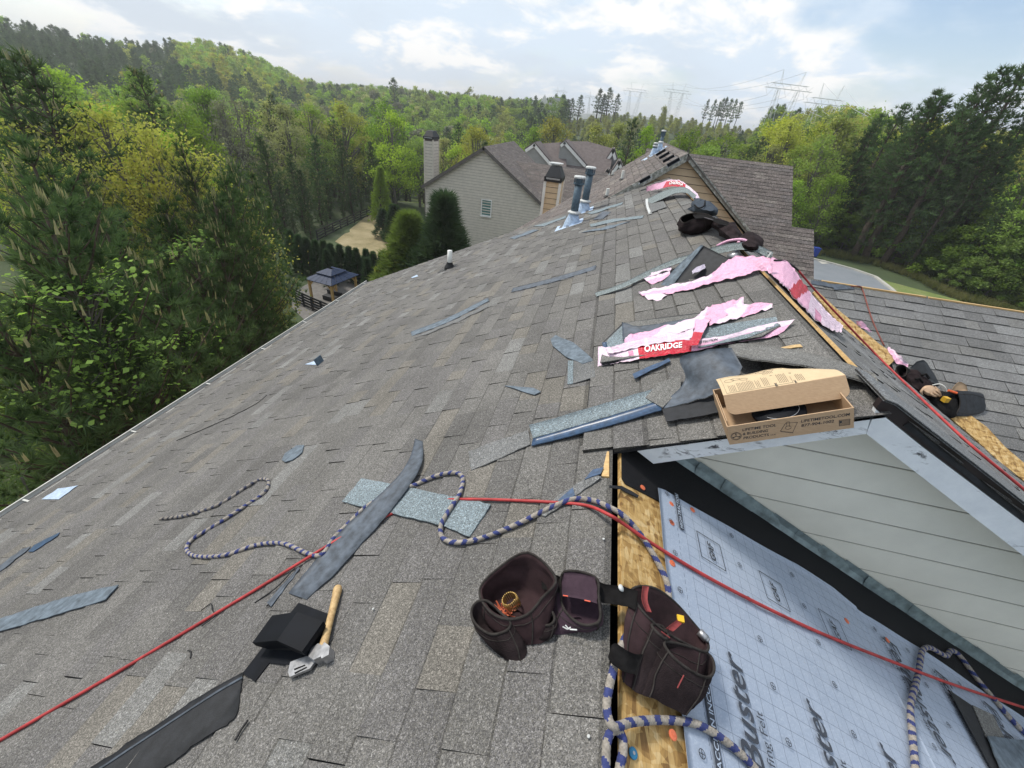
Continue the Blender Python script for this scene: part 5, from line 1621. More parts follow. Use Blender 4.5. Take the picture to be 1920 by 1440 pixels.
# light sapling with large leaves near the eave, brown dead branch, bare twigs
def sapling(label, px, py, d, n_clump, size, spanx, spanz, seed):
    P = at_dist(px, py, d)
    zg = float(gz(P[0], P[1]))
    t = thing('sapling', label, 'sapling', (P[0], P[1], zg), None)
    lr = np.random.RandomState(seed)
    m = MB(); L_ = MB()
    h = P[2] - zg
    right = unit(np.array((_R[0], _R[1], 0)))
    trunk_top = np.array((P[0], P[1], P[2]))
    b0 = np.array((P[0], P[1], zg))
    m.tube(smooth_path([b0, b0 + (trunk_top - b0) * 0.5 + right * 0.2, trunk_top], 5), [0.06 - 0.05 * k / 10 for k in range(11)], 6)
    pts = []
    for k in range(n_clump):
        c = trunk_top + right * lr.uniform(-spanx, spanx) * (0.35 + 0.65 * lr.rand()) + np.array((0, 0, -lr.uniform(0, spanz))) + np.array((-right[1], right[0], 0)) * lr.uniform(-.9, .9)
        o = np.array((P[0], P[1], max(zg, c[2] - lr.uniform(.3, .9))))
        m.tube([o, (o + c) / 2 + (0, 0, 0.08), c], [0.018, 0.011, 0.004], 5, caps=False)
        for q in range(lr.randint(9, 18)):
            pts.append(c + lr.normal(size=3) * np.array((0.24, 0.24, 0.09)))
    m.build('trunk', M['bark_grey'], t)
    global rs
    keep = rs; rs = lr
    V, F = leaves(np.array(pts), size, 1.6)
    rs = keep
    link('crown', mesh_np('crown', V - np.array((P[0], P[1], zg)), F, LM['sapling']), t)
sapling('bright green sapling with large maple like leaves before the dark pines near the eave', 122, 515, 9.3, 85, 0.105, 0.85, 2.2, 5)
sapling('small bright leafed sapling low beside the eave, below the brown branch', 262, 690, 10.6, 24, 0.12, 0.5, 0.8, 9)
sapling('fresh green sprig poking out of the pines right of the large leafed sapling', 318, 635, 10.8, 10, 0.12, 0.3, 0.5, 11)
sapling('lime green leafy branch among pines at the middle of the stand', 360, 450, 16.0, 14, 0.14, 0.45, 0.5, 13)
P = at_dist(285, 720, 11)
put_tree('pine_sparse', P[0], P[1], 'pine_tree', 'pine with rusty brown dead needles low beside the eave', 'tree', None, P[2] - float(gz(P[0], P[1])) + 0.2, 0.8).children[0].name = 'crown'
PROTO['brown'] = None
br = PROTO['pine_sparse'][0].copy(); br.materials[0] = LM['brown']; br.materials[1] = LM['brown']
for o in [o for o in bpy.data.objects if o.type == 'MESH' and o.parent and o.parent.get('label', '').startswith('pine with rusty')]:
    if o.data == PROTO['pine_sparse'][0]: o.data = br
def bare_shrub(label, px, py, d, h, n_, seed):
    P = at_dist(px, py, d)
    lr = random.Random(seed)
    zg = float(gz(P[0], P[1])); top = P[2]
    t = thing('bare_shrub', label, 'shrub', (P[0], P[1], zg))
    m = MB()
    b = np.array((P[0], P[1], top - h))
    m.tube([np.array((P[0] + .3, P[1], zg)), b], [0.07, 0.045], 6)
    for k in range(n_):
        a, e = lr.uniform(0, 6.28), lr.uniform(0.4, 1.4)
        L = h * lr.uniform(0.5, 1.0)
        d_ = np.array((math.cos(a) * math.cos(e), math.sin(a) * math.cos(e), math.sin(e)))
        p1 = b + d_ * L * 0.5; p2 = b + d_ * L + np.array((lr.uniform(-.2, .2), lr.uniform(-.2, .2), 0.1))
        m.tube([b, p1, p2], [0.028, 0.016, 0.005], 5, caps=False)
        for q in range(4):
            s = b + d_ * L * lr.uniform(0.4, 0.95)
            e2 = s + np.array((lr.uniform(-.5, .5), lr.uniform(-.5, .5), lr.uniform(0.1, .5))) * L * 0.45
            m.tube([s, e2], [0.010, 0.003], 4, caps=False)
    m.build('stem', M['bark_grey'], t)
bare_shrub('leafless forked shrub with pale branches close to the eave', 112, 830, 9.6, 2.0, 7, 1)
bare_shrub('leafless twiggy shrub half hidden by the eave at the picture edge', 20, 900, 9.0, 1.2, 5, 2)
bare_shrub('bare grey branches sticking out of the pines above the sapling', 35, 560, 10.0, 1.6, 5, 3)
# undergrowth beneath: one mass
def scatter_mass(name, label, cat, keys, pts, hs, wide=1.0):
    """many trees joined into one object through geometry nodes instancing; pts (n,3)"""
    t = thing(name, label, cat, tuple(np.mean(pts, 0)))
    t['kind'] = 'stuff'
    c0 = np.array(t.location)
    for ki, key in enumerate(keys):
        sel = [i for i in range(len(pts)) if i % len(keys) == ki]
        me = bpy.data.meshes.new('points')
        me.from_pydata([tuple(pts[i] - c0) for i in sel], [], [])
    return t
def mass(name, label, cat, items):
    """items: list of (key, x, y, height, wide). One object of kind stuff, instancing crowns on points."""
    groups = {}
    for it in items: groups.setdefault(it[0], []).append(it)
    me = bpy.data.meshes.new(name)
    Vs, kk, ss, rz = [], [], [], []
    keys = sorted(groups)
    for ki, key in enumerate(keys):
        H = PROTO[key][2]
        for _, x, y, h, w in groups[key]:
            Vs.append((x, y, float(gz(x, y)) - 0.3)); kk.append(ki); ss.append((w * h / H, w * h / H, h / H)); rz.append(rs.uniform(0, 6.28))
    me.from_pydata(Vs, [], [])
    a = me.attributes.new('kind_index', 'INT', 'POINT'); a.data.foreach_set('value', kk)
    a = me.attributes.new('size', 'FLOAT_VECTOR', 'POINT'); a.data.foreach_set('vector', np.array(ss, np.float32).ravel())
    a = me.attributes.new('turn', 'FLOAT_VECTOR', 'POINT'); a.data.foreach_set('vector', np.array([(0, 0, r_) for r_ in rz], np.float32).ravel())
    o = link(name, me)
    tag(o, label, cat, None, 'stuff')
    ng = bpy.data.node_groups.new(name, 'GeometryNodeTree')
    ng.interface.new_socket('Geometry', in_out='INPUT', socket_type='NodeSocketGeometry')
    ng.interface.new_socket('Geometry', in_out='OUTPUT', socket_type='NodeSocketGeometry')
    nd = ng.nodes.new
    gi, go, join = nd('NodeGroupInput'), nd('NodeGroupOutput'), nd('GeometryNodeJoinGeometry')
    def attr(nm, ty):
        n_ = nd('GeometryNodeInputNamedAttribute'); n_.data_type = ty; n_.inputs[0].default_value = nm
        return next(s for s in n_.outputs if s.enabled and s.name == 'Attribute')
    ki_, sz_, tn_ = attr('kind_index', 'INT'), attr('size', 'FLOAT_VECTOR'), attr('turn', 'FLOAT_VECTOR')
    for ki, key in enumerate(keys):
        src = SRC.get(key)
        oi = nd('GeometryNodeObjectInfo'); oi.inputs[0].default_value = src; oi.transform_space = 'ORIGINAL'; oi.inputs['As Instance'].default_value = True
        eq = nd('FunctionNodeCompare'); eq.data_type = 'INT'; eq.operation = 'EQUAL'
        a_, b_ = [s for s in eq.inputs if s.enabled][:2]
        ng.links.new(ki_, a_); b_.default_value = ki
        iop = nd('GeometryNodeInstanceOnPoints')
        ng.links.new(gi.outputs[0], iop.inputs['Points']); ng.links.new(eq.outputs[0], iop.inputs['Selection'])
        ng.links.new(oi.outputs['Geometry'], iop.inputs['Instance'])
        ng.links.new(tn_, iop.inputs['Rotation']); ng.links.new(sz_, iop.inputs['Scale'])
        ng.links.new(iop.outputs[0], join.inputs[0])
    ng.links.new(join.outputs[0], go.inputs[0])
    md = o.modifiers.new('instances', 'NODES'); md.node_group = ng
    return o

# yard planting
for k, (px, py, d) in enumerate([(540, 432, 47), (556, 440, 46.5), (572, 446, 46), (588, 450, 45.5), (604, 452, 45), (620, 457, 44.5), (636, 460, 44), (652, 463, 43.5), (668, 466, 43), (684, 468, 42.5), (700, 472, 42), (716, 474, 41.5), (732, 478, 41), (612, 468, 42.5), (690, 484, 40)]):
    tree_at('hedge', px, py, d, 'cypress_tree', 'dense dark green cypress in the clipped row between gazebo and dry yard', 'cypresses in the hedge by the gazebo', wide=1.25)
tree_at('spruce', 836, 366, 31, 'conifer', 'dark conical conifer in front of the grey gable wall', None, 1.3)
tree_at('bushy_conifer', 770, 400, 33, 'conifer', 'bushier mid green conifer left of the conical one, by the dry yard', None, 1.5)
tree_at('bush_gold', 742, 452, 33, 'shrub', 'low gold tinged shrub under the bushier conifer', None, 1.0, 'shrub')
tree_at('light_cone', 708, 312, 68, 'conifer', 'light green cone shaped tree at the bend of the rail fence', None, 1.15)
for px, py, d, lab in ((738, 384, 58, 'dark rounded cypress at the end of the rail fence'), (716, 392, 60, 'dark low cypress under the light green cone tree')):
    tree_at('hedge', px, py, d, 'cypress_tree', lab, None, 2.0)
# single trees one can tell apart behind the houses and in the valley
solo = [('broad_bright0', 572, 184, 84, 'round lime green tree standing out in the valley wood', 1.05), ('broad_bright0', 640, 184, 96, 'lime green tree just right of the round lime one', 0.95),
        ('broad_grey0', 440, 176, 78, 'ashy grey leafless tree among fresh greens, largest of its kind', 1.15), ('broad_grey1', 405, 178, 74, 'ashy grey leafless tree left of the largest grey one', 0.9),
        ('broad_pale0', 628, 214, 98, 'pale cream flowering tree in front of the lime ones', 0.9), ('broad_pale1', 500, 178, 90, 'pale buff tree between the grey and the lime trees', 0.9),
        ('broad_bright1', 232, 118, 92, 'tall fresh green tree near the foot of the dark hill', 1.1), ('broad_bright1', 92, 112, 84, 'bright green tree behind the tall edge pine', 1.2),
        ('pine_mid1', 262, 132, 58, 'brownish green tall pine standing before the fresh green trees', 1.3), ('broad_mid0', 330, 200, 60, 'mid green tree right of the brownish pine', 1.1), ('broad_bright1', 300, 232, 54, 'fresh green tree with a thin top behind the candle pines', 1.0), ('broad_mid1', 372, 150, 82, 'fresh green spire shaped tree at the foot of the sunlit hill', 1.0),
        ('broad_yellow0', 895, 229, 74, 'yellow catkin tree behind the left chimney', 1.0), ('broad_bright0', 860, 262, 66, 'bright green tree just right of the dark capped chimney', 0.9), ('pine_mid0', 908, 262, 62, 'small dark pine poking over the grey ridge', 0.8),
        ('broad_grey0', 955, 258, 70, 'greyish blossoming tree over the brown ridges', 0.9), ('broad_yellow0', 1046, 212, 82, 'yellow green tree over the white trimmed gables', 0.95), ('broad_bright1', 1000, 226, 84, 'fresh green tree left of the yellow green one over the gables', 0.9),
        ('broad_olive0', 1120, 226, 84, 'olive tree left of the sparse dark pine', 1.0), ('broad_olive1', 1165, 222, 90, 'olive tree behind the sparse dark pine', 1.0), ('pine_sparse', 1190, 222, 64, 'sparse dark pine with layered branches beside the brown ridge', 0.9),
        ('broad_bright1', 1228, 226, 80, 'tall fresh green tree right of the sparse pine', 0.8), ('broad_mid0', 1302, 238, 72, 'dense bright green round tree behind the far slope, left of two', 1.05), ('broad_mid0', 1360, 246, 68, 'dense bright green round tree behind the far slope, right of two', 1.15), ('broad_mid1', 1335, 262, 64, 'smaller mid green tree between the two round ones', 1.1),
        ('broad_pale0', 1462, 268, 78, 'pale cream tree past the end of the brown slope', 0.95), ('broad_pale1', 1430, 282, 80, 'pale cream tree touching the brown slope top', 1.0), ('broad_bright0', 1512, 262, 72, 'vivid green tree between the pale tree and the dark pines', 1.0), ('broad_mid0', 1562, 246, 70, 'mid green tree left of the dark pine mass', 1.0), ('broad_bright1', 1500, 330, 66, 'vivid green low tree at the corner of the brown slope', 1.2), ('broad_mid1', 1580, 318, 66, 'soft green tree in the gap before the dark pines', 1.1),
        ('broad_yellow0', 1612, 212, 110, 'yellow sunlit tree beneath the right tower', 1.0), ('broad_yellow1', 1575, 222, 120, 'golden green tree beneath the tower legs', 1.0), ('broad_bright0', 1668, 192, 100, 'lime tree peeking over the dark pines', 1.0), ('broad_yellow0', 1530, 232, 130, 'golden tree right of the dark pine band', 0.9)]
for key, px, py, d, lab, w in solo:
    tree_at(key, px, py, d, 'pine_tree' if key.startswith('pine') else 'broadleaf_tree', lab, None, w)

# dark pines and scrub across the street
GR_ = 'pines across the street'
LR_ = 'dark wind leaning pine in the mass across the street on the right'
edge_px = [(1530, 470), (1565, 474), (1600, 482), (1640, 490), (1680, 502), (1720, 518), (1760, 540), (1800, 556), (1840, 566), (1880, 577), (1920, 590), (1980, 610)]
for k, p in enumerate(edge_px):
    q = at_z(p[0], p[1], -9.9)
    for r_ in range(2):
        put_tree('scrub' if (k + r_) % 3 else 'scrub_far', q[0] * (1.055 + 0.05 * r_) + rs.uniform(-.8, .8), q[1] * (1.055 + 0.05 * r_) + rs.uniform(-.5, .5), 'shrub', 'leafy green shrub in the overgrown edge of the lawn across the street', 'shrub', 'shrubs along the far lawn edge', rs.uniform(3.0, 5.5) + r_ * 2.2, 1.25)
right = [(1545, 395, 60), (1590, 360, 58), (1560, 420, 56), (1628, 330, 57), (1600, 400, 55), (1660, 300, 56), (1640, 240, 62), (1660, 215, 64), (1692, 195, 62), (1725, 186, 60), (1760, 176, 58), (1795, 170, 57), (1830, 178, 54), (1862, 140, 52), (1895, 128, 50), (1930, 105, 48),
         (1700, 330, 53), (1740, 300, 51), (1780, 290, 49), (1820, 310, 47), (1870, 270, 46), (1910, 250, 44), (1650, 380, 53), (1690, 410, 50), (1740, 400, 48), (1790, 400, 46), (1840, 400, 44), (1890, 380, 42), (1930, 340, 41), (1960, 200, 44), (1850, 220, 50), (1780, 230, 54), (1610, 300, 62), (1575, 340, 64), (1720, 250, 57), (1680, 270, 60)]
for k, (px, py, d) in enumerate(right):
    kind = 'pine_street1'
    q = at_z(px, np.interp(px, [p[0] for p in edge_px], [p[1] for p in edge_px]), -9.9)
    if k % 4: kind = ('pine_street0', 'pine_street0', 'pine_street1', 'pine_street0')[k % 4]
    d = max(d, np.hypot(q[0], q[1]) + 5.0 + (d * 7.3) % 9)
    tree_at(kind, px, py, d * 1.0, 'pine_tree', LR_, GR_, wide=rs.uniform(1.05, 1.4), tilt=0.05)
for k in range(16):                              # leafy infill among them
    px, py = rs.uniform(1560, 1940), rs.uniform(380, 500)
    q = at_z(px, np.interp(px, [p[0] for p in edge_px], [p[1] for p in edge_px]), -9.9)
    tree_at('broad_mid%d' % (k % 2), px, py, np.hypot(q[0], q[1]) + rs.uniform(6, 12), 'broadleaf_tree', 'vine covered green tree low in the pine mass across the street', 'leafy trees in the mass across the street', 1.2)

# the wood in the valley and on the hills
SRC = {}
for o in bpy.data.objects:
    if o.name.split('.')[0] == 'crown':
        for k, v in PROTO.items():
            if v and o.data == v[0] and k not in SRC: SRC[k] = o
def ensure_src(key, px, py, d, label):
    t = tree_at(key, px, py, d, 'pine_tree' if 'pine' in key else 'broadleaf_tree', label)
    SRC[key] = [c for c in t.children if c.data == PROTO[key][0]][0]
ensure_src('pine_far0', 1342, 186, 300, 'dark pine on the skyline, leftmost of the clump right of the middle towers')
ensure_src('pine_far1', 1358, 184, 300, 'dark pine on the skyline, second in the clump right of the middle towers')
ensure_src('pine_lit', 1250, 200, 250, 'young olive lit pine at the top of the pale band')
for c_, p_ in (('bright', (545, 140, 320)), ('mid', (420, 84, 360)), ('yellow', (560, 146, 330)), ('olive', (880, 160, 330)), ('pale', (780, 160, 330)), ('grey', (700, 165, 300))):
    ensure_src('far_' + c_, *p_, {'bright': 'lime tree at the right foot of the sunlit hill', 'mid': 'green tree on the crest of the sunlit hill', 'yellow': 'yellow tree at the very tip of the sunlit hill', 'olive': 'olive tree on the middle skyline', 'pale': 'pale tree on the skyline left of the middle', 'grey': 'grey tree just below the middle skyline'}[c_])
for k, (px, py) in enumerate([(1366, 182), (1374, 185), (1383, 186), (1351, 190), (1330, 186), (1392, 190)]):
    tree_at('pine_far%d' % (k % 2), px, py, 300 + 3 * k, 'pine_tree', 'dark bare stemmed pine in the clump right of the middle towers', 'pines in the skyline clump')
for k, (px, py) in enumerate([(1128, 166), (1146, 164), (1160, 176), (1135, 176), (1090, 178), (1075, 184), (1064, 186)]):
    tree_at('pine_far0', px, py, 290, 'pine_tree', 'dark round pine at the left end of the olive band skyline', 'dark pines left of the olive band', wide=1.5)
tree_at('pine_far1', 738, 146, 300, 'pine_tree', 'single tall pine breaking the skyline above the valley wood', None, 1.2)

def zone_kind(az, r, px):
    u = rs.uniform()
    if az < -47: tbl = (('bright', .42), ('mid', .25), ('pine', .13), ('yellow', .12), ('grey', .08))
    elif az < -33: tbl = (('bright', .36), ('mid', .26), ('pine', .16), ('pale', .07), ('grey', .11), ('olive', .04))
    elif az < -14: tbl = (('mid', .30), ('bright', .20), ('pine', .24), ('olive', .14), ('pale', .06), ('grey', .06))
    elif az < -4: tbl = (('olive', .35), ('mid', .2), ('yellow', .15), ('pine', .25), ('bright', .05))
    elif az < 16: tbl = (('pine', .55), ('mid', .2), ('olive', .15), ('bright', .10))
    else: tbl = (('yellow', .30), ('bright', .25), ('olive', .20), ('mid', .15), ('pine', .10))  # sunlight on this slope carried by brighter, yellower leaf kinds
    for k, w in tbl:
        u -= w
        if u <= 0: return k
    return tbl[0][0]
WOOD = {'pine': ('pine_tree', 'dark pine among the fresh greens of the valley wood', 'pines in the valley wood'), 'bright': ('broadleaf_tree', 'lime green spring tree in the valley wood', 'lime trees in the valley wood'),
        'mid': ('broadleaf_tree', 'mid green tree in the valley wood', 'mid green trees in the valley wood'), 'yellow': ('broadleaf_tree', 'yellow green tree in the valley wood', 'yellow green trees in the valley wood'),
        'olive': ('broadleaf_tree', 'olive toned spring tree in the valley wood', 'olive trees in the valley wood'), 'pale': ('broadleaf_tree', 'pale cream tree in the valley wood', 'pale trees in the valley wood'), 'grey': ('broadleaf_tree', 'ashy grey leafless tree in the valley wood', 'grey trees in the valley wood')}
cand = []
for r_ in np.arange(52, 152, 6.2):
    naz = int(R(115) * r_ / 6.6)
    for k in range(naz):
        az = -74 + 115 * (k + rs.uniform(0.1, 0.9)) / naz
        rr_ = r_ + rs.uniform(-2.6, 2.6)
        x, y = rr_ * math.sin(R(az)), rr_ * math.cos(R(az))
        cand.append((rr_, az, x, y))
cand.sort()
ncap = {}
items_far = []
for r_, az, x, y in cand:
    if -21 < x < 12 and y < 74: continue                    # houses
    if -52 < az < -16 and r_ < 78: continue                 # yards
    if az > 16 and r_ < 74: continue                        # street side, planted by hand
    if -17 < az < 16 and r_ < 76: continue
    h = rs.uniform(10.5, 16.5) * (0.9 if az < -40 else 1.0)
    if -14 < az < 16: h = rs.uniform(8.5, 12)
    P = np.array((x, y, float(gz(x, y)) + h * 0.8))
    if (P - CAM) @ _F < 5: continue
    px, py = proj(P)
    if not (-120 < px < 2040 and -50 < py < 620): continue
    kd = zone_kind(az, r_, px)
    if kd == 'pine': key = 'pine_mid%d' % rs.randint(3)
    else: key = 'broad_%s%d' % (kd, rs.randint(2))
    fam = 'pine' if kd == 'pine' else 'broad'
    if r_ < 128 and ncap.get(fam, 0) < (190 if fam == 'pine' else 235):
        ncap[fam] = ncap.get(fam, 0) + 1
        nm, lab, grp = WOOD[kd]
        put_tree(key, x, y, nm, lab, 'tree', grp, h, rs.uniform(0.95, 1.3), tilt=0.04, sink=0.3)
    else:
        items_far.append((('pine_far%d' % rs.randint(2)) if kd == 'pine' else 'far_' + kd, x, y, h, rs.uniform(1.0, 1.35)))
for r_ in np.arange(152, 470, 6.6):
    step_ = 6.4 if r_ < 300 else 7.2
    naz = int(R(104) * r_ / step_)
    for k in range(naz):
        az = -66 + 104 * (k + rs.uniform(0.05, 0.95)) / naz
        rr_ = r_ + rs.uniform(-3, 3)
        x, y = rr_ * math.sin(R(az)), rr_ * math.cos(R(az))
        u = rs.uniform()
        h, w = rs.uniform(11, 17), rs.uniform(1.0, 1.35)
        if az < -44.5:                                      # dark pine hill
            kd = 'pine' if (r_ > 235 and u < 0.93) else zone_kind(az, r_, 0)
        elif az < -33.5:
            kd = zone_kind(az, r_, 0) if r_ < 250 else ('pine' if u < (0.75 if r_ < 300 + (az + 44) * 2 else 0.10) else ('mid' if u < 0.25 else 'bright' if u < 0.74 else 'olive' if u < 0.80 else 'yellow'))  # sunlit flank put into colour by choosing mostly bright and yellow leaf kinds
        elif az < -12: kd = zone_kind(az, r_, 0)
        elif az < 15:
            if r_ < 198:
                kd = 'pine' if u < 0.93 else 'mid'; h = rs.uniform(10, 13.5)
            elif r_ < 292 and az > -6: kd, h, w = 'lit', rs.uniform(4, 5.5), rs.uniform(1.5, 2.0)
            elif az > -6: continue
            else: kd = 'pine' if u < 0.5 else 'mid'
        else: kd = zone_kind(az, r_, 0)
        key = 'pine_lit' if kd == 'lit' else ('pine_far%d' % rs.randint(2)) if kd == 'pine' else 'far_' + kd
        items_far.append((key, x, y, h, w))
hills = [it for it in items_far if it[2] > 0 and math.degrees(math.atan2(it[1], it[2])) < -33]
midh = [it for it in items_far if -33 <= math.degrees(math.atan2(it[1], it[2])) < -9]
bandh = [it for it in items_far if -9 <= math.degrees(math.atan2(it[1], it[2])) < 15]
righth = [it for it in items_far if math.degrees(math.atan2(it[1], it[2])) >= 15]
mass('forest', 'wooded hill, dark pines on the left shoulder and fresh green on the sunlit flank', 'forest', hills)
mass('forest', 'mixed spring wood covering the low ridge beyond the valley', 'forest', midh)
mass('forest', 'dark pine belt with a band of young olive pines above it', 'forest', bandh)
mass('forest', 'sunlit yellow and green wood on the slope under the largest tower', 'forest', righth)
# low scrub filling the floor of the near stands
fill = []
for k in range(150):
    az, r_ = rs.uniform(-80, -36), rs.uniform(8.5, 46)
    x, y = r_ * math.sin(R(az)), r_ * math.cos(R(az))
    if x > -9.5: continue
    if az > -44 and r_ > 24: continue
    fill.append(('scrub_far', x, y, rs.uniform(2.0, 4.2), 1.2))
mass('undergrowth', 'dim green undergrowth beneath the pines left of the roof', 'undergrowth', fill)
fill = []
for k in range(170):
    px = rs.uniform(1540, 2050)
    d = rs.uniform(50, 80)
    P = at_dist(px, 500, d)
    q = at_z(px, np.interp(px, [p[0] for p in edge_px], [p[1] for p in edge_px]), -9.9)
    if np.hypot(P[0], P[1]) < np.hypot(q[0], q[1]) + 4.0: continue
    fill.append(('scrub', P[0], P[1], rs.uniform(4, 9), 1.1))
mass('undergrowth', 'leafy green undergrowth among the pines across the street', 'undergrowth', fill)
# tall grass tufts along the lawn edge
tuftP, tuftD = [], []
for k in range(900):
    i = rs.randint(len(edge_px) - 1); f = rs.uniform()
    p = np.array(edge_px[i]) * (1 - f) + np.array(edge_px[i + 1]) * f
    q = at_z(p[0], p[1] + rs.uniform(0, 9), -9.95)
    tuftP.append((q[0], q[1], float(gz(q[0], q[1])) + 0.04)); tuftD.append((rs.normal() * .2, rs.normal() * .2, 1.0))
V, F = blades(np.array(tuftP), np.array(tuftD), 7, 0.75, 0.05, 0.28)
o = link('grass', mesh_np('grass', V, F, leaf_mat('straw_grass', (0.10, 0.12, 0.035), (0.22, 0.20, 0.09), 0.3)))
tag(o, 'tall straw coloured grass fringe along the far lawn', 'grass', None, 'stuff')
# ------------------------------------------------------------------ loose things on the roof
def pt(q, fr=None):
    """(px, py, h[, frame]) -> world point h above that roof plane"""
    if len(q) > 3 and q[3] == 'y':               # third number is the depth along +Y instead
        return at_y(q[0], q[1], q[2])
    f = q[3] if len(q) > 3 else (fr or LP)
    return f.at(q[0], q[1], q[2])
def piece(name, label, cat, fr, pts, th, h0, mat, group=None):
    q = []
    for (x0, y0), (x1, y1) in zip(pts, pts[1:] + pts[:1]):   # slightly ragged outline
        k = max(1, int(math.hypot(x1 - x0, y1 - y0) / 11))
        for i in range(k):
            j = 0.0 if i == 0 else 0.9
            q.append((x0 + (x1 - x0) * i / k + rnd.uniform(-j, j), y0 + (y1 - y0) * i / k + rnd.uniform(-j, j)))
    ab = [fr.px(x, y, h0 + th) for x, y in q]
    m = MB(); m.prism([fr.p(a, b, h0) for a, b in ab], [fr.p(a, b, h0 + th) for a, b in ab])
    c = fr.p(*np.mean(ab, 0), h0)
    return tag(m.build(name, mat, shift=c), label, cat, group)
def resample(P, n):
    P = np.asarray(P, float)
    s = np.concatenate([[0], np.cumsum(np.linalg.norm(np.diff(P, axis=0), axis=1))])
    t = np.linspace(0, s[-1], n)
    return np.stack([np.interp(t, s, P[:, i]) for i in range(3)], 1)
def ribbon(EA, EB, fr=None, n=36, k=5, crown=0.0, wr=0.0, seed=0.0, wscale=14.0):
    """grid between two edges given as pixel/height lists"""
    A_ = resample(smooth_path([pt(q, fr) for q in EA], 6), n)
    B_ = resample(smooth_path([pt(q, fr) for q in EB], 6), n)
    wd = np.linalg.norm(A_ - B_, axis=1).mean()
    for E_, O_, sd in ((A_, B_, 1.7), (B_, A_, 6.1)):         # hand-cut, uneven edges
        f = np.array([0.05 * mnoise.noise(Vector((i * 0.45, sd + EA[0][0], 0))) + 0.03 * mnoise.noise(Vector((i * 1.3, sd, 4))) for i in range(n)])
        E_ += (O_ - E_) * f[:, None]
    P = np.zeros((n, k, 3))
    for j in range(k):
        t = j / (k - 1)
        P[:, j] = A_ * (1 - t) + B_ * t
        P[:, j, 2] += crown * 4 * t * (1 - t)
    if wr:
        for i in range(n):
            for j in range(k):
                v = Vector(P[i, j] * wscale) + Vector((seed, 0, 0))
                P[i, j, 2] += wr * (abs(mnoise.noise(v)) * 1.6 + 0.5 * mnoise.noise(v * 2.7))
                P[i, j, 0] += wr * 0.6 * mnoise.noise(v + Vector((9, 9, 9)))
                P[i, j, 1] += wr * 0.6 * mnoise.noise(v + Vector((5, 1, 7)))
    return P
def bent(name, label, cat, EA, EB, mat, fr=None, th=0.004, n=30, k=5, crown=0.0, group=None, under=None, wr=0.0, parent=None):
    P = ribbon(EA, EB, fr, n, k, crown, wr)
    m = MB()
    m.grid(P, th=th)
    if under is not None:
        half = (n - 1) * (k - 1)
        for i in range(half, len(m.m)): m.m[i] = 1
        mats = [mat, under]
    else: mats = mat
    if parent is not None: return m.build(name, mats, parent, smooth=True)
    c = P.reshape(-1, 3).mean(0)
    return tag(m.build(name, mats, shift=c, smooth=True), label, cat, group)

# strips and offcuts of shingle
SG = 'shingle offcuts left on the roof'
ST = 'shingle_strip'
bent(ST, 'long dark blue grey strip lying askew over the pale blue shingle', 'shingle strip', [(541, 1112, .012), (600, 1040, .014), (660, 975, .022), (735, 905, .03), (768, 860, .03), (778, 822, .012)], [(575, 1124, .012), (640, 1062, .014), (705, 988, .022), (757, 925, .03), (790, 870, .03), (793, 828, .012)], M['backing'], group=SG)
piece('shingle', 'pale blue granular shingle lying across the slope beneath the dark strip', 'shingle', LP, [(641, 940), (678, 896), (920, 945), (880, 1006), (830, 985)], .006, .011, M['granule_blue'], SG)
piece(ST, 'short grey shingle strip with a dull blue adhesive edge, left of the pale blue one', 'shingle strip', LP, [(878, 846), (990, 806), (994, 833), (940, 858), (883, 882)], .004, .010, M['granule_mid'] if 'granule_mid' in M else M['backing_pale'], SG)
t = thing(ST, 'pale blue granular strip with a deep blue adhesive edge running up to the curled shingle', 'shingle strip', LP.at(1110, 800), SG)
bent('granule_face', None, None, [(992, 797, .017), (1070, 775, .026), (1150, 751, .034), (1232, 727, .036)], [(999, 822, .017), (1075, 800, .026), (1155, 776, .034), (1242, 749, .036)], M['granule_blue'], parent=t, n=20, k=3)
bent('adhesive_edge', None, None, [(999, 822.5, .0172), (1075, 800.5, .0262), (1155, 776.5, .0342), (1242, 749.5, .0362)], [(996, 836, .017), (1078, 815, .026), (1158, 793, .034), (1240, 768, .036)], M['tar_strip'], parent=t, n=20, k=3)
piece(ST, 'dusty blue grey strip at the left picture edge, cut to a point', 'shingle strip', LP, [(-40, 1192), (0, 1160), (120, 1120), (222, 1096), (197, 1124), (80, 1160), (0, 1183)], .005, .011, M['backing_pale'], SG)
t = thing('starter_strip', 'wide black starter strip in the lower left corner reaching up to the black vent', 'shingle strip', LP.at(330, 1350), SG)
bent('strip', None, None, [(150, 1452, .012), (300, 1354, .013), (400, 1290, .013), (456, 1260, .011)], [(300, 1446, .012), (390, 1378, .012), (440, 1345, .012), (452, 1285, .011)], M['backing_dark'], parent=t)
bent('edge_line', None, None, [(180, 1443, .0155), (300, 1364, .016), (400, 1299, .016), (453, 1268, .0145)], [(188, 1442, .0155), (304, 1365, .016), (403, 1301, .016), (455, 1271, .0145)], M['backing'], parent=t, th=.002, k=2)
piece('shingle_offcut', 'curved dark offcut like a boat near the red lettered wrapper', 'shingle offcut', LP, [(1032, 636), (1042, 628), (1075, 642), (1110, 672), (1111, 676), (1092, 682), (1060, 668), (1036, 648)], .005, .012, M['backing_pale'], SG)
t = thing('shingle_offcut', 'square grey shingle tab with a pale blue edge strip beside the boat shaped offcut', 'shingle offcut', LP.at(1090, 700), SG)
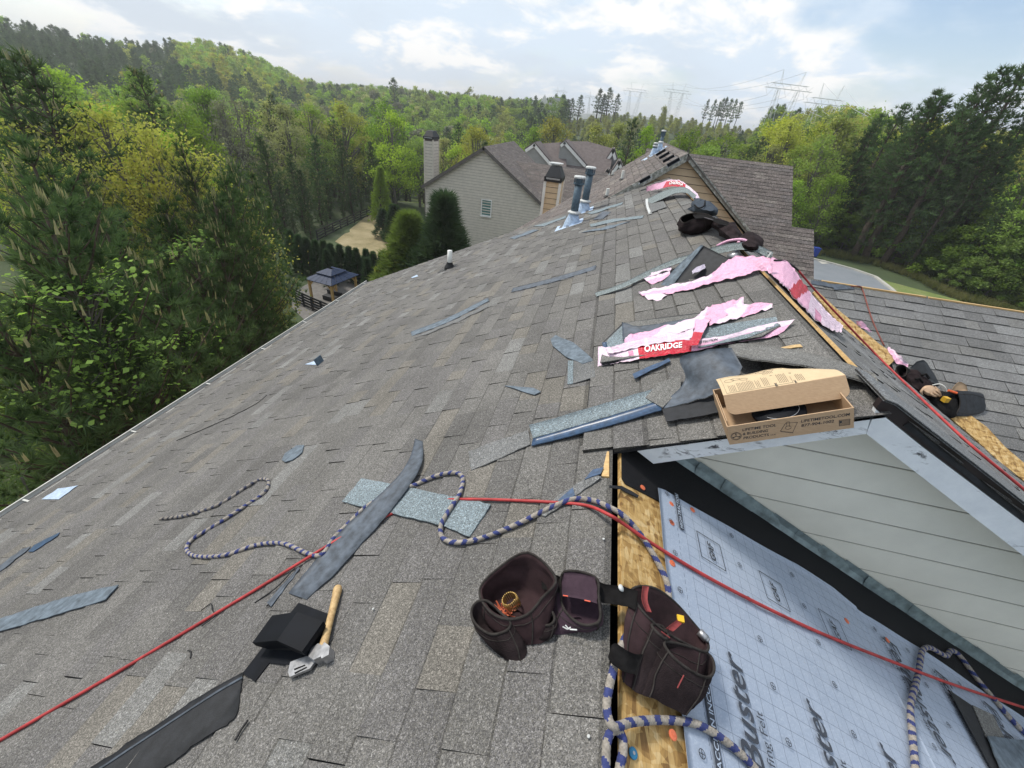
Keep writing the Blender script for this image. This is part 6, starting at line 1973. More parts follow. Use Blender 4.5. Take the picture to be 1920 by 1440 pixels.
for nm, pts, mt in (('adhesive_edge', [(1065, 676), (1075, 676), (1074, 719), (1064, 720)], M['granule_blue']), ('granule_face', [(1075.5, 676), (1112, 672), (1116, 706), (1074.5, 719)], M['granule_mid'])):
    ab = [LP.px(x, y, .014) for x, y in pts]
    m = MB(); m.prism([LP.p(a, b, .010) for a, b in ab], [LP.p(a, b, .014) for a, b in ab]); m.build(nm, mt, t)
piece('shingle_offcut', 'thin dark triangular offcut with a blue corner, below the boat shaped one', 'shingle offcut', LP, [(946, 723), (1000, 727), (1014, 734), (1002, 740), (990, 737)], .004, .010, M['backing_pale'], SG)
piece(ST, 'blue adhesive release strip lying beside the wrapper end', 'shingle strip', LP, [(1186, 701), (1254, 671), (1257, 677), (1190, 710)], .003, .024, M['tar_strip'], SG)
piece('shingle_offcut', 'small black shingle piece flat under the cardboard box corner', 'shingle offcut', LP, [(1241, 766), (1340, 742), (1352, 772), (1300, 782), (1250, 790)], .004, .030, M['backing_dark'], SG)
piece('shingle_offcut', 'oval weathered offcut alone in the middle of the slope', 'shingle offcut', LP, [(528, 862), (534, 850), (556, 835), (570, 834), (566, 848), (548, 862), (534, 866)], .006, .010, M['backing_pale'], SG)
piece('shingle_offcut', 'pale slip of shingle near the eave by the gutter', 'shingle offcut', LP, [(78, 936), (108, 916), (146, 910), (110, 936)], .003, .010, M['lead'], SG)
piece(ST, 'dark narrow strip at the far left edge of the slope, above the pointed one', 'shingle strip', LP, [(-30, 1080), (0, 1060), (40, 1030), (58, 1024), (40, 1040), (0, 1071)], .004, .010, M['backing'], SG)
piece(ST, 'thin violet blue strip just above the dark narrow one at the far left', 'shingle strip', LP, [(52, 1034), (64, 1022), (112, 998), (108, 1004), (62, 1034)], .003, .010, M['tar_strip'], SG)
bent(ST, 'narrow pale edged strip low on the slope left of the middle', 'shingle strip', [(770, 622, .014), (840, 595, .016), (915, 558, .014)], [(772, 630, .012), (842, 603, .013), (917, 564, .012)], M['backing_pale'], group=SG)
piece(ST, 'grey tab strip lying right below the narrow pale edged one', 'shingle strip', LP, [(776, 634), (800, 622), (880, 588), (918, 568), (914, 576), (870, 598), (800, 627)], .003, .0095, M['granule_mid'], SG)
bent(ST, 'grey strip with a light lower edge in the middle of the far slope', 'shingle strip', [(962, 540, .016), (1040, 520, .018), (1118, 497, .014)], [(958, 548, .011), (1036, 529, .012), (1116, 505, .011)], M['backing'], group=SG)
for k, (pts, lab, mt) in enumerate([
    ([(1112, 412), (1130, 396), (1146, 397), (1130, 410)], 'dark slip of shingle just right of the flue pipes', 'backing'),
    ([(1105, 420), (1150, 410), (1207, 404), (1204, 409), (1150, 416), (1108, 425)], 'pale strip right of the flue boots, long and thin', 'granule_blue'),
    ([(1090, 436), (1140, 423), (1182, 415), (1140, 429)], 'second pale strip below the long thin one by the flues', 'backing_pale'),
    ([(1000, 424), (1040, 412), (1062, 404), (1060, 409), (1020, 424)], 'silvery strip left of the flue boots near the roof end', 'granule_blue'),
    ([(955, 446), (1000, 430), (1010, 431), (965, 448)], 'silvery strip farther left near the roof end', 'backing_pale'),
    ([(1100, 400), (1150, 384), (1168, 379), (1166, 383), (1110, 401)], 'thin strip behind the flue boots at the roof end', 'granule_blue')]):
    piece(ST, lab, 'shingle strip', LP, pts, .006, .010, M[mt], SG)
piece('shingle_offcut', 'tiny pale offcut low on the far slope left of the white pipe', 'shingle offcut', LP, [(771, 520), (782, 515), (784, 518), (773, 521)], .004, .01, M['lead'], SG)
t = thing('flashing_bracket', 'small grey metal bracket standing on the slope near the eave', 'bracket', LP.at(590, 680))
m = MB(); ab = [LP.px(*p, .004) for p in ((572, 684), (590, 678), (604, 680), (592, 685))]; m.prism([LP.p(a, b, .008) for a, b in ab], [LP.p(a, b, .012) for a, b in ab]); m.build('foot', M['lead'], t)
a, b = LP.px(601, 681, .01)
m = MB(); m.box(LP.p(a, b, .05), .012, .13, .085, (LP.ax, LP.ay, LP.n)); m.build('upright', M['flue'], t)
def wire(label, pts, r, mat, name='wire_offcut', cat='wire', fr=None, group=None):
    m = MB(); path = smooth_path([pt(q, fr) for q in pts], 6); m.tube(path, r, 6)
    return tag(m.build(name, mat, shift=np.mean(path, 0), smooth=True), label, cat, group)
wire('thin dark cord lying along the slope, midway to the eave', [(331, 826, .012), (360, 814, .012), (430, 783, .013), (480, 757, .013), (500, 741, .02)], .004, M['rubber'])
WG_ = 'black wire offcuts'
wire('bent black wire under the red hose, U shaped', [(377, 1145, .012), (395, 1132, .012), (398, 1143, .016), (402, 1155, .012), (378, 1174, .012)], .0025, M['rubber'], group=WG_)
wire('short black wire hook on the bare shingles below the hose', [(357, 1234, .011), (358, 1222, .014), (352, 1220, .011)], .003, M['rubber'], group=WG_)
wire('straight black sliver near the vent and starter strip', [(441, 1388, .011), (452, 1368, .012), (465, 1350, .012)], .004, M['rubber'], group=WG_)
wire('bowed black wire beside the long dark strip', [(478, 1130, .012), (520, 1100, .013), (552, 1066, .014), (548, 1082, .013), (500, 1137, .012)], .003, M['rubber'], group=WG_)
piece(ST, 'thin black sliver strip left of the long dark strip', 'shingle strip', LP, [(500, 1130), (548, 1076), (560, 1062), (562, 1066), (508, 1137)], .004, .011, M['backing'], SG)

piece(ST, 'dark grey strip slanting to the open ridge under the braided rope', 'shingle strip', LP, [(1008, 964), (1050, 926), (1112, 888), (1128, 894), (1078, 930), (1022, 968)], .004, .011, M['granule_mid'], SG)
piece(ST, 'short bright blue adhesive scrap beside the wood splinter at the open ridge', 'shingle strip', LP, [(1096, 899), (1112, 880), (1132, 876), (1126, 888)], .003, .0155, M['tar_strip'], SG)
piece(ST, 'blue edged sliver under the rope where it meets the red hose', 'shingle strip', LP, [(1046, 938), (1074, 914), (1078, 928), (1058, 944)], .003, .0155, M['tar_strip'], SG)
piece(ST, 'thin grey lath bridging the open ridge gap onto the yellow board', 'shingle strip', RP, [(1143, 910), (1166, 911), (1198, 929), (1196, 933), (1164, 917), (1143, 914)], .003, .004, M['backing_dark'], SG)
# curled shingle and lifted flaps by the cardboard box
t = thing('shingle', 'big curled shingle with its dark dusty back rolled over, beside the cardboard box', 'shingle', LP.at(1300, 720), SG)
bent('curl', None, None, [(1238, 760, .036), (1284, 715, .06), (1277, 673, .14), (1330, 656, .17), (1372, 652, .14)], [(1245, 766, .034), (1300, 752, .045), (1345, 735, .07), (1378, 712, .11), (1392, 688, .11)], M['backing'], parent=t, k=7, under=M['granule_plain'], th=.005)
ab = [LP.px(*p, .042) for p in ((1210, 745), (1234, 718), (1277, 704), (1276, 730), (1242, 764))]
m = MB(); m.prism([LP.p(a, b, .037) for a, b in ab], [LP.p(a, b, .042) for a, b in ab]); m.build('face', M['granule_plain'], t)
t = thing('shingle', 'lifted grey shingle flap arching over the back of the cardboard box', 'shingle', LP.at(1500, 690), SG)
bent('flap', None, None, [(1366, 647, .05), (1400, 643, .05), (1470, 652, .035), (1560, 672, .02), (1640, 700, .012)], [(1366, 660, .09), (1400, 672, .10), (1500, 684, .10), (1590, 706, .06), (1652, 727, .014)], M['granule_plain'], parent=t, th=.006)
piece('shim', 'splinter of pale wood on the shingles above the box', 'wood splinter', LP, [(1447, 654), (1500, 645), (1505, 650), (1470, 653)], .004, .012, M['handle_wood'])

# cardboard box with a part open lid
bx = thing('cardboard_box', 'open brown cardboard box with printed lid, resting on the gable edge', 'box', LP.at(1480, 770))
FLb, FRb = LP.at(1368, 834, 0.012), LP.at(1601, 802, 0.012)
ex = unit(FRb - FLb); en = LP.n; ey = np.cross(en, ex); ey = ey if ey[1] > 0 else -ey
W_ = np.linalg.norm(FRb - FLb); Hh, Dd, tk = 0.090, 0.275, 0.004
def bq(a, b, c): return FLb + ex * a + ey * b + en * c
def bbox(name, a0, a1, b0, b1, c0, c1, mat=None, parent=None):
    m = MB(); m.prism([bq(a0, b0, c0), bq(a1, b0, c0), bq(a1, b1, c0), bq(a0, b1, c0)], [bq(a0, b0, c1), bq(a1, b0, c1), bq(a1, b1, c1), bq(a0, b1, c1)])
    return m.build(name, mat or M['cardboard'], parent or bx)
bbox('base', tk, W_ - tk, tk, Dd - tk, 0, tk)
front = bbox('front_wall', 0, W_, 0, tk, 0, Hh); bbox('back_wall', 0, W_, Dd - tk, Dd, 0, Hh); bbox('side_wall', 0, tk, tk + .0005, Dd - tk - .0005, 0, Hh); bbox('side_wall', W_ - tk, W_, tk + .0005, Dd - tk - .0005, 0, Hh)
bbox('inner_flap', tk + .001, tk + .004, tk + 0.02, Dd * 0.8, Hh * .2, Hh * 1.12)
lidc = M['cardboard_pale']
l0, l1 = LP.at(1356, 741, .150), LP.at(1585, 703, .150)
lx = unit(l1 - l0); lw = np.linalg.norm(l1 - l0)
lb = unit(ey * 0.99 - en * 0.10)
lid = MB()
n_, k_ = 24, 12
P = [[l0 + lx * lw * i / (n_ - 1) + lb * 0.155 * j / (k_ - 1) + en * (0.012 * math.sin(math.pi * j / (k_ - 1)) - 0.050 * max(0, i / (n_ - 1) - 0.60) / 0.40 * (j / (k_ - 1)) + 0.003 * math.sin(i * 0.7) * j / k_) for j in range(k_)] for i in range(n_)]
lid.grid(P, th=tk, nrm=en)
lido = lid.build('lid', lidc, bx, smooth=False)
drop = unit(-en * 0.065 - ey * 0.050)
FL_ = 0.084
r0 = 0.032
prof = [(0.0, 0.0), (0.0, FL_ - r0)] + [(r0 - r0 * math.cos(a), FL_ - r0 + r0 * math.sin(a)) for a in np.linspace(0, math.pi / 2, 7)]
prof2 = [(lw - a, d) for a, d in prof[::-1]]
m = MB(); out = [l0 + lx * a + drop * d - ey * 0.002 for a, d in prof + prof2]
m.prism([q + ey * 0.004 for q in out], out); m.build('lid_flap', M['cardboard'], bx)
# black roll of flashing collar inside
m = MB(); cc = bq(W_ * 0.5, Dd * 0.42, 0.024); m.lathe(cc, [(0.072, 0), (0.095, 0.008), (0.094, 0.022), (0.04, 0.03), (0.02, 0.03)], 28, en); m.build('rubber_collar', M['black_plastic'], bx, smooth=True)
m = MB(); m.tube([cc + en * 0.030 + (ex * math.cos(a) + ey * math.sin(a)) * 0.070 for a in np.linspace(-2.4, 0.2, 18)], 0.0012, 5); m.build('wire_loop', M['steel'], bx)
# printing on the front wall
fz = lambda a, c: bq(a, -0.0006, c * 1.45)
s_ = W_ / 0.2335
for txt, a, c, w, cap in (('LIFETIME TOOL', .0285, .0405, .066, .0085), ('& BUILDING', .0285, .0265, .050, .0085), ('PRODUCTS', .0285, .0125, .051, .0085), ('LLC', .082, .0125, .011, .004)):
    m = MB(); put_text(m, txt, fz(a * s_, c), ex, en, cap * 1.45, w * s_, shear=0.15, offset=0.015); m.build('lettering', M['print'], front)
m = MB()
put_text(m, 'LIFETIMETOOL.COM', fz(.140 * s_, .0405), ex, en, .0123, .0865 * s_, shear=0.12, offset=0.015)
m.build('lettering', M['print'], front); m = MB()
put_text(m, '877-904-1002', fz(.140 * s_, .0265), ex, en, .0123, .0590 * s_, shear=0.12, offset=0.015)
m.build('lettering', M['print'], front)
def poly_line(m, pts, w=0.0011, closed=True):
    P = [fz(a * s_, c) for a, c in pts]
    for a, b in zip(P, P[1:] + (P[:1] if closed else [])):
        if np.linalg.norm(b - a) > 1e-5: m.bar(a, b, w, 0.0005, up=ey)
m = MB()
for rr_, w in ((.0125, .0016), (.0102, .0007)):
    poly_line(m, [(.0155 + .82 * rr_ * math.cos(a), .0265 + rr_ * math.sin(a)) for a in np.linspace(0, 2 * math.pi, 22)[:-1]], w)
for k in range(3):
    a = math.pi / 2 + k * 2.094
    poly_line(m, [(.0155, .0265), (.0155 + .0085 * math.cos(a), .0265 + .0085 * math.sin(a))], .0022, False)
    poly_line(m, [(.0155 + .006 * math.cos(a + .35), .0265 + .006 * math.sin(a + .35)), (.0155 + .0088 * math.cos(a), .0265 + .0088 * math.sin(a)), (.0155 + .006 * math.cos(a - .35), .0265 + .006 * math.sin(a - .35))], .0012, False)
m.build('printed_logo', M['print'], front)
m = MB()
poly_line(m, [(.1015, .0225), (.112, .0455), (.134, .0435), (.124, .0125)]); poly_line(m, [(.1015, .0205), (.124, .0105), (.124, .0125)], closed=False)
poly_line(m, [(.1165 + .0055 * math.cos(a), .0305 + .0055 * math.sin(a)) for a in np.linspace(0, 2 * math.pi, 14)[:-1]])
poly_line(m, [(.1140, .033), (.1140, .0485), (.1195, .0490), (.1190, .033)], closed=False)
m.build('printed_drawing', M['print'], front)
m = MB()
poly_line(m, [(.208, .012), (.208, .030), (.2265, .030), (.2265, .012)])
for k in range(5): poly_line(m, [(.2085, .0145 + k * .0032), (.226, .0145 + k * .0032)], .0014, False)
put_text(m, '\u25a0' if False else 'I', fz(.2085 * s_, .0215), ex, en, .008, .007, offset=0.05)
m.build('printed_flag', M['print'], front)
# instructions on the lid
def lq(u, v, c=0.0006):                           # u along the lid, v back; follows the lid's sheet
    i, j = u * (n_ - 1), v * (k_ - 1)
    i0, j0 = min(int(i), n_ - 2), min(int(j), k_ - 2)
    fi, fj = i - i0, j - j0
    return (np.array(P[i0][j0]) * (1 - fi) * (1 - fj) + np.array(P[i0 + 1][j0]) * fi * (1 - fj) + np.array(P[i0][j0 + 1]) * (1 - fi) * fj + np.array(P[i0 + 1][j0 + 1]) * fi * fj) + en * c
m = MB()
def lid_line(u0, v0, u1, v1, w=.0012):
    m.bar(lq(u0, v0), lq(u1, v1), w, 0.0004, up=en)
for a, b in (((.035, .04), (.035, .92)), ((.035, .04), (.60, .04)), ((.035, .92), (.60, .92)), ((.60, .04), (.60, .30))): 
    for k in range(6): lid_line(a[0] + (b[0] - a[0]) * k / 6, a[1] + (b[1] - a[1]) * k / 6, a[0] + (b[0] - a[0]) * (k + 1) / 6, a[1] + (b[1] - a[1]) * (k + 1) / 6, .0009)
for blk in ((.07, .07, .125, .40), (.15, .07, .29, .48), (.31, .07, .35, .42), (.37, .09, .42, .50), (.50, .10, .57, .52), (.645, .08, .70, .42), (.41, .62, .50, .80)):
    u = blk[0]
    while u < blk[2]:
        ln_ = blk[1] + (blk[3] - blk[1]) * rnd.uniform(0.72, 1.0)
        v = blk[1]
        while v < ln_:
            v2 = min(ln_, v + rnd.uniform(.03, .09))
            lid_line(u, v, u, v2, .0013); v = v2 + .012
        u += 0.0135
m.build('printed_text', M['print'], lido)
m = MB()
put_text(m, 'INSTRUCCIONES', lq(.452, .50), lq(.452, .10) - lq(.452, .50), lq(.5, .3) - lq(.452, .3), .0085, .080, offset=.03)
m.build('lettering', M['print'], lido); m = MB()
put_text(m, 'INSTRUCTIONS', lq(.612, .50), lq(.612, .10) - lq(.612, .50), lq(.66, .3) - lq(.612, .3), .0075, .078, offset=.03)
m.build('lettering', M['print'], lido)
m = MB()
for u0, v0, r_ in ((.10, .60, .045), (.16, .66, .04), (.23, .58, .035), (.40, .86, .04), (.48, .88, .04)):
    pr_ = [(u0 + r_ * math.cos(a), v0 + 2.0 * r_ * math.sin(a)) for a in np.linspace(0, 2 * math.pi, 12)]
    for a, b in zip(pr_, pr_[1:]): lid_line(a[0], min(a[1], .98), b[0], min(b[1], .98), .0010)
m.build('printed_drawing', M['print'], lido)

# ------------------------------------------------------------------ pink plastic shingle wrap
PINK, PINKL, RED, MAG = (0.86, 0.46, 0.64), (0.88, 0.68, 0.80), (0.56, 0.012, 0.035), (0.72, 0.30, 0.45)
def film(parent, name, EA, EB, colf, fr=None, n=72, k=14, crown=0.0, wr=0.008, seed=0.0, ws=16.0):
    P = ribbon(EA, EB, fr, n, k, crown, wr, seed, ws)
    # ragged edges
    for i in range(n):
        for j, s in ((0, 1), (k - 1, -1)):
            P[i, j] += (P[i, j + s] - P[i, j]) * 0.9 * max(0, mnoise.noise(Vector((i * 0.55 + seed, j, 2.0))))
    m = MB()
    m.grid(P, th=0.0008, colf=lambda i, j: colf(i / (n - 2), j / (k - 2)))
    m.build(name, M['wrap'], parent, smooth=True, tone=True)
    return P
def pk(u, v):
    return PINK if (math.sin(u * 9 + v * 2) > 0.2) else PINKL
w1 = thing('plastic_wrap', 'torn pink shingle wrap with a red OAKRIDGE band around the nearest bundle', 'plastic wrap', LP.at(1300, 640), 'pink shingle wraps')
bundle = thing('shingle_bundle', 'short opened stack of shingles under the red lettered pink wrap', 'shingles', LP.at(1300, 620))
for k in range(5):
    j = [rnd.uniform(-3, 3) for _ in range(10)]
    h0 = 0.012 + k * 0.0056
    pts = [(1128 + j[0], 682 + j[1]), (1133 + j[2], 642), (1170 + j[3], 606), (1300, 590 + j[4] * .4), (1446 + j[5], 571), (1462 + j[6], 612), (1430 + j[7], 632)]
    ab = [LP.px(x, y, h0) for x, y in pts]
    m = MB(); m.prism([LP.p(a, b, h0) for a, b in ab], [LP.p(a, b, h0 + .005) for a, b in ab]); m.build('shingle', M['granule_plain'] if k == 4 else M['backing_dark'], bundle)
for pts, mt in (([(1295, 633), (1330, 612), (1455, 594), (1461, 610), (1400, 634), (1310, 652)], 'granule_blue'), ([(1131, 646), (1167, 610), (1172, 648), (1134, 658)], 'granule_blue')):
    ab = [LP.px(x, y, .042) for x, y in pts]
    m = MB(); m.prism([LP.p(a, b, .0402) for a, b in ab], [LP.p(a, b, .0425) for a, b in ab]); m.build('granule_face', M[mt], bundle)
bent('curl', None, None, [(1166, 604, .09), (1200, 611, .06), (1260, 602, .045), (1290, 597, .045)], [(1168, 640, .045), (1205, 632, .045), (1255, 620, .045), (1290, 604, .045)], M['backing'], parent=bundle)
bent('adhesive_edge', None, None, [(1129, 642, .045), (1132, 662, .045)], [(1137, 641, .0455), (1140, 660, .0455)], M['tar_strip'], parent=bundle, n=6, k=3, th=.002)
def c_front(u, v):
    if 0.225 < u < 0.255: return PINKL
    if 0.255 <= u < 0.535: return RED if v > 0.06 else PINKL
    if 0.19 < u <= 0.225 and 0.35 < v < 0.9: return MAG
    return PINKL if u < 0.3 or v < .5 else PINK
Pf = film(w1, 'film', [(1122, 650, .05), (1160, 652, .06), (1205, 645, .062), (1260, 638, .062), (1305, 636, .06), (1370, 627, .055), (1430, 609, .05), (1489, 600, .03)],
     [(1120, 688, .012), (1160, 681, .02), (1205, 672, .03), (1260, 665, .03), (1305, 658, .03), (1375, 643, .02), (1440, 634, .018), (1470, 622, .015)], c_front, crown=0.004, wr=0.005, seed=1)
film(w1, 'film', [(1172, 634, .05), (1240, 614, .055), (1300, 597, .055), (1325, 577, .05), (1360, 568, .05), (1392, 561, .03)], [(1172, 652, .05), (1250, 634, .055), (1312, 612, .055), (1345, 602, .05), (1372, 588, .045), (1396, 574, .02)], pk, wr=0.016, seed=3)
film(w1, 'film', [(1318, 592, .055), (1370, 580, .05), (1410, 570, .045), (1447, 569, .04)], [(1330, 614, .052), (1385, 597, .048), (1430, 584, .045), (1450, 580, .04)], pk, n=40, wr=0.018, seed=5)
film(w1, 'film', [(1303, 600, .065), (1300, 622, .07), (1288, 648, .066)], [(1332, 598, .065), (1320, 622, .07), (1308, 648, .066)], lambda u, v: RED if u > 0.58 else PINK, n=26, wr=0.007, seed=7)
P8 = film(w1, 'film', [(1135, 654, .058), (1185, 640, .058), (1240, 628, .06), (1298, 618, .058)], [(1140, 664, .058), (1195, 652, .06), (1250, 642, .062), (1300, 636, .06)], lambda u, v: PINKL, n=36, wr=0.010, seed=8)
def on_film(P, u, v):
    n, k = P.shape[:2]
    i, j = u * (n - 1), v * (k - 1)
    i0, j0 = min(int(i), n - 2), min(int(j), k - 2)
    fi, fj = i - i0, j - j0
    return P[i0, j0] * (1 - fi) * (1 - fj) + P[i0 + 1, j0] * fi * (1 - fj) + P[i0, j0 + 1] * (1 - fi) * fj + P[i0 + 1, j0 + 1] * fi * fj
def film_text(parent, P, txt, u0, u1, v_base, v_top, mat, lift=0.004, shear=0.0, name='lettering', flip=False):
    V, F, w = text_geo(txt, shear, 0.03)
    m = MB(); pts = []
    for v in V:
        u = u0 + (u1 - u0) * v[0] / w
        pts.append(on_film(P, u, v_base + (v_top - v_base) * v[1]) + LP.n * lift)
    m.add(pts, F); return m.build(name, mat, parent)
film_text(w1, Pf, 'OAKRIDGE', 0.288, 0.485, 0.66, 0.26, M['print_white'])
film_text(w1, Pf, 'PROTECTION', 0.550, 0.655, 0.52, 0.30, M['print'])
def tiny_print(parent, P, blocks, mat, lift=0.003):
    m = MB()
    for u0, u1, v0, v1, nl in blocks:
        for k in range(nl):
            v = v0 + (v1 - v0) * k / max(1, nl - 1)
            u = u0
            while u < u1:
                du = rnd.uniform(.006, .018)
                a, b = on_film(P, u, v) + LP.n * lift, on_film(P, min(u + du, u1), v) + LP.n * lift
                if np.linalg.norm(b - a) > 1e-4: m.bar(a, b, .0016, .0004)
                u += du + .005
    m.build('printed_text', mat, parent)
M['print_plum'] = simple('plum_print', (0.22, 0.12, 0.22), 0.6, var=0.1)
tiny_print(w1, Pf, [(.10, .19, .15, .40, 3), (.10, .16, .6, .7, 2)], M['print_plum'])

tiny_print(w1, P8, [(.06, .46, .2, .85, 5), (.50, .72, .2, .8, 5), (.76, .95, .25, .75, 4)], M['print_plum'], .004)
w2 = thing('plastic_wrap', 'long crumpled pink wrap with a red band draped over the high ridge', 'plastic wrap', LP.at(1400, 500), 'pink shingle wraps')
H_ = HR
film(w2, 'film', [(1196, 549, .02), (1240, 540, .03), (1290, 529, .035), (1330, 517, .05), (1352, 498, .08), (1372, 484, .10), (1405, 481, .10), (1440, 484, .09)],
     [(1204, 557, .012), (1245, 553, .016), (1295, 543, .02), (1340, 530, .025), (1375, 522, .03), (1405, 514, .03), (1425, 508, .03), (1448, 515, .03)], lambda u, v: PINK if v > .4 or u > .55 else PINKL, n=60, k=12, wr=0.014, seed=11, crown=.008)
Pw = film(w2, 'film', [(1438, 484, 3.9, 'y'), (1462, 487, 3.9, 'y'), (1478, 492, 3.9, 'y'), (1505, 530, 3.7, 'y'), (1540, 575, 3.5, 'y'), (1580, 612, 3.3, 'y')],
     [(1446, 515, 3.4, 'y'), (1462, 530, 3.15, 'y'), (1482, 552, 2.9, 'y'), (1510, 583, 2.6, 'y'), (1548, 615, 2.5, 'y'), (1576, 625, 2.8, 'y')], lambda u, v: RED if 0.42 < u + 0.10 * v < 0.56 else (MAG if .64 < u < .68 and v > .5 else PINKL if u > .6 else PINK), n=60, k=10, wr=0.011, seed=13)
tiny_print(w2, Pw, [(.62, .80, .2, .75, 5), (.82, .93, .3, .7, 4)], M['print_plum'], .004)
film(w2, 'film', [(1196, 549, .02), (1215, 553, .02), (1245, 551, .02)], [(1215, 562, .012), (1235, 564, .012), (1250, 555, .012)], lambda u, v: PINKL, n=18, wr=0.012, seed=17)
w3 = thing('plastic_wrap', 'small folded pink wrap beside the folded black shingle', 'plastic wrap', LP.at(1230, 518), 'pink shingle wraps')
film(w3, 'film', [(1201, 517, .04), (1230, 505, .045), (1259, 497, .035)], [(1205, 524, .02), (1232, 514, .04), (1258, 507, .03)], lambda u, v: PINKL, n=26, wr=0.010, seed=19)
film(w3, 'film', [(1203, 520, .03), (1232, 516, .03), (1256, 508, .03)], [(1220, 534, .012), (1238, 528, .012), (1256, 516, .012)], lambda u, v: PINK if v > .5 else PINKL, n=24, wr=0.010, seed=21)
w4 = thing('plastic_wrap', 'farthest pink wrap with a red OAKRIDGE band, arched over the ridge end', 'plastic wrap', LP.at(1250, 350), 'pink shingle wraps')
P4 = film(w4, 'film', [(1212, 350, .10), (1235, 343, .14), (1258, 337, .16), (1278, 340, .14), (1300, 356, .06)], [(1212, 359, .02), (1235, 355, .06), (1258, 350, .09), (1280, 353, .08), (1300, 364, .03)], lambda u, v: RED if .36 < u < .80 and v > .12 else PINK if u < .36 else PINKL, n=40, wr=0.012, seed=23)
film_text(w4, P4, 'OAKRIDGE', 0.44, 0.74, 0.74, 0.34, M['print_white'], lift=0.012)
film(w4, 'film', [(1296, 354, 8.2, 'y'), (1306, 362, 8.0, 'y'), (1312, 372, 7.8, 'y')], [(1292, 362, 7.9, 'y'), (1302, 370, 7.7, 'y'), (1308, 378, 7.6, 'y')], lambda u, v: PINKL, n=18, wr=0.014, seed=25)
w5 = thing('plastic_wrap', 'scrap of clear lilac wrap lying on the folded black shingle', 'plastic wrap', LP.at(1308, 512), 'pink shingle wraps')
film(w5, 'film', [(1296, 508, .07), (1312, 498, .085), (1321, 496, .08)], [(1298, 514, .055), (1314, 508, .065), (1322, 503, .065)], lambda u, v: (0.5, 0.44, 0.55), n=18, wr=0.012, seed=27)
w6 = thing('plastic_wrap', 'ring of pink wrap beside the arched strip on the high ridge', 'plastic wrap', LP.at(1390, 458), 'pink shingle wraps')
m = MB(); m.tube(smooth_path([pt(q) for q in ((1345, 461, .12), (1365, 452, .15), (1388, 449, .16), (1400, 453, .14), (1394, 460, .12), (1384, 454, .13))], 5), .012, 6); 
m.c = [PINK] * len(m.f); m.build('film', M['wrap'], w6, smooth=True, tone=True)
W_G = WG
w7 = thing('plastic_wrap', 'crumpled pink wrap scrap on the wing roof beyond the bare board', 'plastic wrap', WG.at(1625, 612), 'pink shingle wraps')
film(w7, 'film', [(1603, 604, .05, W_G), (1616, 605, .07, W_G), (1625, 612, .05, W_G)], [(1606, 609, .02, W_G), (1616, 616, .03, W_G), (1634, 624, .02, W_G)], lambda u, v: PINK, n=18, wr=0.02, seed=31)
w8 = thing('plastic_wrap', 'wad of pink wrap just above the black tool belt on the valley', 'plastic wrap', WG.at(1690, 680), 'pink shingle wraps')
film(w8, 'film', [(1666, 650, .03, W_G), (1690, 672, .07, W_G), (1702, 682, .04, W_G)], [(1664, 655, .02, W_G), (1680, 682, .03, W_G), (1700, 690, .02, W_G)], lambda u, v: PINK if v > .3 else PINKL, n=24, wr=0.022, seed=33)

# arched strips and folded shingle on the high ridge
bent(ST, 'long grey green strip arching up the slope onto the high ridge', 'shingle strip', [(1115, 549, .02), (1160, 534, .05), (1205, 512, .06), (1260, 487, .08), (1310, 472, .10), (1350, 460, .14), (1390, 454, .15), (1420, 459, .12), (1450, 473, .04)],
     [(1118, 556, .012), (1165, 541, .03), (1210, 520, .035), (1262, 497, .05), (1312, 484, .07), (1352, 474, .10), (1390, 468, .11), (1418, 473, .08), (1446, 485, .02)], M['granule_sage'], n=48, under=M['backing'], group=SG)
bent(ST, 'arched shingle strip with a white edge at the far ridge end', 'shingle strip', [(1212, 374, .03), (1235, 362, .08), (1262, 352, .12), (1285, 351, .12), (1306, 366, .03)], [(1214, 385, .012), (1240, 374, .05), (1265, 363, .08), (1287, 362, .08), (1300, 374, .02)], M['granule_sage'], under=M['brown_board'], group=SG)
piece('shingle', 'square grey tab hanging down below the white edged arch', 'shingle', LP, [(1214, 376), (1240, 370), (1250, 388), (1219, 399)], .005, .02, M['granule_mid'], SG)
bent(ST, 'white dusted edge of the arched strip at the far ridge end', 'shingle strip', [(1210, 373, .035), (1211, 385, .035), (1216, 401, .02)], [(1215, 372, .036), (1216, 385, .036), (1222, 400, .022)], M['chalk'], n=14, k=3, group=SG)
t = thing('shingle', 'black backed shingle folded into a tent below the high ridge', 'shingle', LP.at(1310, 500), SG)
bent('folded_face', None, None, [(1262, 533, .005), (1292, 494, .09), (1316, 459, .17)], [(1342, 517, .010), (1358, 500, .05), (1373, 488, .07)], M['backing_dark'], parent=t, n=14, k=8, th=.005)
bent('folded_edge', None, None, [(1236, 536, .004), (1272, 497, .08), (1314, 459, .172)], [(1260, 536, .006), (1290, 497, .085), (1318, 460, .174)], M['backing_pale'], parent=t, n=14, k=4, th=.005)
# tin cup and speed square on the ridge
cb = pt((1372, 484, .03)); ct_ = pt((1392, 466, .075))
t = thing('tin_cup', 'shiny tin cup lying on its side behind the big pink wrap', 'cup', cb)
m = MB(); m.lathe(pt((1378, 482, .05)), [(0.036, -0.045), (0.042, -0.045), (0.046, 0.04), (0.043, 0.04), (0.034, -0.04), (0.001, -0.04)], 20, (0.75, -0.25, 0.6)); m.build('body', M['steel'], t, smooth=True)
t = thing('speed_square', 'small metal layout square propped on the ridge by the pink wrap', 'tool', pt((1440, 472, .03)))
m = MB()
q = [pt(z_) for z_ in ((1414, 470, .06), (1446, 473, .06), (1438, 484, .03))]
for a, b in zip(q, q[1:] + q[:1]): m.bar(a, b, .010, .006)
m.build('frame', M['chalk'], t)

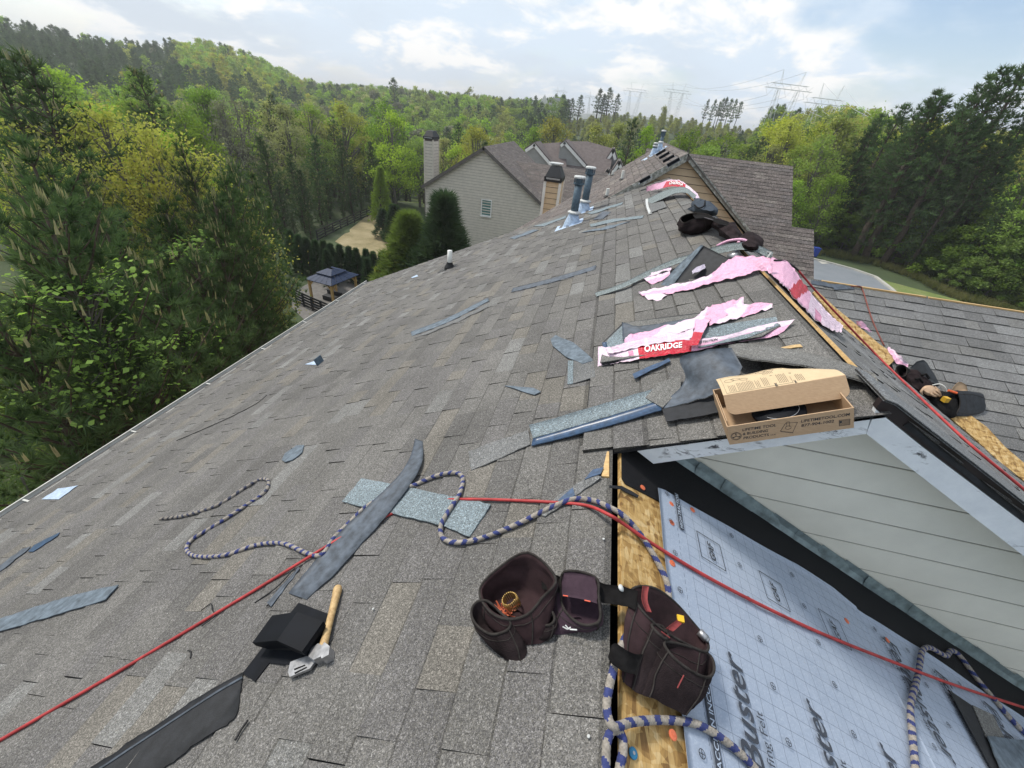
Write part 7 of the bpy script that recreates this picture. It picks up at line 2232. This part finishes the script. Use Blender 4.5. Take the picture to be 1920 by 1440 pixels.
# ------------------------------------------------------------------ hoses and ropes
def hose(label, pts, r, mat, name='air_hose', cat='hose', n=8, group=None):
    path = smooth_path([pt(q) for q in pts], 8)
    m = MB(); m.tube(path, r, n)
    return tag(m.build(name, mat, shift=np.mean(path, 0), smooth=True), label, cat, group)
HG = 'red air hoses'
hose('red air hose from the lower left corner over the slope and the pale felt', [(-90, 1442, .012), (0, 1388, .012), (200, 1272, .012), (400, 1153, .012), (500, 1093, .012), (590, 1038, .02), (640, 1008, .012), (690, 984, .012), (728, 966, .011), (770, 950, .009), (830, 938, .009), (885, 936, .020), (960, 938, .014), (1040, 942, .013), (1100, 948, .014), (1143, 966, .02, RP), (1170, 983, .02, RP), (1230, 1024, .022, RP), (1330, 1084, .024, RP), (1450, 1146, .026, RP), (1560, 1196, .024, RP), (1700, 1251, .042, RP), (1800, 1288, .03, RP), (1930, 1330, .026, RP), (2050, 1370, .026, RP)], .0068, M['red_hose'], group=HG)
hose('red air hose running down the far side of the high ridge past the pink wrap', [(1496, 506, 4.0, 'y'), (1530, 546, 4.05, 'y'), (1580, 600, 4.1, 'y'), (1650, 672, 4.0, 'y'), (1730, 750, 3.0, 'y'), (1820, 834, 2.45, 'y'), (1925, 922, 2.3, 'y'), (2060, 1040, 2.15, 'y')], .0085, M['red_hose'], group=HG)
hose('black hose whip joining the red hose on the ridge', [(1452, 488, 3.8, 'y'), (1468, 490, 3.85, 'y'), (1483, 496, 3.95, 'y'), (1497, 507, 4.0, 'y')], .0085, M['rubber'], group=HG)
hose('thin rust red cord hanging down the wing roof from its ridge', [(1596, 537, .02, W_G), (1612, 537, .03, W_G), (1618, 545, .014, W_G), (1632, 590, .012, W_G), (1645, 622, .012, W_G), (1658, 648, .012, W_G)], .0075, simple('rust_cord', (0.20, 0.06, 0.045), 0.6), 'cord', 'cord')
BLUE, TAN, DARK = (0.045, 0.06, 0.28), (0.34, 0.305, 0.265), (0.05, 0.05, 0.06)
M['rope'] = toned('braided_rope', 0.85, 0.25, 60, bump=0.8, bscale=350)
BLUE = (0.045, 0.058, 0.18)
def rope(label, pts, r, dark0=False, group='braided ropes'):
    path = np.array(smooth_path([pt(q) for q in pts], 10))
    L = np.linalg.norm(np.diff(path, axis=0), axis=1).sum()
    path = resample(path, int(L / 0.0045))
    n = 12
    m = MB()
    def colf(i, k):
        s = i * 0.0045
        ph = ((s + 0.010 * mnoise.noise(Vector((s * 6, 3, r * 700)))) / 0.050 + abs(((k / n + s * 2.0) % 1) - 0.5) * 0.9) % 1
        if ph < 0.42: return BLUE if not (dark0 and s < 1.1) else ((0.06, 0.065, 0.10) if s > .2 else DARK)
        g = 0.85 + 0.3 * ((i * 7 + k * 13) % 5) / 5
        g *= 0.78 + 0.45 * (0.5 + 0.5 * mnoise.noise(Vector((s * 9, k * 0.3, r * 900))))
        return tuple(c * g * (0.85 if dark0 and s < 1.1 else 1) for c in TAN)
    rad = [r * (1 + 0.08 * mnoise.noise(Vector((i * 0.03, 1, 2))) + 0.06 * math.sin(i * 0.0045 / 0.0125 * 2 * math.pi)) for i in range(len(path))]
    m.tube(path, rad, n, colf=colf)
    return tag(m.build('braided_rope', M['rope'], shift=path.mean(0), smooth=True, tone=True), label, 'rope', group)
rope('blue and tan braided rope with a dark end, looping across the open shingles', [(300, 973, .016), (350, 966, .016), (410, 946, .016), (460, 914, .016), (488, 899, .016), (503, 902, .016), (497, 922, .016), (460, 948, .016), (405, 984, .016), (362, 1010, .016), (350, 1030, .016), (368, 1043, .016), (420, 1041, .016), (480, 1022, .016), (530, 1019, .016), (575, 1037, .016), (603, 1040, .016), (625, 1010, .017), (655, 980, .014), (690, 948, .011), (740, 922, .010), (775, 910, .020), (815, 893, .02), (850, 886, .02), (867, 895, .022), (862, 925, .026), (840, 960, .028), (827, 985, .026), (830, 1008, .02), (855, 1017, .018), (900, 1010, .017), (965, 985, .017), (1030, 953, .017), (1075, 936, .018), (1110, 938, .018), (1140, 950, .02), (1170, 968, .02, RP), (1205, 1008, .016, RP), (1236, 1060, .015, RP), (1252, 1100, .02, RP), (1250, 1150, .012, RP), (1210, 1165, .014, RP), (1178, 1188, .02, RP), (1158, 1230, .02, RP), (1142, 1290, .02, RP), (1138, 1330, .02, RP), (1150, 1362, .03, RP), (1185, 1354, .022, RP), (1240, 1350, .016, RP), (1300, 1356, .026, RP), (1350, 1382, .03, RP), (1400, 1424, .03, RP), (1440, 1470, .03, RP)], .0105, True)
rope('blue and tan rope end knotted round the rafter in the open ridge', [(1132, 1500, .012, RP), (1136, 1440, .012, RP), (1138, 1392, .014, RP), (1150, 1368, .02, RP), (1166, 1380, .018, RP), (1168, 1410, .014, RP), (1160, 1450, .012, RP), (1158, 1510, .012, RP)], .0105)
rope('blue and tan braided rope bent on the lower felt by the white wall', [(1716, 1520, .03, RP), (1716, 1440, .03, RP), (1710, 1370, .03, RP), (1708, 1320, .03, RP), (1722, 1262, .028, RP), (1729, 1222, .026, RP), (1742, 1214, .024, RP), (1762, 1224, .02, RP), (1775, 1229, .018, RP), (1784, 1220, .018, RP), (1800, 1230, .018, RP), (1830, 1270, .02, RP), (1870, 1318, .022, RP), (1905, 1358, .024, RP), (1960, 1410, .024, RP)], .0115)
# dark shingle pieces on the lower felt
t = thing('shingle_offcut', 'dark shingle piece on the lower felt at the right picture corner', 'shingle offcut', RP.at(1840, 1370), SG)
for nm, pts, mt, h0 in (('backing', [(1779, 1293), (1826, 1325), (1868, 1400), (1905, 1460), (1870, 1460)], 'backing_dark', .026), ('face', [(1824, 1322), (1862, 1340), (1884, 1384), (1850, 1382)], 'granule_plain', .031)):
    ab = [RP.px(x, y, h0) for x, y in pts]
    m = MB(); m.prism([RP.p(a, b, h0 - .004) for a, b in ab], [RP.p(a, b, h0) for a, b in ab]); m.build(nm, M[mt], t)
piece('shingle_offcut', 'grey backed shingle square at the very right picture corner', 'shingle offcut', RP, [(1852, 1380), (1930, 1388), (1960, 1460), (1880, 1450)], .005, .034, M['backing_pale'], SG)

# ------------------------------------------------------------------ black vent and roofing hatchet
vt = thing('roof_vent', 'square black plastic roof vent with a peaked hood beside the hatchet', 'vent', LP.at(540, 1200))
top = [(473, 1205, .075), (510, 1154, .075), (557, 1147, .095), (606, 1165, .075), (566, 1222, .075), (519, 1201, .095)]
T3 = [pt(q) for q in top]
ctr = np.mean(T3, 0)
lowr_ = [ctr + (p - ctr) * 0.99 - LP.n * 0.022 for p in T3]
ins = [ctr + (p - ctr) * 0.80 - LP.n * 0.060 for p in T3]
m = MB()
b = m.add(T3 + lowr_ + ins, [(0, 1, 2, 5), (5, 2, 3, 4)] + [(i, (i + 1) % 6, 6 + (i + 1) % 6, 6 + i) for i in range(6)] + [(6 + i, 6 + (i + 1) % 6, 12 + (i + 1) % 6, 12 + i) for i in range(6)] + [tuple(range(17, 11, -1))])
m.build('hood', M['black_plastic'], vt)
m = MB()
g0 = [p - LP.n * ((p - LP.o) @ LP.n - 0.011) for p in [ctr + (p - ctr) * 0.78 for p in T3]]
g1 = [ctr + (p - ctr) * 0.74 - LP.n * 0.058 for p in T3]
m.prism(g0, g1); m.build('throat', M['rubber'], vt)
ab = [LP.px(*p, .012) for p in ((455, 1262), (486, 1222), (560, 1130), (618, 1152), (570, 1250), (505, 1243), (478, 1278))]
m = MB(); m.prism([LP.p(a, b, .009) for a, b in ab], [LP.p(a, b, .0125) for a, b in ab]); m.build('flange', M['black_plastic'], vt)
hm = thing('roofing_hatchet', 'roofing hatchet with a pale wooden handle lying against the black vent', 'hatchet', LP.at(610, 1190))
hp = [pt(q) for q in ((634, 1101, .022), (630, 1118, .024), (624, 1142, .026), (617, 1170, .027), (610, 1197, .028), (604, 1219, .028))]
m = MB(); m.tube(smooth_path(hp, 4), [0.0145, 0.0175, 0.018, 0.017, 0.0160, 0.0155, 0.015, 0.0145, 0.014, 0.0138, 0.0135, 0.0135, 0.0135, 0.0135, 0.0138, 0.014, 0.0145, 0.015, 0.0155, 0.0155, 0.015], 12); m.build('handle', M['handle_wood'], hm, smooth=True)
m = MB()
def hd(pts, h0, h1):
    lo = [LP.at(x, y, h0) for x, y in pts]
    m.prism(lo, [p + LP.n * (h1 - h0) for p in lo])
hd([(594, 1224), (606, 1216), (617, 1222), (613, 1240), (598, 1247), (587, 1240)], .010, .044)          # eye
hd([(608, 1228), (618, 1214), (628, 1222), (626, 1238), (613, 1245)], .011, .046)                        # poll
hd([(600, 1222), (597, 1238), (584, 1256), (546, 1272), (543, 1263), (547, 1244), (562, 1238), (584, 1231)], .014, .024)  # blade
m.build('head', M['steel'], hm)
m = MB()
for pts in ([(551, 1254), (572, 1246), (573, 1248), (552, 1257)], [(552, 1261), (575, 1250), (576, 1252), (553, 1264)]):
    lo = [LP.at(x, y, .0243) for x, y in pts]; m.prism(lo, [p + LP.n * .0004 for p in lo])
m.build('slot', M['void'], hm)

# ------------------------------------------------------------------ tool belts
def ring(ctrl, fr=None, n=32):
    Pc = [pt(q, fr) for q in ctrl]
    k = len(Pc)
    out = []
    for i in range(n):
        s = i * k / n; a = int(s); t = s - a
        p0, p1, p2, p3 = Pc[(a - 1) % k], Pc[a % k], Pc[(a + 1) % k], Pc[(a + 2) % k]
        out.append(0.5 * (2 * p1 + (p2 - p0) * t + (2 * p0 - 5 * p1 + 4 * p2 - p3) * t * t + (3 * p1 - p0 - 3 * p2 + p3) * t ** 3))
    return np.array(out)
def bag(parent, name, rim, bottom, fr, mat, bulge=0.010, wr=0.005, seed=0.0, rim_mat=None, n=40, lev=10, tint=None):
    Ra, Rb = ring(rim, fr, n), ring(bottom, fr, n)
    ca, cb = Ra.mean(0), Rb.mean(0)
    rows = []
    for l in range(lev + 1):
        t = l / lev
        row = Ra * (1 - t) + Rb * t
        c = ca * (1 - t) + cb * t
        o = row - c; o /= np.linalg.norm(o, axis=1, keepdims=True) + 1e-9
        row = row + o * bulge * math.sin(math.pi * min(1, t * 1.05))
        if l > 0:
            for i in range(n):
                row[i] += o[i] * wr * (1.6 * mnoise.noise(Vector(row[i] * 13) + Vector((seed, 7, 0))) * min(1, t * 2) + mnoise.noise(Vector(row[i] * 22) + Vector((seed, 0, 0))) + .6 * mnoise.noise(Vector(row[i] * 55) + Vector((seed, 3, 0))))
        rows.append(row)
    out = np.array(rows)
    inn = []
    for l in range(lev):
        c = out[l].mean(0)
        inn.append(c + (out[l] - c) * 0.93)
    inn.append(np.array([inn[-1].mean(0) + (p - inn[-1].mean(0)) * 0.25 for p in inn[-1]]))
    m = MB()
    m.grid(out, close=True)
    bot = out[-1].mean(0)
    m.add(list(out[-1]) + [bot], [(i, (i + 1) % n, n) for i in range(n)])
    m.grid(np.array([out[0]] + inn), close=True)
    o = m.build(name, mat, parent, smooth=True)
    r = MB(); r.tube(list(Ra) + [Ra[0]], 0.0042, 6, caps=False)
    for sc_ in (int(n * 0.12), int(n * 0.40), int(n * 0.66), int(n * 0.9)):
        r.tube([out[l][sc_] + (out[l][sc_] - out[l].mean(0)) * 0.012 for l in range(lev + 1)], 0.0022, 5, caps=False)
    r.tube([out[2][i % n] + (out[2][i % n] - out[2].mean(0)) * 0.01 for i in range(n + 1)], 0.0013, 4, caps=False)
    r.build('binding', rim_mat or M['worn_binding'], o, smooth=True)
    return o
M['maroon'] = simple('dusty_maroon_nylon', (0.040, 0.022, 0.024), 0.85, var=0.4, scale=14, bump=0.6, bscale=420, spec=0.2)
M['purple'] = simple('faded_purple_nylon', (0.055, 0.033, 0.046), 0.85, var=0.3, scale=16, bump=0.6, bscale=420, spec=0.2)
M['red_tab'] = simple('red_bar_tack', (0.22, 0.035, 0.034), 0.7, var=0.25, scale=60, bump=0.4)
M['orange_thread'] = simple('orange_thread', (0.65, 0.10, 0.05), 0.6)
tb = thing('tool_belt', 'open dark maroon and black nylon tool belt lying across the open ridge, nearest one', 'tool belt', LP.at(1040, 1160))
big = bag(tb, 'pouch', [(900, 1104, .085), (914, 1142, .080), (948, 1161, .080), (988, 1153, .085), (1016, 1122, .10), (1042, 1084, .125), (990, 1036, .155), (934, 1066, .12)],
    [(915, 1150, .012), (922, 1180, .012), (950, 1196, .012), (988, 1206, .012), (1022, 1196, .012), (1030, 1150, .02), (990, 1112, .02), (938, 1112, .012)], LP, M['maroon'], seed=1, wr=.006)
bag(tb, 'pouch', [(884, 1148, .070), (892, 1170, .062), (920, 1189, .060), (950, 1182, .066), (957, 1166, .075), (940, 1150, .080), (914, 1127, .085), (893, 1130, .080)],
    [(903, 1188, .010), (918, 1208, .008), (945, 1236, .008), (972, 1241, .008), (986, 1226, .012), (980, 1200, .018), (950, 1182, .02), (912, 1172, .016)], LP, M['nylon'], seed=4, wr=.005)
bag(tb, 'pouch', [(1000, 1150, .055), (1010, 1168, .045), (1030, 1172, .045), (1040, 1160, .05), (1030, 1140, .06), (1010, 1136, .062)],
    [(982, 1190, .010), (992, 1206, .008), (1016, 1208, .008), (1038, 1192, .010), (1030, 1172, .02), (1000, 1168, .02)], LP, M['nylon'], seed=6, wr=.004)
midp = bag(tb, 'pouch', [(1052, 1118, .062), (1060, 1146, .052), (1088, 1170, .048), (1116, 1170, .052), (1126, 1156, .060), (1122, 1120, .085), (1116, 1082, .105), (1058, 1072, .105)],
    [(1028, 1182, .010), (1044, 1190, .008), (1080, 1186, .008), (1112, 1182, .010), (1126, 1172, .015), (1118, 1150, .02), (1096, 1140, .02), (1050, 1150, .02)], LP, M['purple'], seed=8, wr=.004)
bent('flap', None, None, [(1057, 1074, .108), (1054, 1096, .098), (1054, 1118, .085)], [(1116, 1082, .108), (1120, 1106, .098), (1120, 1132, .082)], M['purple'], parent=tb, n=10, k=8, crown=.006, th=.006)
m = MB()
for a, b in (((1056, 1116.5), (1065, 1118)), ((1096, 1125.5), (1107, 1128))):
    m.bar(pt((*a, .100)), pt((*b, .100)), .003, .002)
m.build('stitching', M['orange_thread'], tb)
m = MB(); 
for a, b in (((1055, 1175), (1064, 1180)), ((1064, 1180), (1070, 1176)), ((1060, 1172), (1066, 1179)), ((1068, 1180), (1082, 1181))): m.bar(pt((*a, .050)), pt((*b, .046)), .0035, .0015)
m.build('printed_logo', M['chalk'], tb)
for EA, EB in (([(1014, 1070, .10), (1036, 1076, .095), (1060, 1083, .090)], [(1016, 1104, .075), (1036, 1108, .070), (1058, 1114, .066)]),
               ([(1112, 1088, .085), (1145, 1096, .070), (1170, 1100, .058), (1196, 1108, .05)], [(1112, 1128, .060), (1145, 1132, .050), (1170, 1136, .04), (1192, 1142, .036)])):
    m = MB(); m.grid(ribbon(EA, EB, LP, 16, 4), th=.004)
    m.build('belt_strap', M['webbing'], tb, smooth=True)
# nails in the big pouch
m = MB(); cn = pt((962, 1136, .045))
for k in range(46):
    a = k / 46 * 2 * math.pi * 2.0
    r_ = 0.026 - 0.004 * k / 46
    c_ = cn + LP.ax * r_ * math.cos(a) + LP.ay * r_ * math.sin(a) + LP.n * (0.012 * k / 46)
    m.bar(c_, c_ + LP.n * 0.030, .0028)
m.build('nail_coil', simple('brass_nails', (0.40, 0.27, 0.09), 0.45, metal=0.6, var=0.4, scale=90), big)
m = MB()
for k in range(26):
    c_ = pt((946, 1148, .048)) + LP.ax * rnd.uniform(-.022, .03) + LP.ay * rnd.uniform(-.012, .016)
    d_ = unit((rnd.uniform(-1, 1), rnd.uniform(-1, 1), rnd.uniform(-.2, .7)))
    m.bar(c_, c_ + d_ * .026, .0035, .002)
m.build('nail_cap_scraps', M['orange_cap'], big)
# the other half of the belt on the bare board
rb = bag(tb, 'pouch', [(1186, 1104, .065, RP), (1198, 1138, .075, RP), (1238, 1178, .080, RP), (1288, 1208, .080, RP), (1323, 1222, .075, RP), (1326, 1202, .058, RP), (1300, 1168, .050, RP), (1264, 1128, .060, RP), (1225, 1102, .070, RP)],
    [(1166, 1248, .008, RP), (1170, 1282, .010, RP), (1212, 1302, .016, RP), (1258, 1324, .026, RP), (1290, 1336, .034, RP), (1318, 1276, .032, RP), (1306, 1230, .022, RP), (1250, 1192, .014, RP), (1192, 1172, .010, RP)], RP, M['maroon'], seed=11, bulge=.008, wr=.005)
bag(tb, 'pouch', [(1246, 1204, .082, RP), (1262, 1232, .092, RP), (1296, 1258, .096, RP), (1328, 1270, .092, RP), (1339, 1254, .080, RP), (1330, 1228, .068, RP), (1290, 1212, .080, RP)],
    [(1204, 1296, .026, RP), (1228, 1312, .034, RP), (1268, 1331, .040, RP), (1292, 1339, .042, RP), (1325, 1284, .046, RP), (1322, 1268, .040, RP), (1262, 1252, .030, RP)], RP, M['nylon'], seed=13, bulge=.007, wr=.004)
bag(tb, 'pouch', [(1222, 1172, .078, RP), (1232, 1186, .086, RP), (1248, 1198, .088, RP), (1252, 1188, .080, RP), (1240, 1174, .074, RP)],
    [(1184, 1288, .012, RP), (1194, 1298, .020, RP), (1212, 1304, .026, RP), (1216, 1288, .022, RP), (1200, 1276, .014, RP)], RP, M['nylon'], seed=15, bulge=.006, wr=.003)
bent('hammer_loop', None, None, [(1205, 1228, .055, RP), (1180, 1222, .060, RP), (1155, 1206, .055, RP), (1146, 1210, .045, RP)], [(1192, 1266, .040, RP), (1168, 1258, .045, RP), (1146, 1242, .042, RP), (1140, 1232, .035, RP)], M['webbing'], fr=RP, parent=tb, n=16, k=4, th=.004)
bent('tab', None, None, [(1206, 1098, .082, RP), (1204, 1124, .086, RP), (1213, 1146, .086, RP)], [(1217, 1100, .082, RP), (1214, 1124, .086, RP), (1222, 1148, .086, RP)], M['red_tab'], fr=RP, parent=tb, n=8, k=3, th=.003)
bent('tab', None, None, [(1250, 1178, .090, RP), (1262, 1168, .092, RP), (1274, 1158, .088, RP)], [(1262, 1184, .090, RP), (1274, 1174, .092, RP), (1284, 1164, .088, RP)], M['red_tab'], fr=RP, parent=tb, n=8, k=3, th=.003)
m = MB(); m.box(pt((1276, 1160, .092, RP)), .020, .020, .006); m.build('tab_end', simple('yellow_tab', (0.62, 0.38, 0.02), 0.6), tb)
m = MB(); m.bar(pt((1240, 1184, .0925, RP)), pt((1256, 1196, .094, RP)), .003, .0015); m.bar(pt((1282, 1266, .102, RP)), pt((1270, 1290, .090, RP)), .003, .0015); m.build('stitching', M['red_tab'], tb)
m = MB(); m.tube([pt((1311, 1184, .06, RP)), pt((1324, 1198, .065, RP))], [.012, .0125], 12); m.tube([pt((1322.5, 1196, .0645, RP)), pt((1328, 1202, .066, RP))], [.0105, .009], 12); m.build('lighter', M['steel'], tb, smooth=True)
m = MB(); m.lathe(pt((1164, 1103, .060, RP)), [(.010, 0), (.011, .003), (.004, .006), (.0005, .0065)], 14, RP.n); m.build('rivet', M['chalk'], tb, smooth=True)

def lump(parent, name, ctrl_low, ctrl_top, fr, mat, seed, wr=.016, bulge=.028):
    """closed padded pouch: low outline, smaller top outline"""
    Ra, Rb = ring(ctrl_top, fr, 30), ring(ctrl_low, fr, 30)
    rows = []
    for l in range(9):
        t = l / 8
        row = Ra * (1 - t) + Rb * t
        c = row.mean(0)
        o = row - c; o /= np.linalg.norm(o, axis=1, keepdims=True) + 1e-9
        row = row + o * bulge * math.sin(math.pi * t)
        for i in range(30): row[i] += o[i] * wr * mnoise.noise(Vector(row[i] * 14) + Vector((seed, 0, 0))) + fr.n * wr * .7 * mnoise.noise(Vector(row[i] * 19) + Vector((0, seed, 0)))
        rows.append(row)
    m = MB(); rows = np.array(rows); m.grid(rows, close=True)
    ct = rows[0].mean(0) + fr.n * .008
    m.add(list(rows[0]) + [ct], [(i, (i + 1) % 30, 30) for i in range(30)])
    return m.build(name, mat, parent, smooth=True)
t2 = thing('tool_belt', 'bulky black tool belt straddling the far part of the high ridge', 'tool belt', LP.at(1330, 430))
bag(t2, 'pouch', [(1276, 408, .16), (1282, 418, .15), (1306, 410, .16), (1336, 412, .15), (1326, 402, .18), (1296, 400, .19)], [(1273, 426, .03), (1286, 438, .015), (1310, 439, .015), (1332, 428, .02), (1322, 418, .05), (1292, 416, .05)], LP, M['nylon'], seed=21, wr=.016, bulge=.035)
lump(t2, 'padded_pouch', [(1326, 420, .03), (1350, 436, .03), (1372, 460, .03), (1388, 462, .03), (1396, 444, .05), (1376, 424, .08), (1348, 410, .08)], [(1338, 420, .12), (1354, 432, .13), (1372, 448, .13), (1384, 446, .12), (1380, 434, .14), (1362, 418, .15), (1346, 412, .15)], LP, M['nylon'], 23)
lump(t2, 'padded_pouch', [(1378, 452, .04), (1392, 468, .04), (1418, 472, .03), (1428, 462, .03), (1424, 446, .05), (1404, 436, .08)], [(1388, 450, .14), (1398, 460, .15), (1414, 462, .14), (1420, 454, .13), (1414, 444, .15), (1402, 440, .16)], LP, M['nylon'], 25)
bent('belt_strap', None, None, [(1298, 402, .19), (1320, 400, .20), (1344, 410, .19), (1366, 416, .16)], [(1304, 410, .17), (1324, 409, .18), (1346, 419, .17), (1366, 424, .14)], M['webbing'], parent=t2, n=16, k=4)
m = MB(); m.bar(pt((1322, 408, .205)), pt((1336, 412, .20)), .02, .004); m.build('printed_patch', simple('grey_patch', (0.10, 0.09, 0.095), 0.8), t2)
t3 = thing('tool_bag', 'navy blue nylon bag on the ridge just behind the black belt', 'bag', LP.at(1320, 388))
lump(t3, 'body', [(1296, 386, .02), (1312, 400, .02), (1340, 404, .02), (1346, 392, .04), (1328, 378, .07), (1306, 372, .06)], [(1304, 384, .12), (1316, 392, .13), (1334, 396, .12), (1338, 390, .12), (1324, 381, .14), (1310, 376, .13)], LP, M['navy'], 31, bulge=.02)
bent('flap', None, None, [(1288, 392, .02), (1302, 384, .08), (1314, 374, .13)], [(1298, 396, .02), (1312, 394, .10), (1322, 384, .14)], M['navy'], parent=t3, n=10, k=5)
m = MB(); m.tube(smooth_path([pt(q) for q in ((1302, 384, .13), (1310, 390, .14), (1320, 386, .15), (1322, 376, .14))], 5), .007, 6); m.build('handle', M['webbing'], t3, smooth=True)
# tool belt lying in the valley of the wing
t4 = thing('tool_belt', 'black tool belt with a tan glove lying in the valley on the right', 'tool belt', WG.at(1760, 740))
W4 = WG
bag(t4, 'pouch', [(1680, 690, .13, W4), (1686, 704, .12, W4), (1698, 704, .13, W4), (1700, 690, .15, W4), (1690, 684, .16, W4)], [(1684, 712, .02, W4), (1696, 726, .02, W4), (1712, 726, .02, W4), (1714, 708, .03, W4), (1700, 700, .03, W4)], W4, M['webbing'], seed=41, bulge=.015)
lump(t4, 'padded_pouch', [(1694, 700, .03, W4), (1704, 728, .02, W4), (1730, 748, .02, W4), (1752, 746, .02, W4), (1752, 722, .03, W4), (1722, 696, .05, W4)], [(1704, 704, .14, W4), (1712, 722, .13, W4), (1730, 732, .12, W4), (1742, 730, .12, W4), (1738, 716, .14, W4), (1718, 702, .15, W4)], W4, M['nylon'], 43, wr=.02)
bent('back_pad', None, None, [(1706, 690, .10, W4), (1722, 676, .17, W4), (1736, 678, .16, W4), (1744, 690, .12, W4)], [(1722, 706, .08, W4), (1736, 712, .10, W4), (1748, 718, .09, W4), (1762, 724, .05, W4)], M['charcoal_nylon'], parent=t4, n=14, k=8, th=.018, crown=.01)
for k, (x, y) in enumerate(((1734, 706), (1722, 714))):
    m = MB(); m.tube([pt((x - 6, y - 2, .15, W4)), pt((x + 2, y - 5, .16, W4)), pt((x + 8, y + 4, .14, W4))], .012, 7); m.build('tool_loop', M['webbing'], t4, smooth=True)
pch = bag(t4, 'pouch', [(1768, 744, .10, W4), (1772, 776, .05, W4), (1790, 778, .05, W4), (1800, 760, .09, W4), (1796, 738, .14, W4), (1780, 734, .15, W4)], [(1836, 740, .08, W4), (1838, 764, .03, W4), (1842, 774, .02, W4), (1848, 764, .04, W4), (1846, 746, .09, W4), (1842, 738, .10, W4)], W4, M['charcoal_nylon'], seed=45, bulge=.02, wr=.004)
lump(t4, 'padded_pouch', [(1742, 752, .02, W4), (1762, 776, .02, W4), (1786, 782, .02, W4), (1800, 772, .02, W4), (1796, 746, .04, W4), (1760, 736, .05, W4)], [(1752, 750, .09, W4), (1766, 766, .09, W4), (1782, 770, .09, W4), (1790, 762, .09, W4), (1786, 748, .11, W4), (1764, 742, .11, W4)], W4, M['webbing'], 47)
m = MB(); m.box(pt((1773, 749, .14, W4)), .05, .045, .05, (unit((1, .3, 0)), unit((-.3, 1, 0)), (0, 0, 1))); m.build('tape_measure', simple('yellow_case', (0.55, 0.33, 0.03), 0.5), t4)
m = MB(); m.tube([pt((1778, 732, .15, W4)), pt((1794, 737, .15, W4))], .012, 8); m.build('tool_grip', simple('orange_grip', (0.72, 0.12, 0.03), 0.5), t4)
m = MB(); m.tube(smooth_path([pt(q) for q in ((1748, 722, .15, W4), (1762, 720, .18, W4), (1772, 726, .18, W4), (1775, 734, .15, W4))], 6), .005, 6); m.build('cord', M['pvc'], t4, smooth=True)
gl = thing('work_glove', 'tan leather work glove tucked on the black tool belt in the valley', 'glove', WG.at(1745, 730))
M['leather'] = simple('tan_leather', (0.46, 0.31, 0.20), 0.75, var=0.25, scale=18, bump=.4)
lump(gl, 'palm', [(1728, 730, .12, W4), (1736, 740, .11, W4), (1750, 742, .11, W4), (1758, 734, .12, W4), (1750, 724, .14, W4), (1736, 723, .14, W4)], [(1732, 730, .155, W4), (1738, 736, .155, W4), (1748, 737, .155, W4), (1753, 732, .155, W4), (1748, 727, .165, W4), (1738, 726, .165, W4)], W4, M['leather'], 51, bulge=.006, wr=.006)
for k, (a, b, c_) in enumerate((((1752, 726), (1759, 731), (1763, 739)), ((1754, 730), (1760, 736), (1764, 742)), ((1750, 735), (1757, 740), (1762, 743)), ((1744, 737), (1750, 742), (1756, 743)))):
    m = MB(); m.tube([pt((*a, .15, W4)), pt((*b, .145, W4)), pt((*c_, .12, W4))], [.012, .011, .009], 8); m.build('finger', M['leather'], gl, smooth=True)
m = MB(); m.tube([pt((1732, 728, .15, W4)), pt((1727, 734, .14, W4)), pt((1729, 740, .12, W4))], [.012, .011, .009], 8); m.build('thumb', M['leather'], gl, smooth=True)
cbp = thing('cardboard_scrap', 'torn brown cardboard scrap standing behind the tool belt in the valley', 'cardboard', WG.at(1800, 730))
bent('sheet', None, None, [(1783, 732, .05, W4), (1798, 716, .10, W4), (1812, 722, .08, W4)], [(1790, 740, .03, W4), (1804, 736, .05, W4), (1815, 734, .03, W4)], M['cardboard'], parent=cbp, n=8, k=4, th=.004)
for x, y, lab in ((1132, 1011, 'bright nail head in the shingles beside the open ridge, upper one'), (1104, 1381, 'white granule chip on the shingles beside the open ridge'), (700, 1142, 'small pale chip right of the hatchet head')):
    m = MB(); m.lathe(LP.at(x, y, .010), [(.004, 0), (.004, .003), (.0005, .004)], 8, LP.n)
    tag(m.build('nail_head', M['chalk'], shift=LP.at(x, y, .010)), lab, 'nail', 'bright specks on the shingles')
# ------------------------------------------------------------------ air
hz = MB()
hz.box((0, 0, 6), 19000, 19000, 130)
def haze_mat():
    m = bpy.data.materials.new('thin_haze')
    m.use_nodes = True
    nt = m.node_tree
    for n_ in list(nt.nodes):
        if n_.type == 'BSDF_PRINCIPLED': nt.nodes.remove(n_)
    v = nt.nodes.new('ShaderNodeVolumePrincipled')
    v.inputs['Color'].default_value = (0.95, 0.97, 1.0, 1)
    v.inputs['Density'].default_value = 0.00045
    v.inputs['Anisotropy'].default_value = 0.2
    nt.links.new(v.outputs[0], nt.nodes['Material Output'].inputs['Volume'])
    return m
o = hz.build('haze', haze_mat())
o['kind'] = 'stuff'
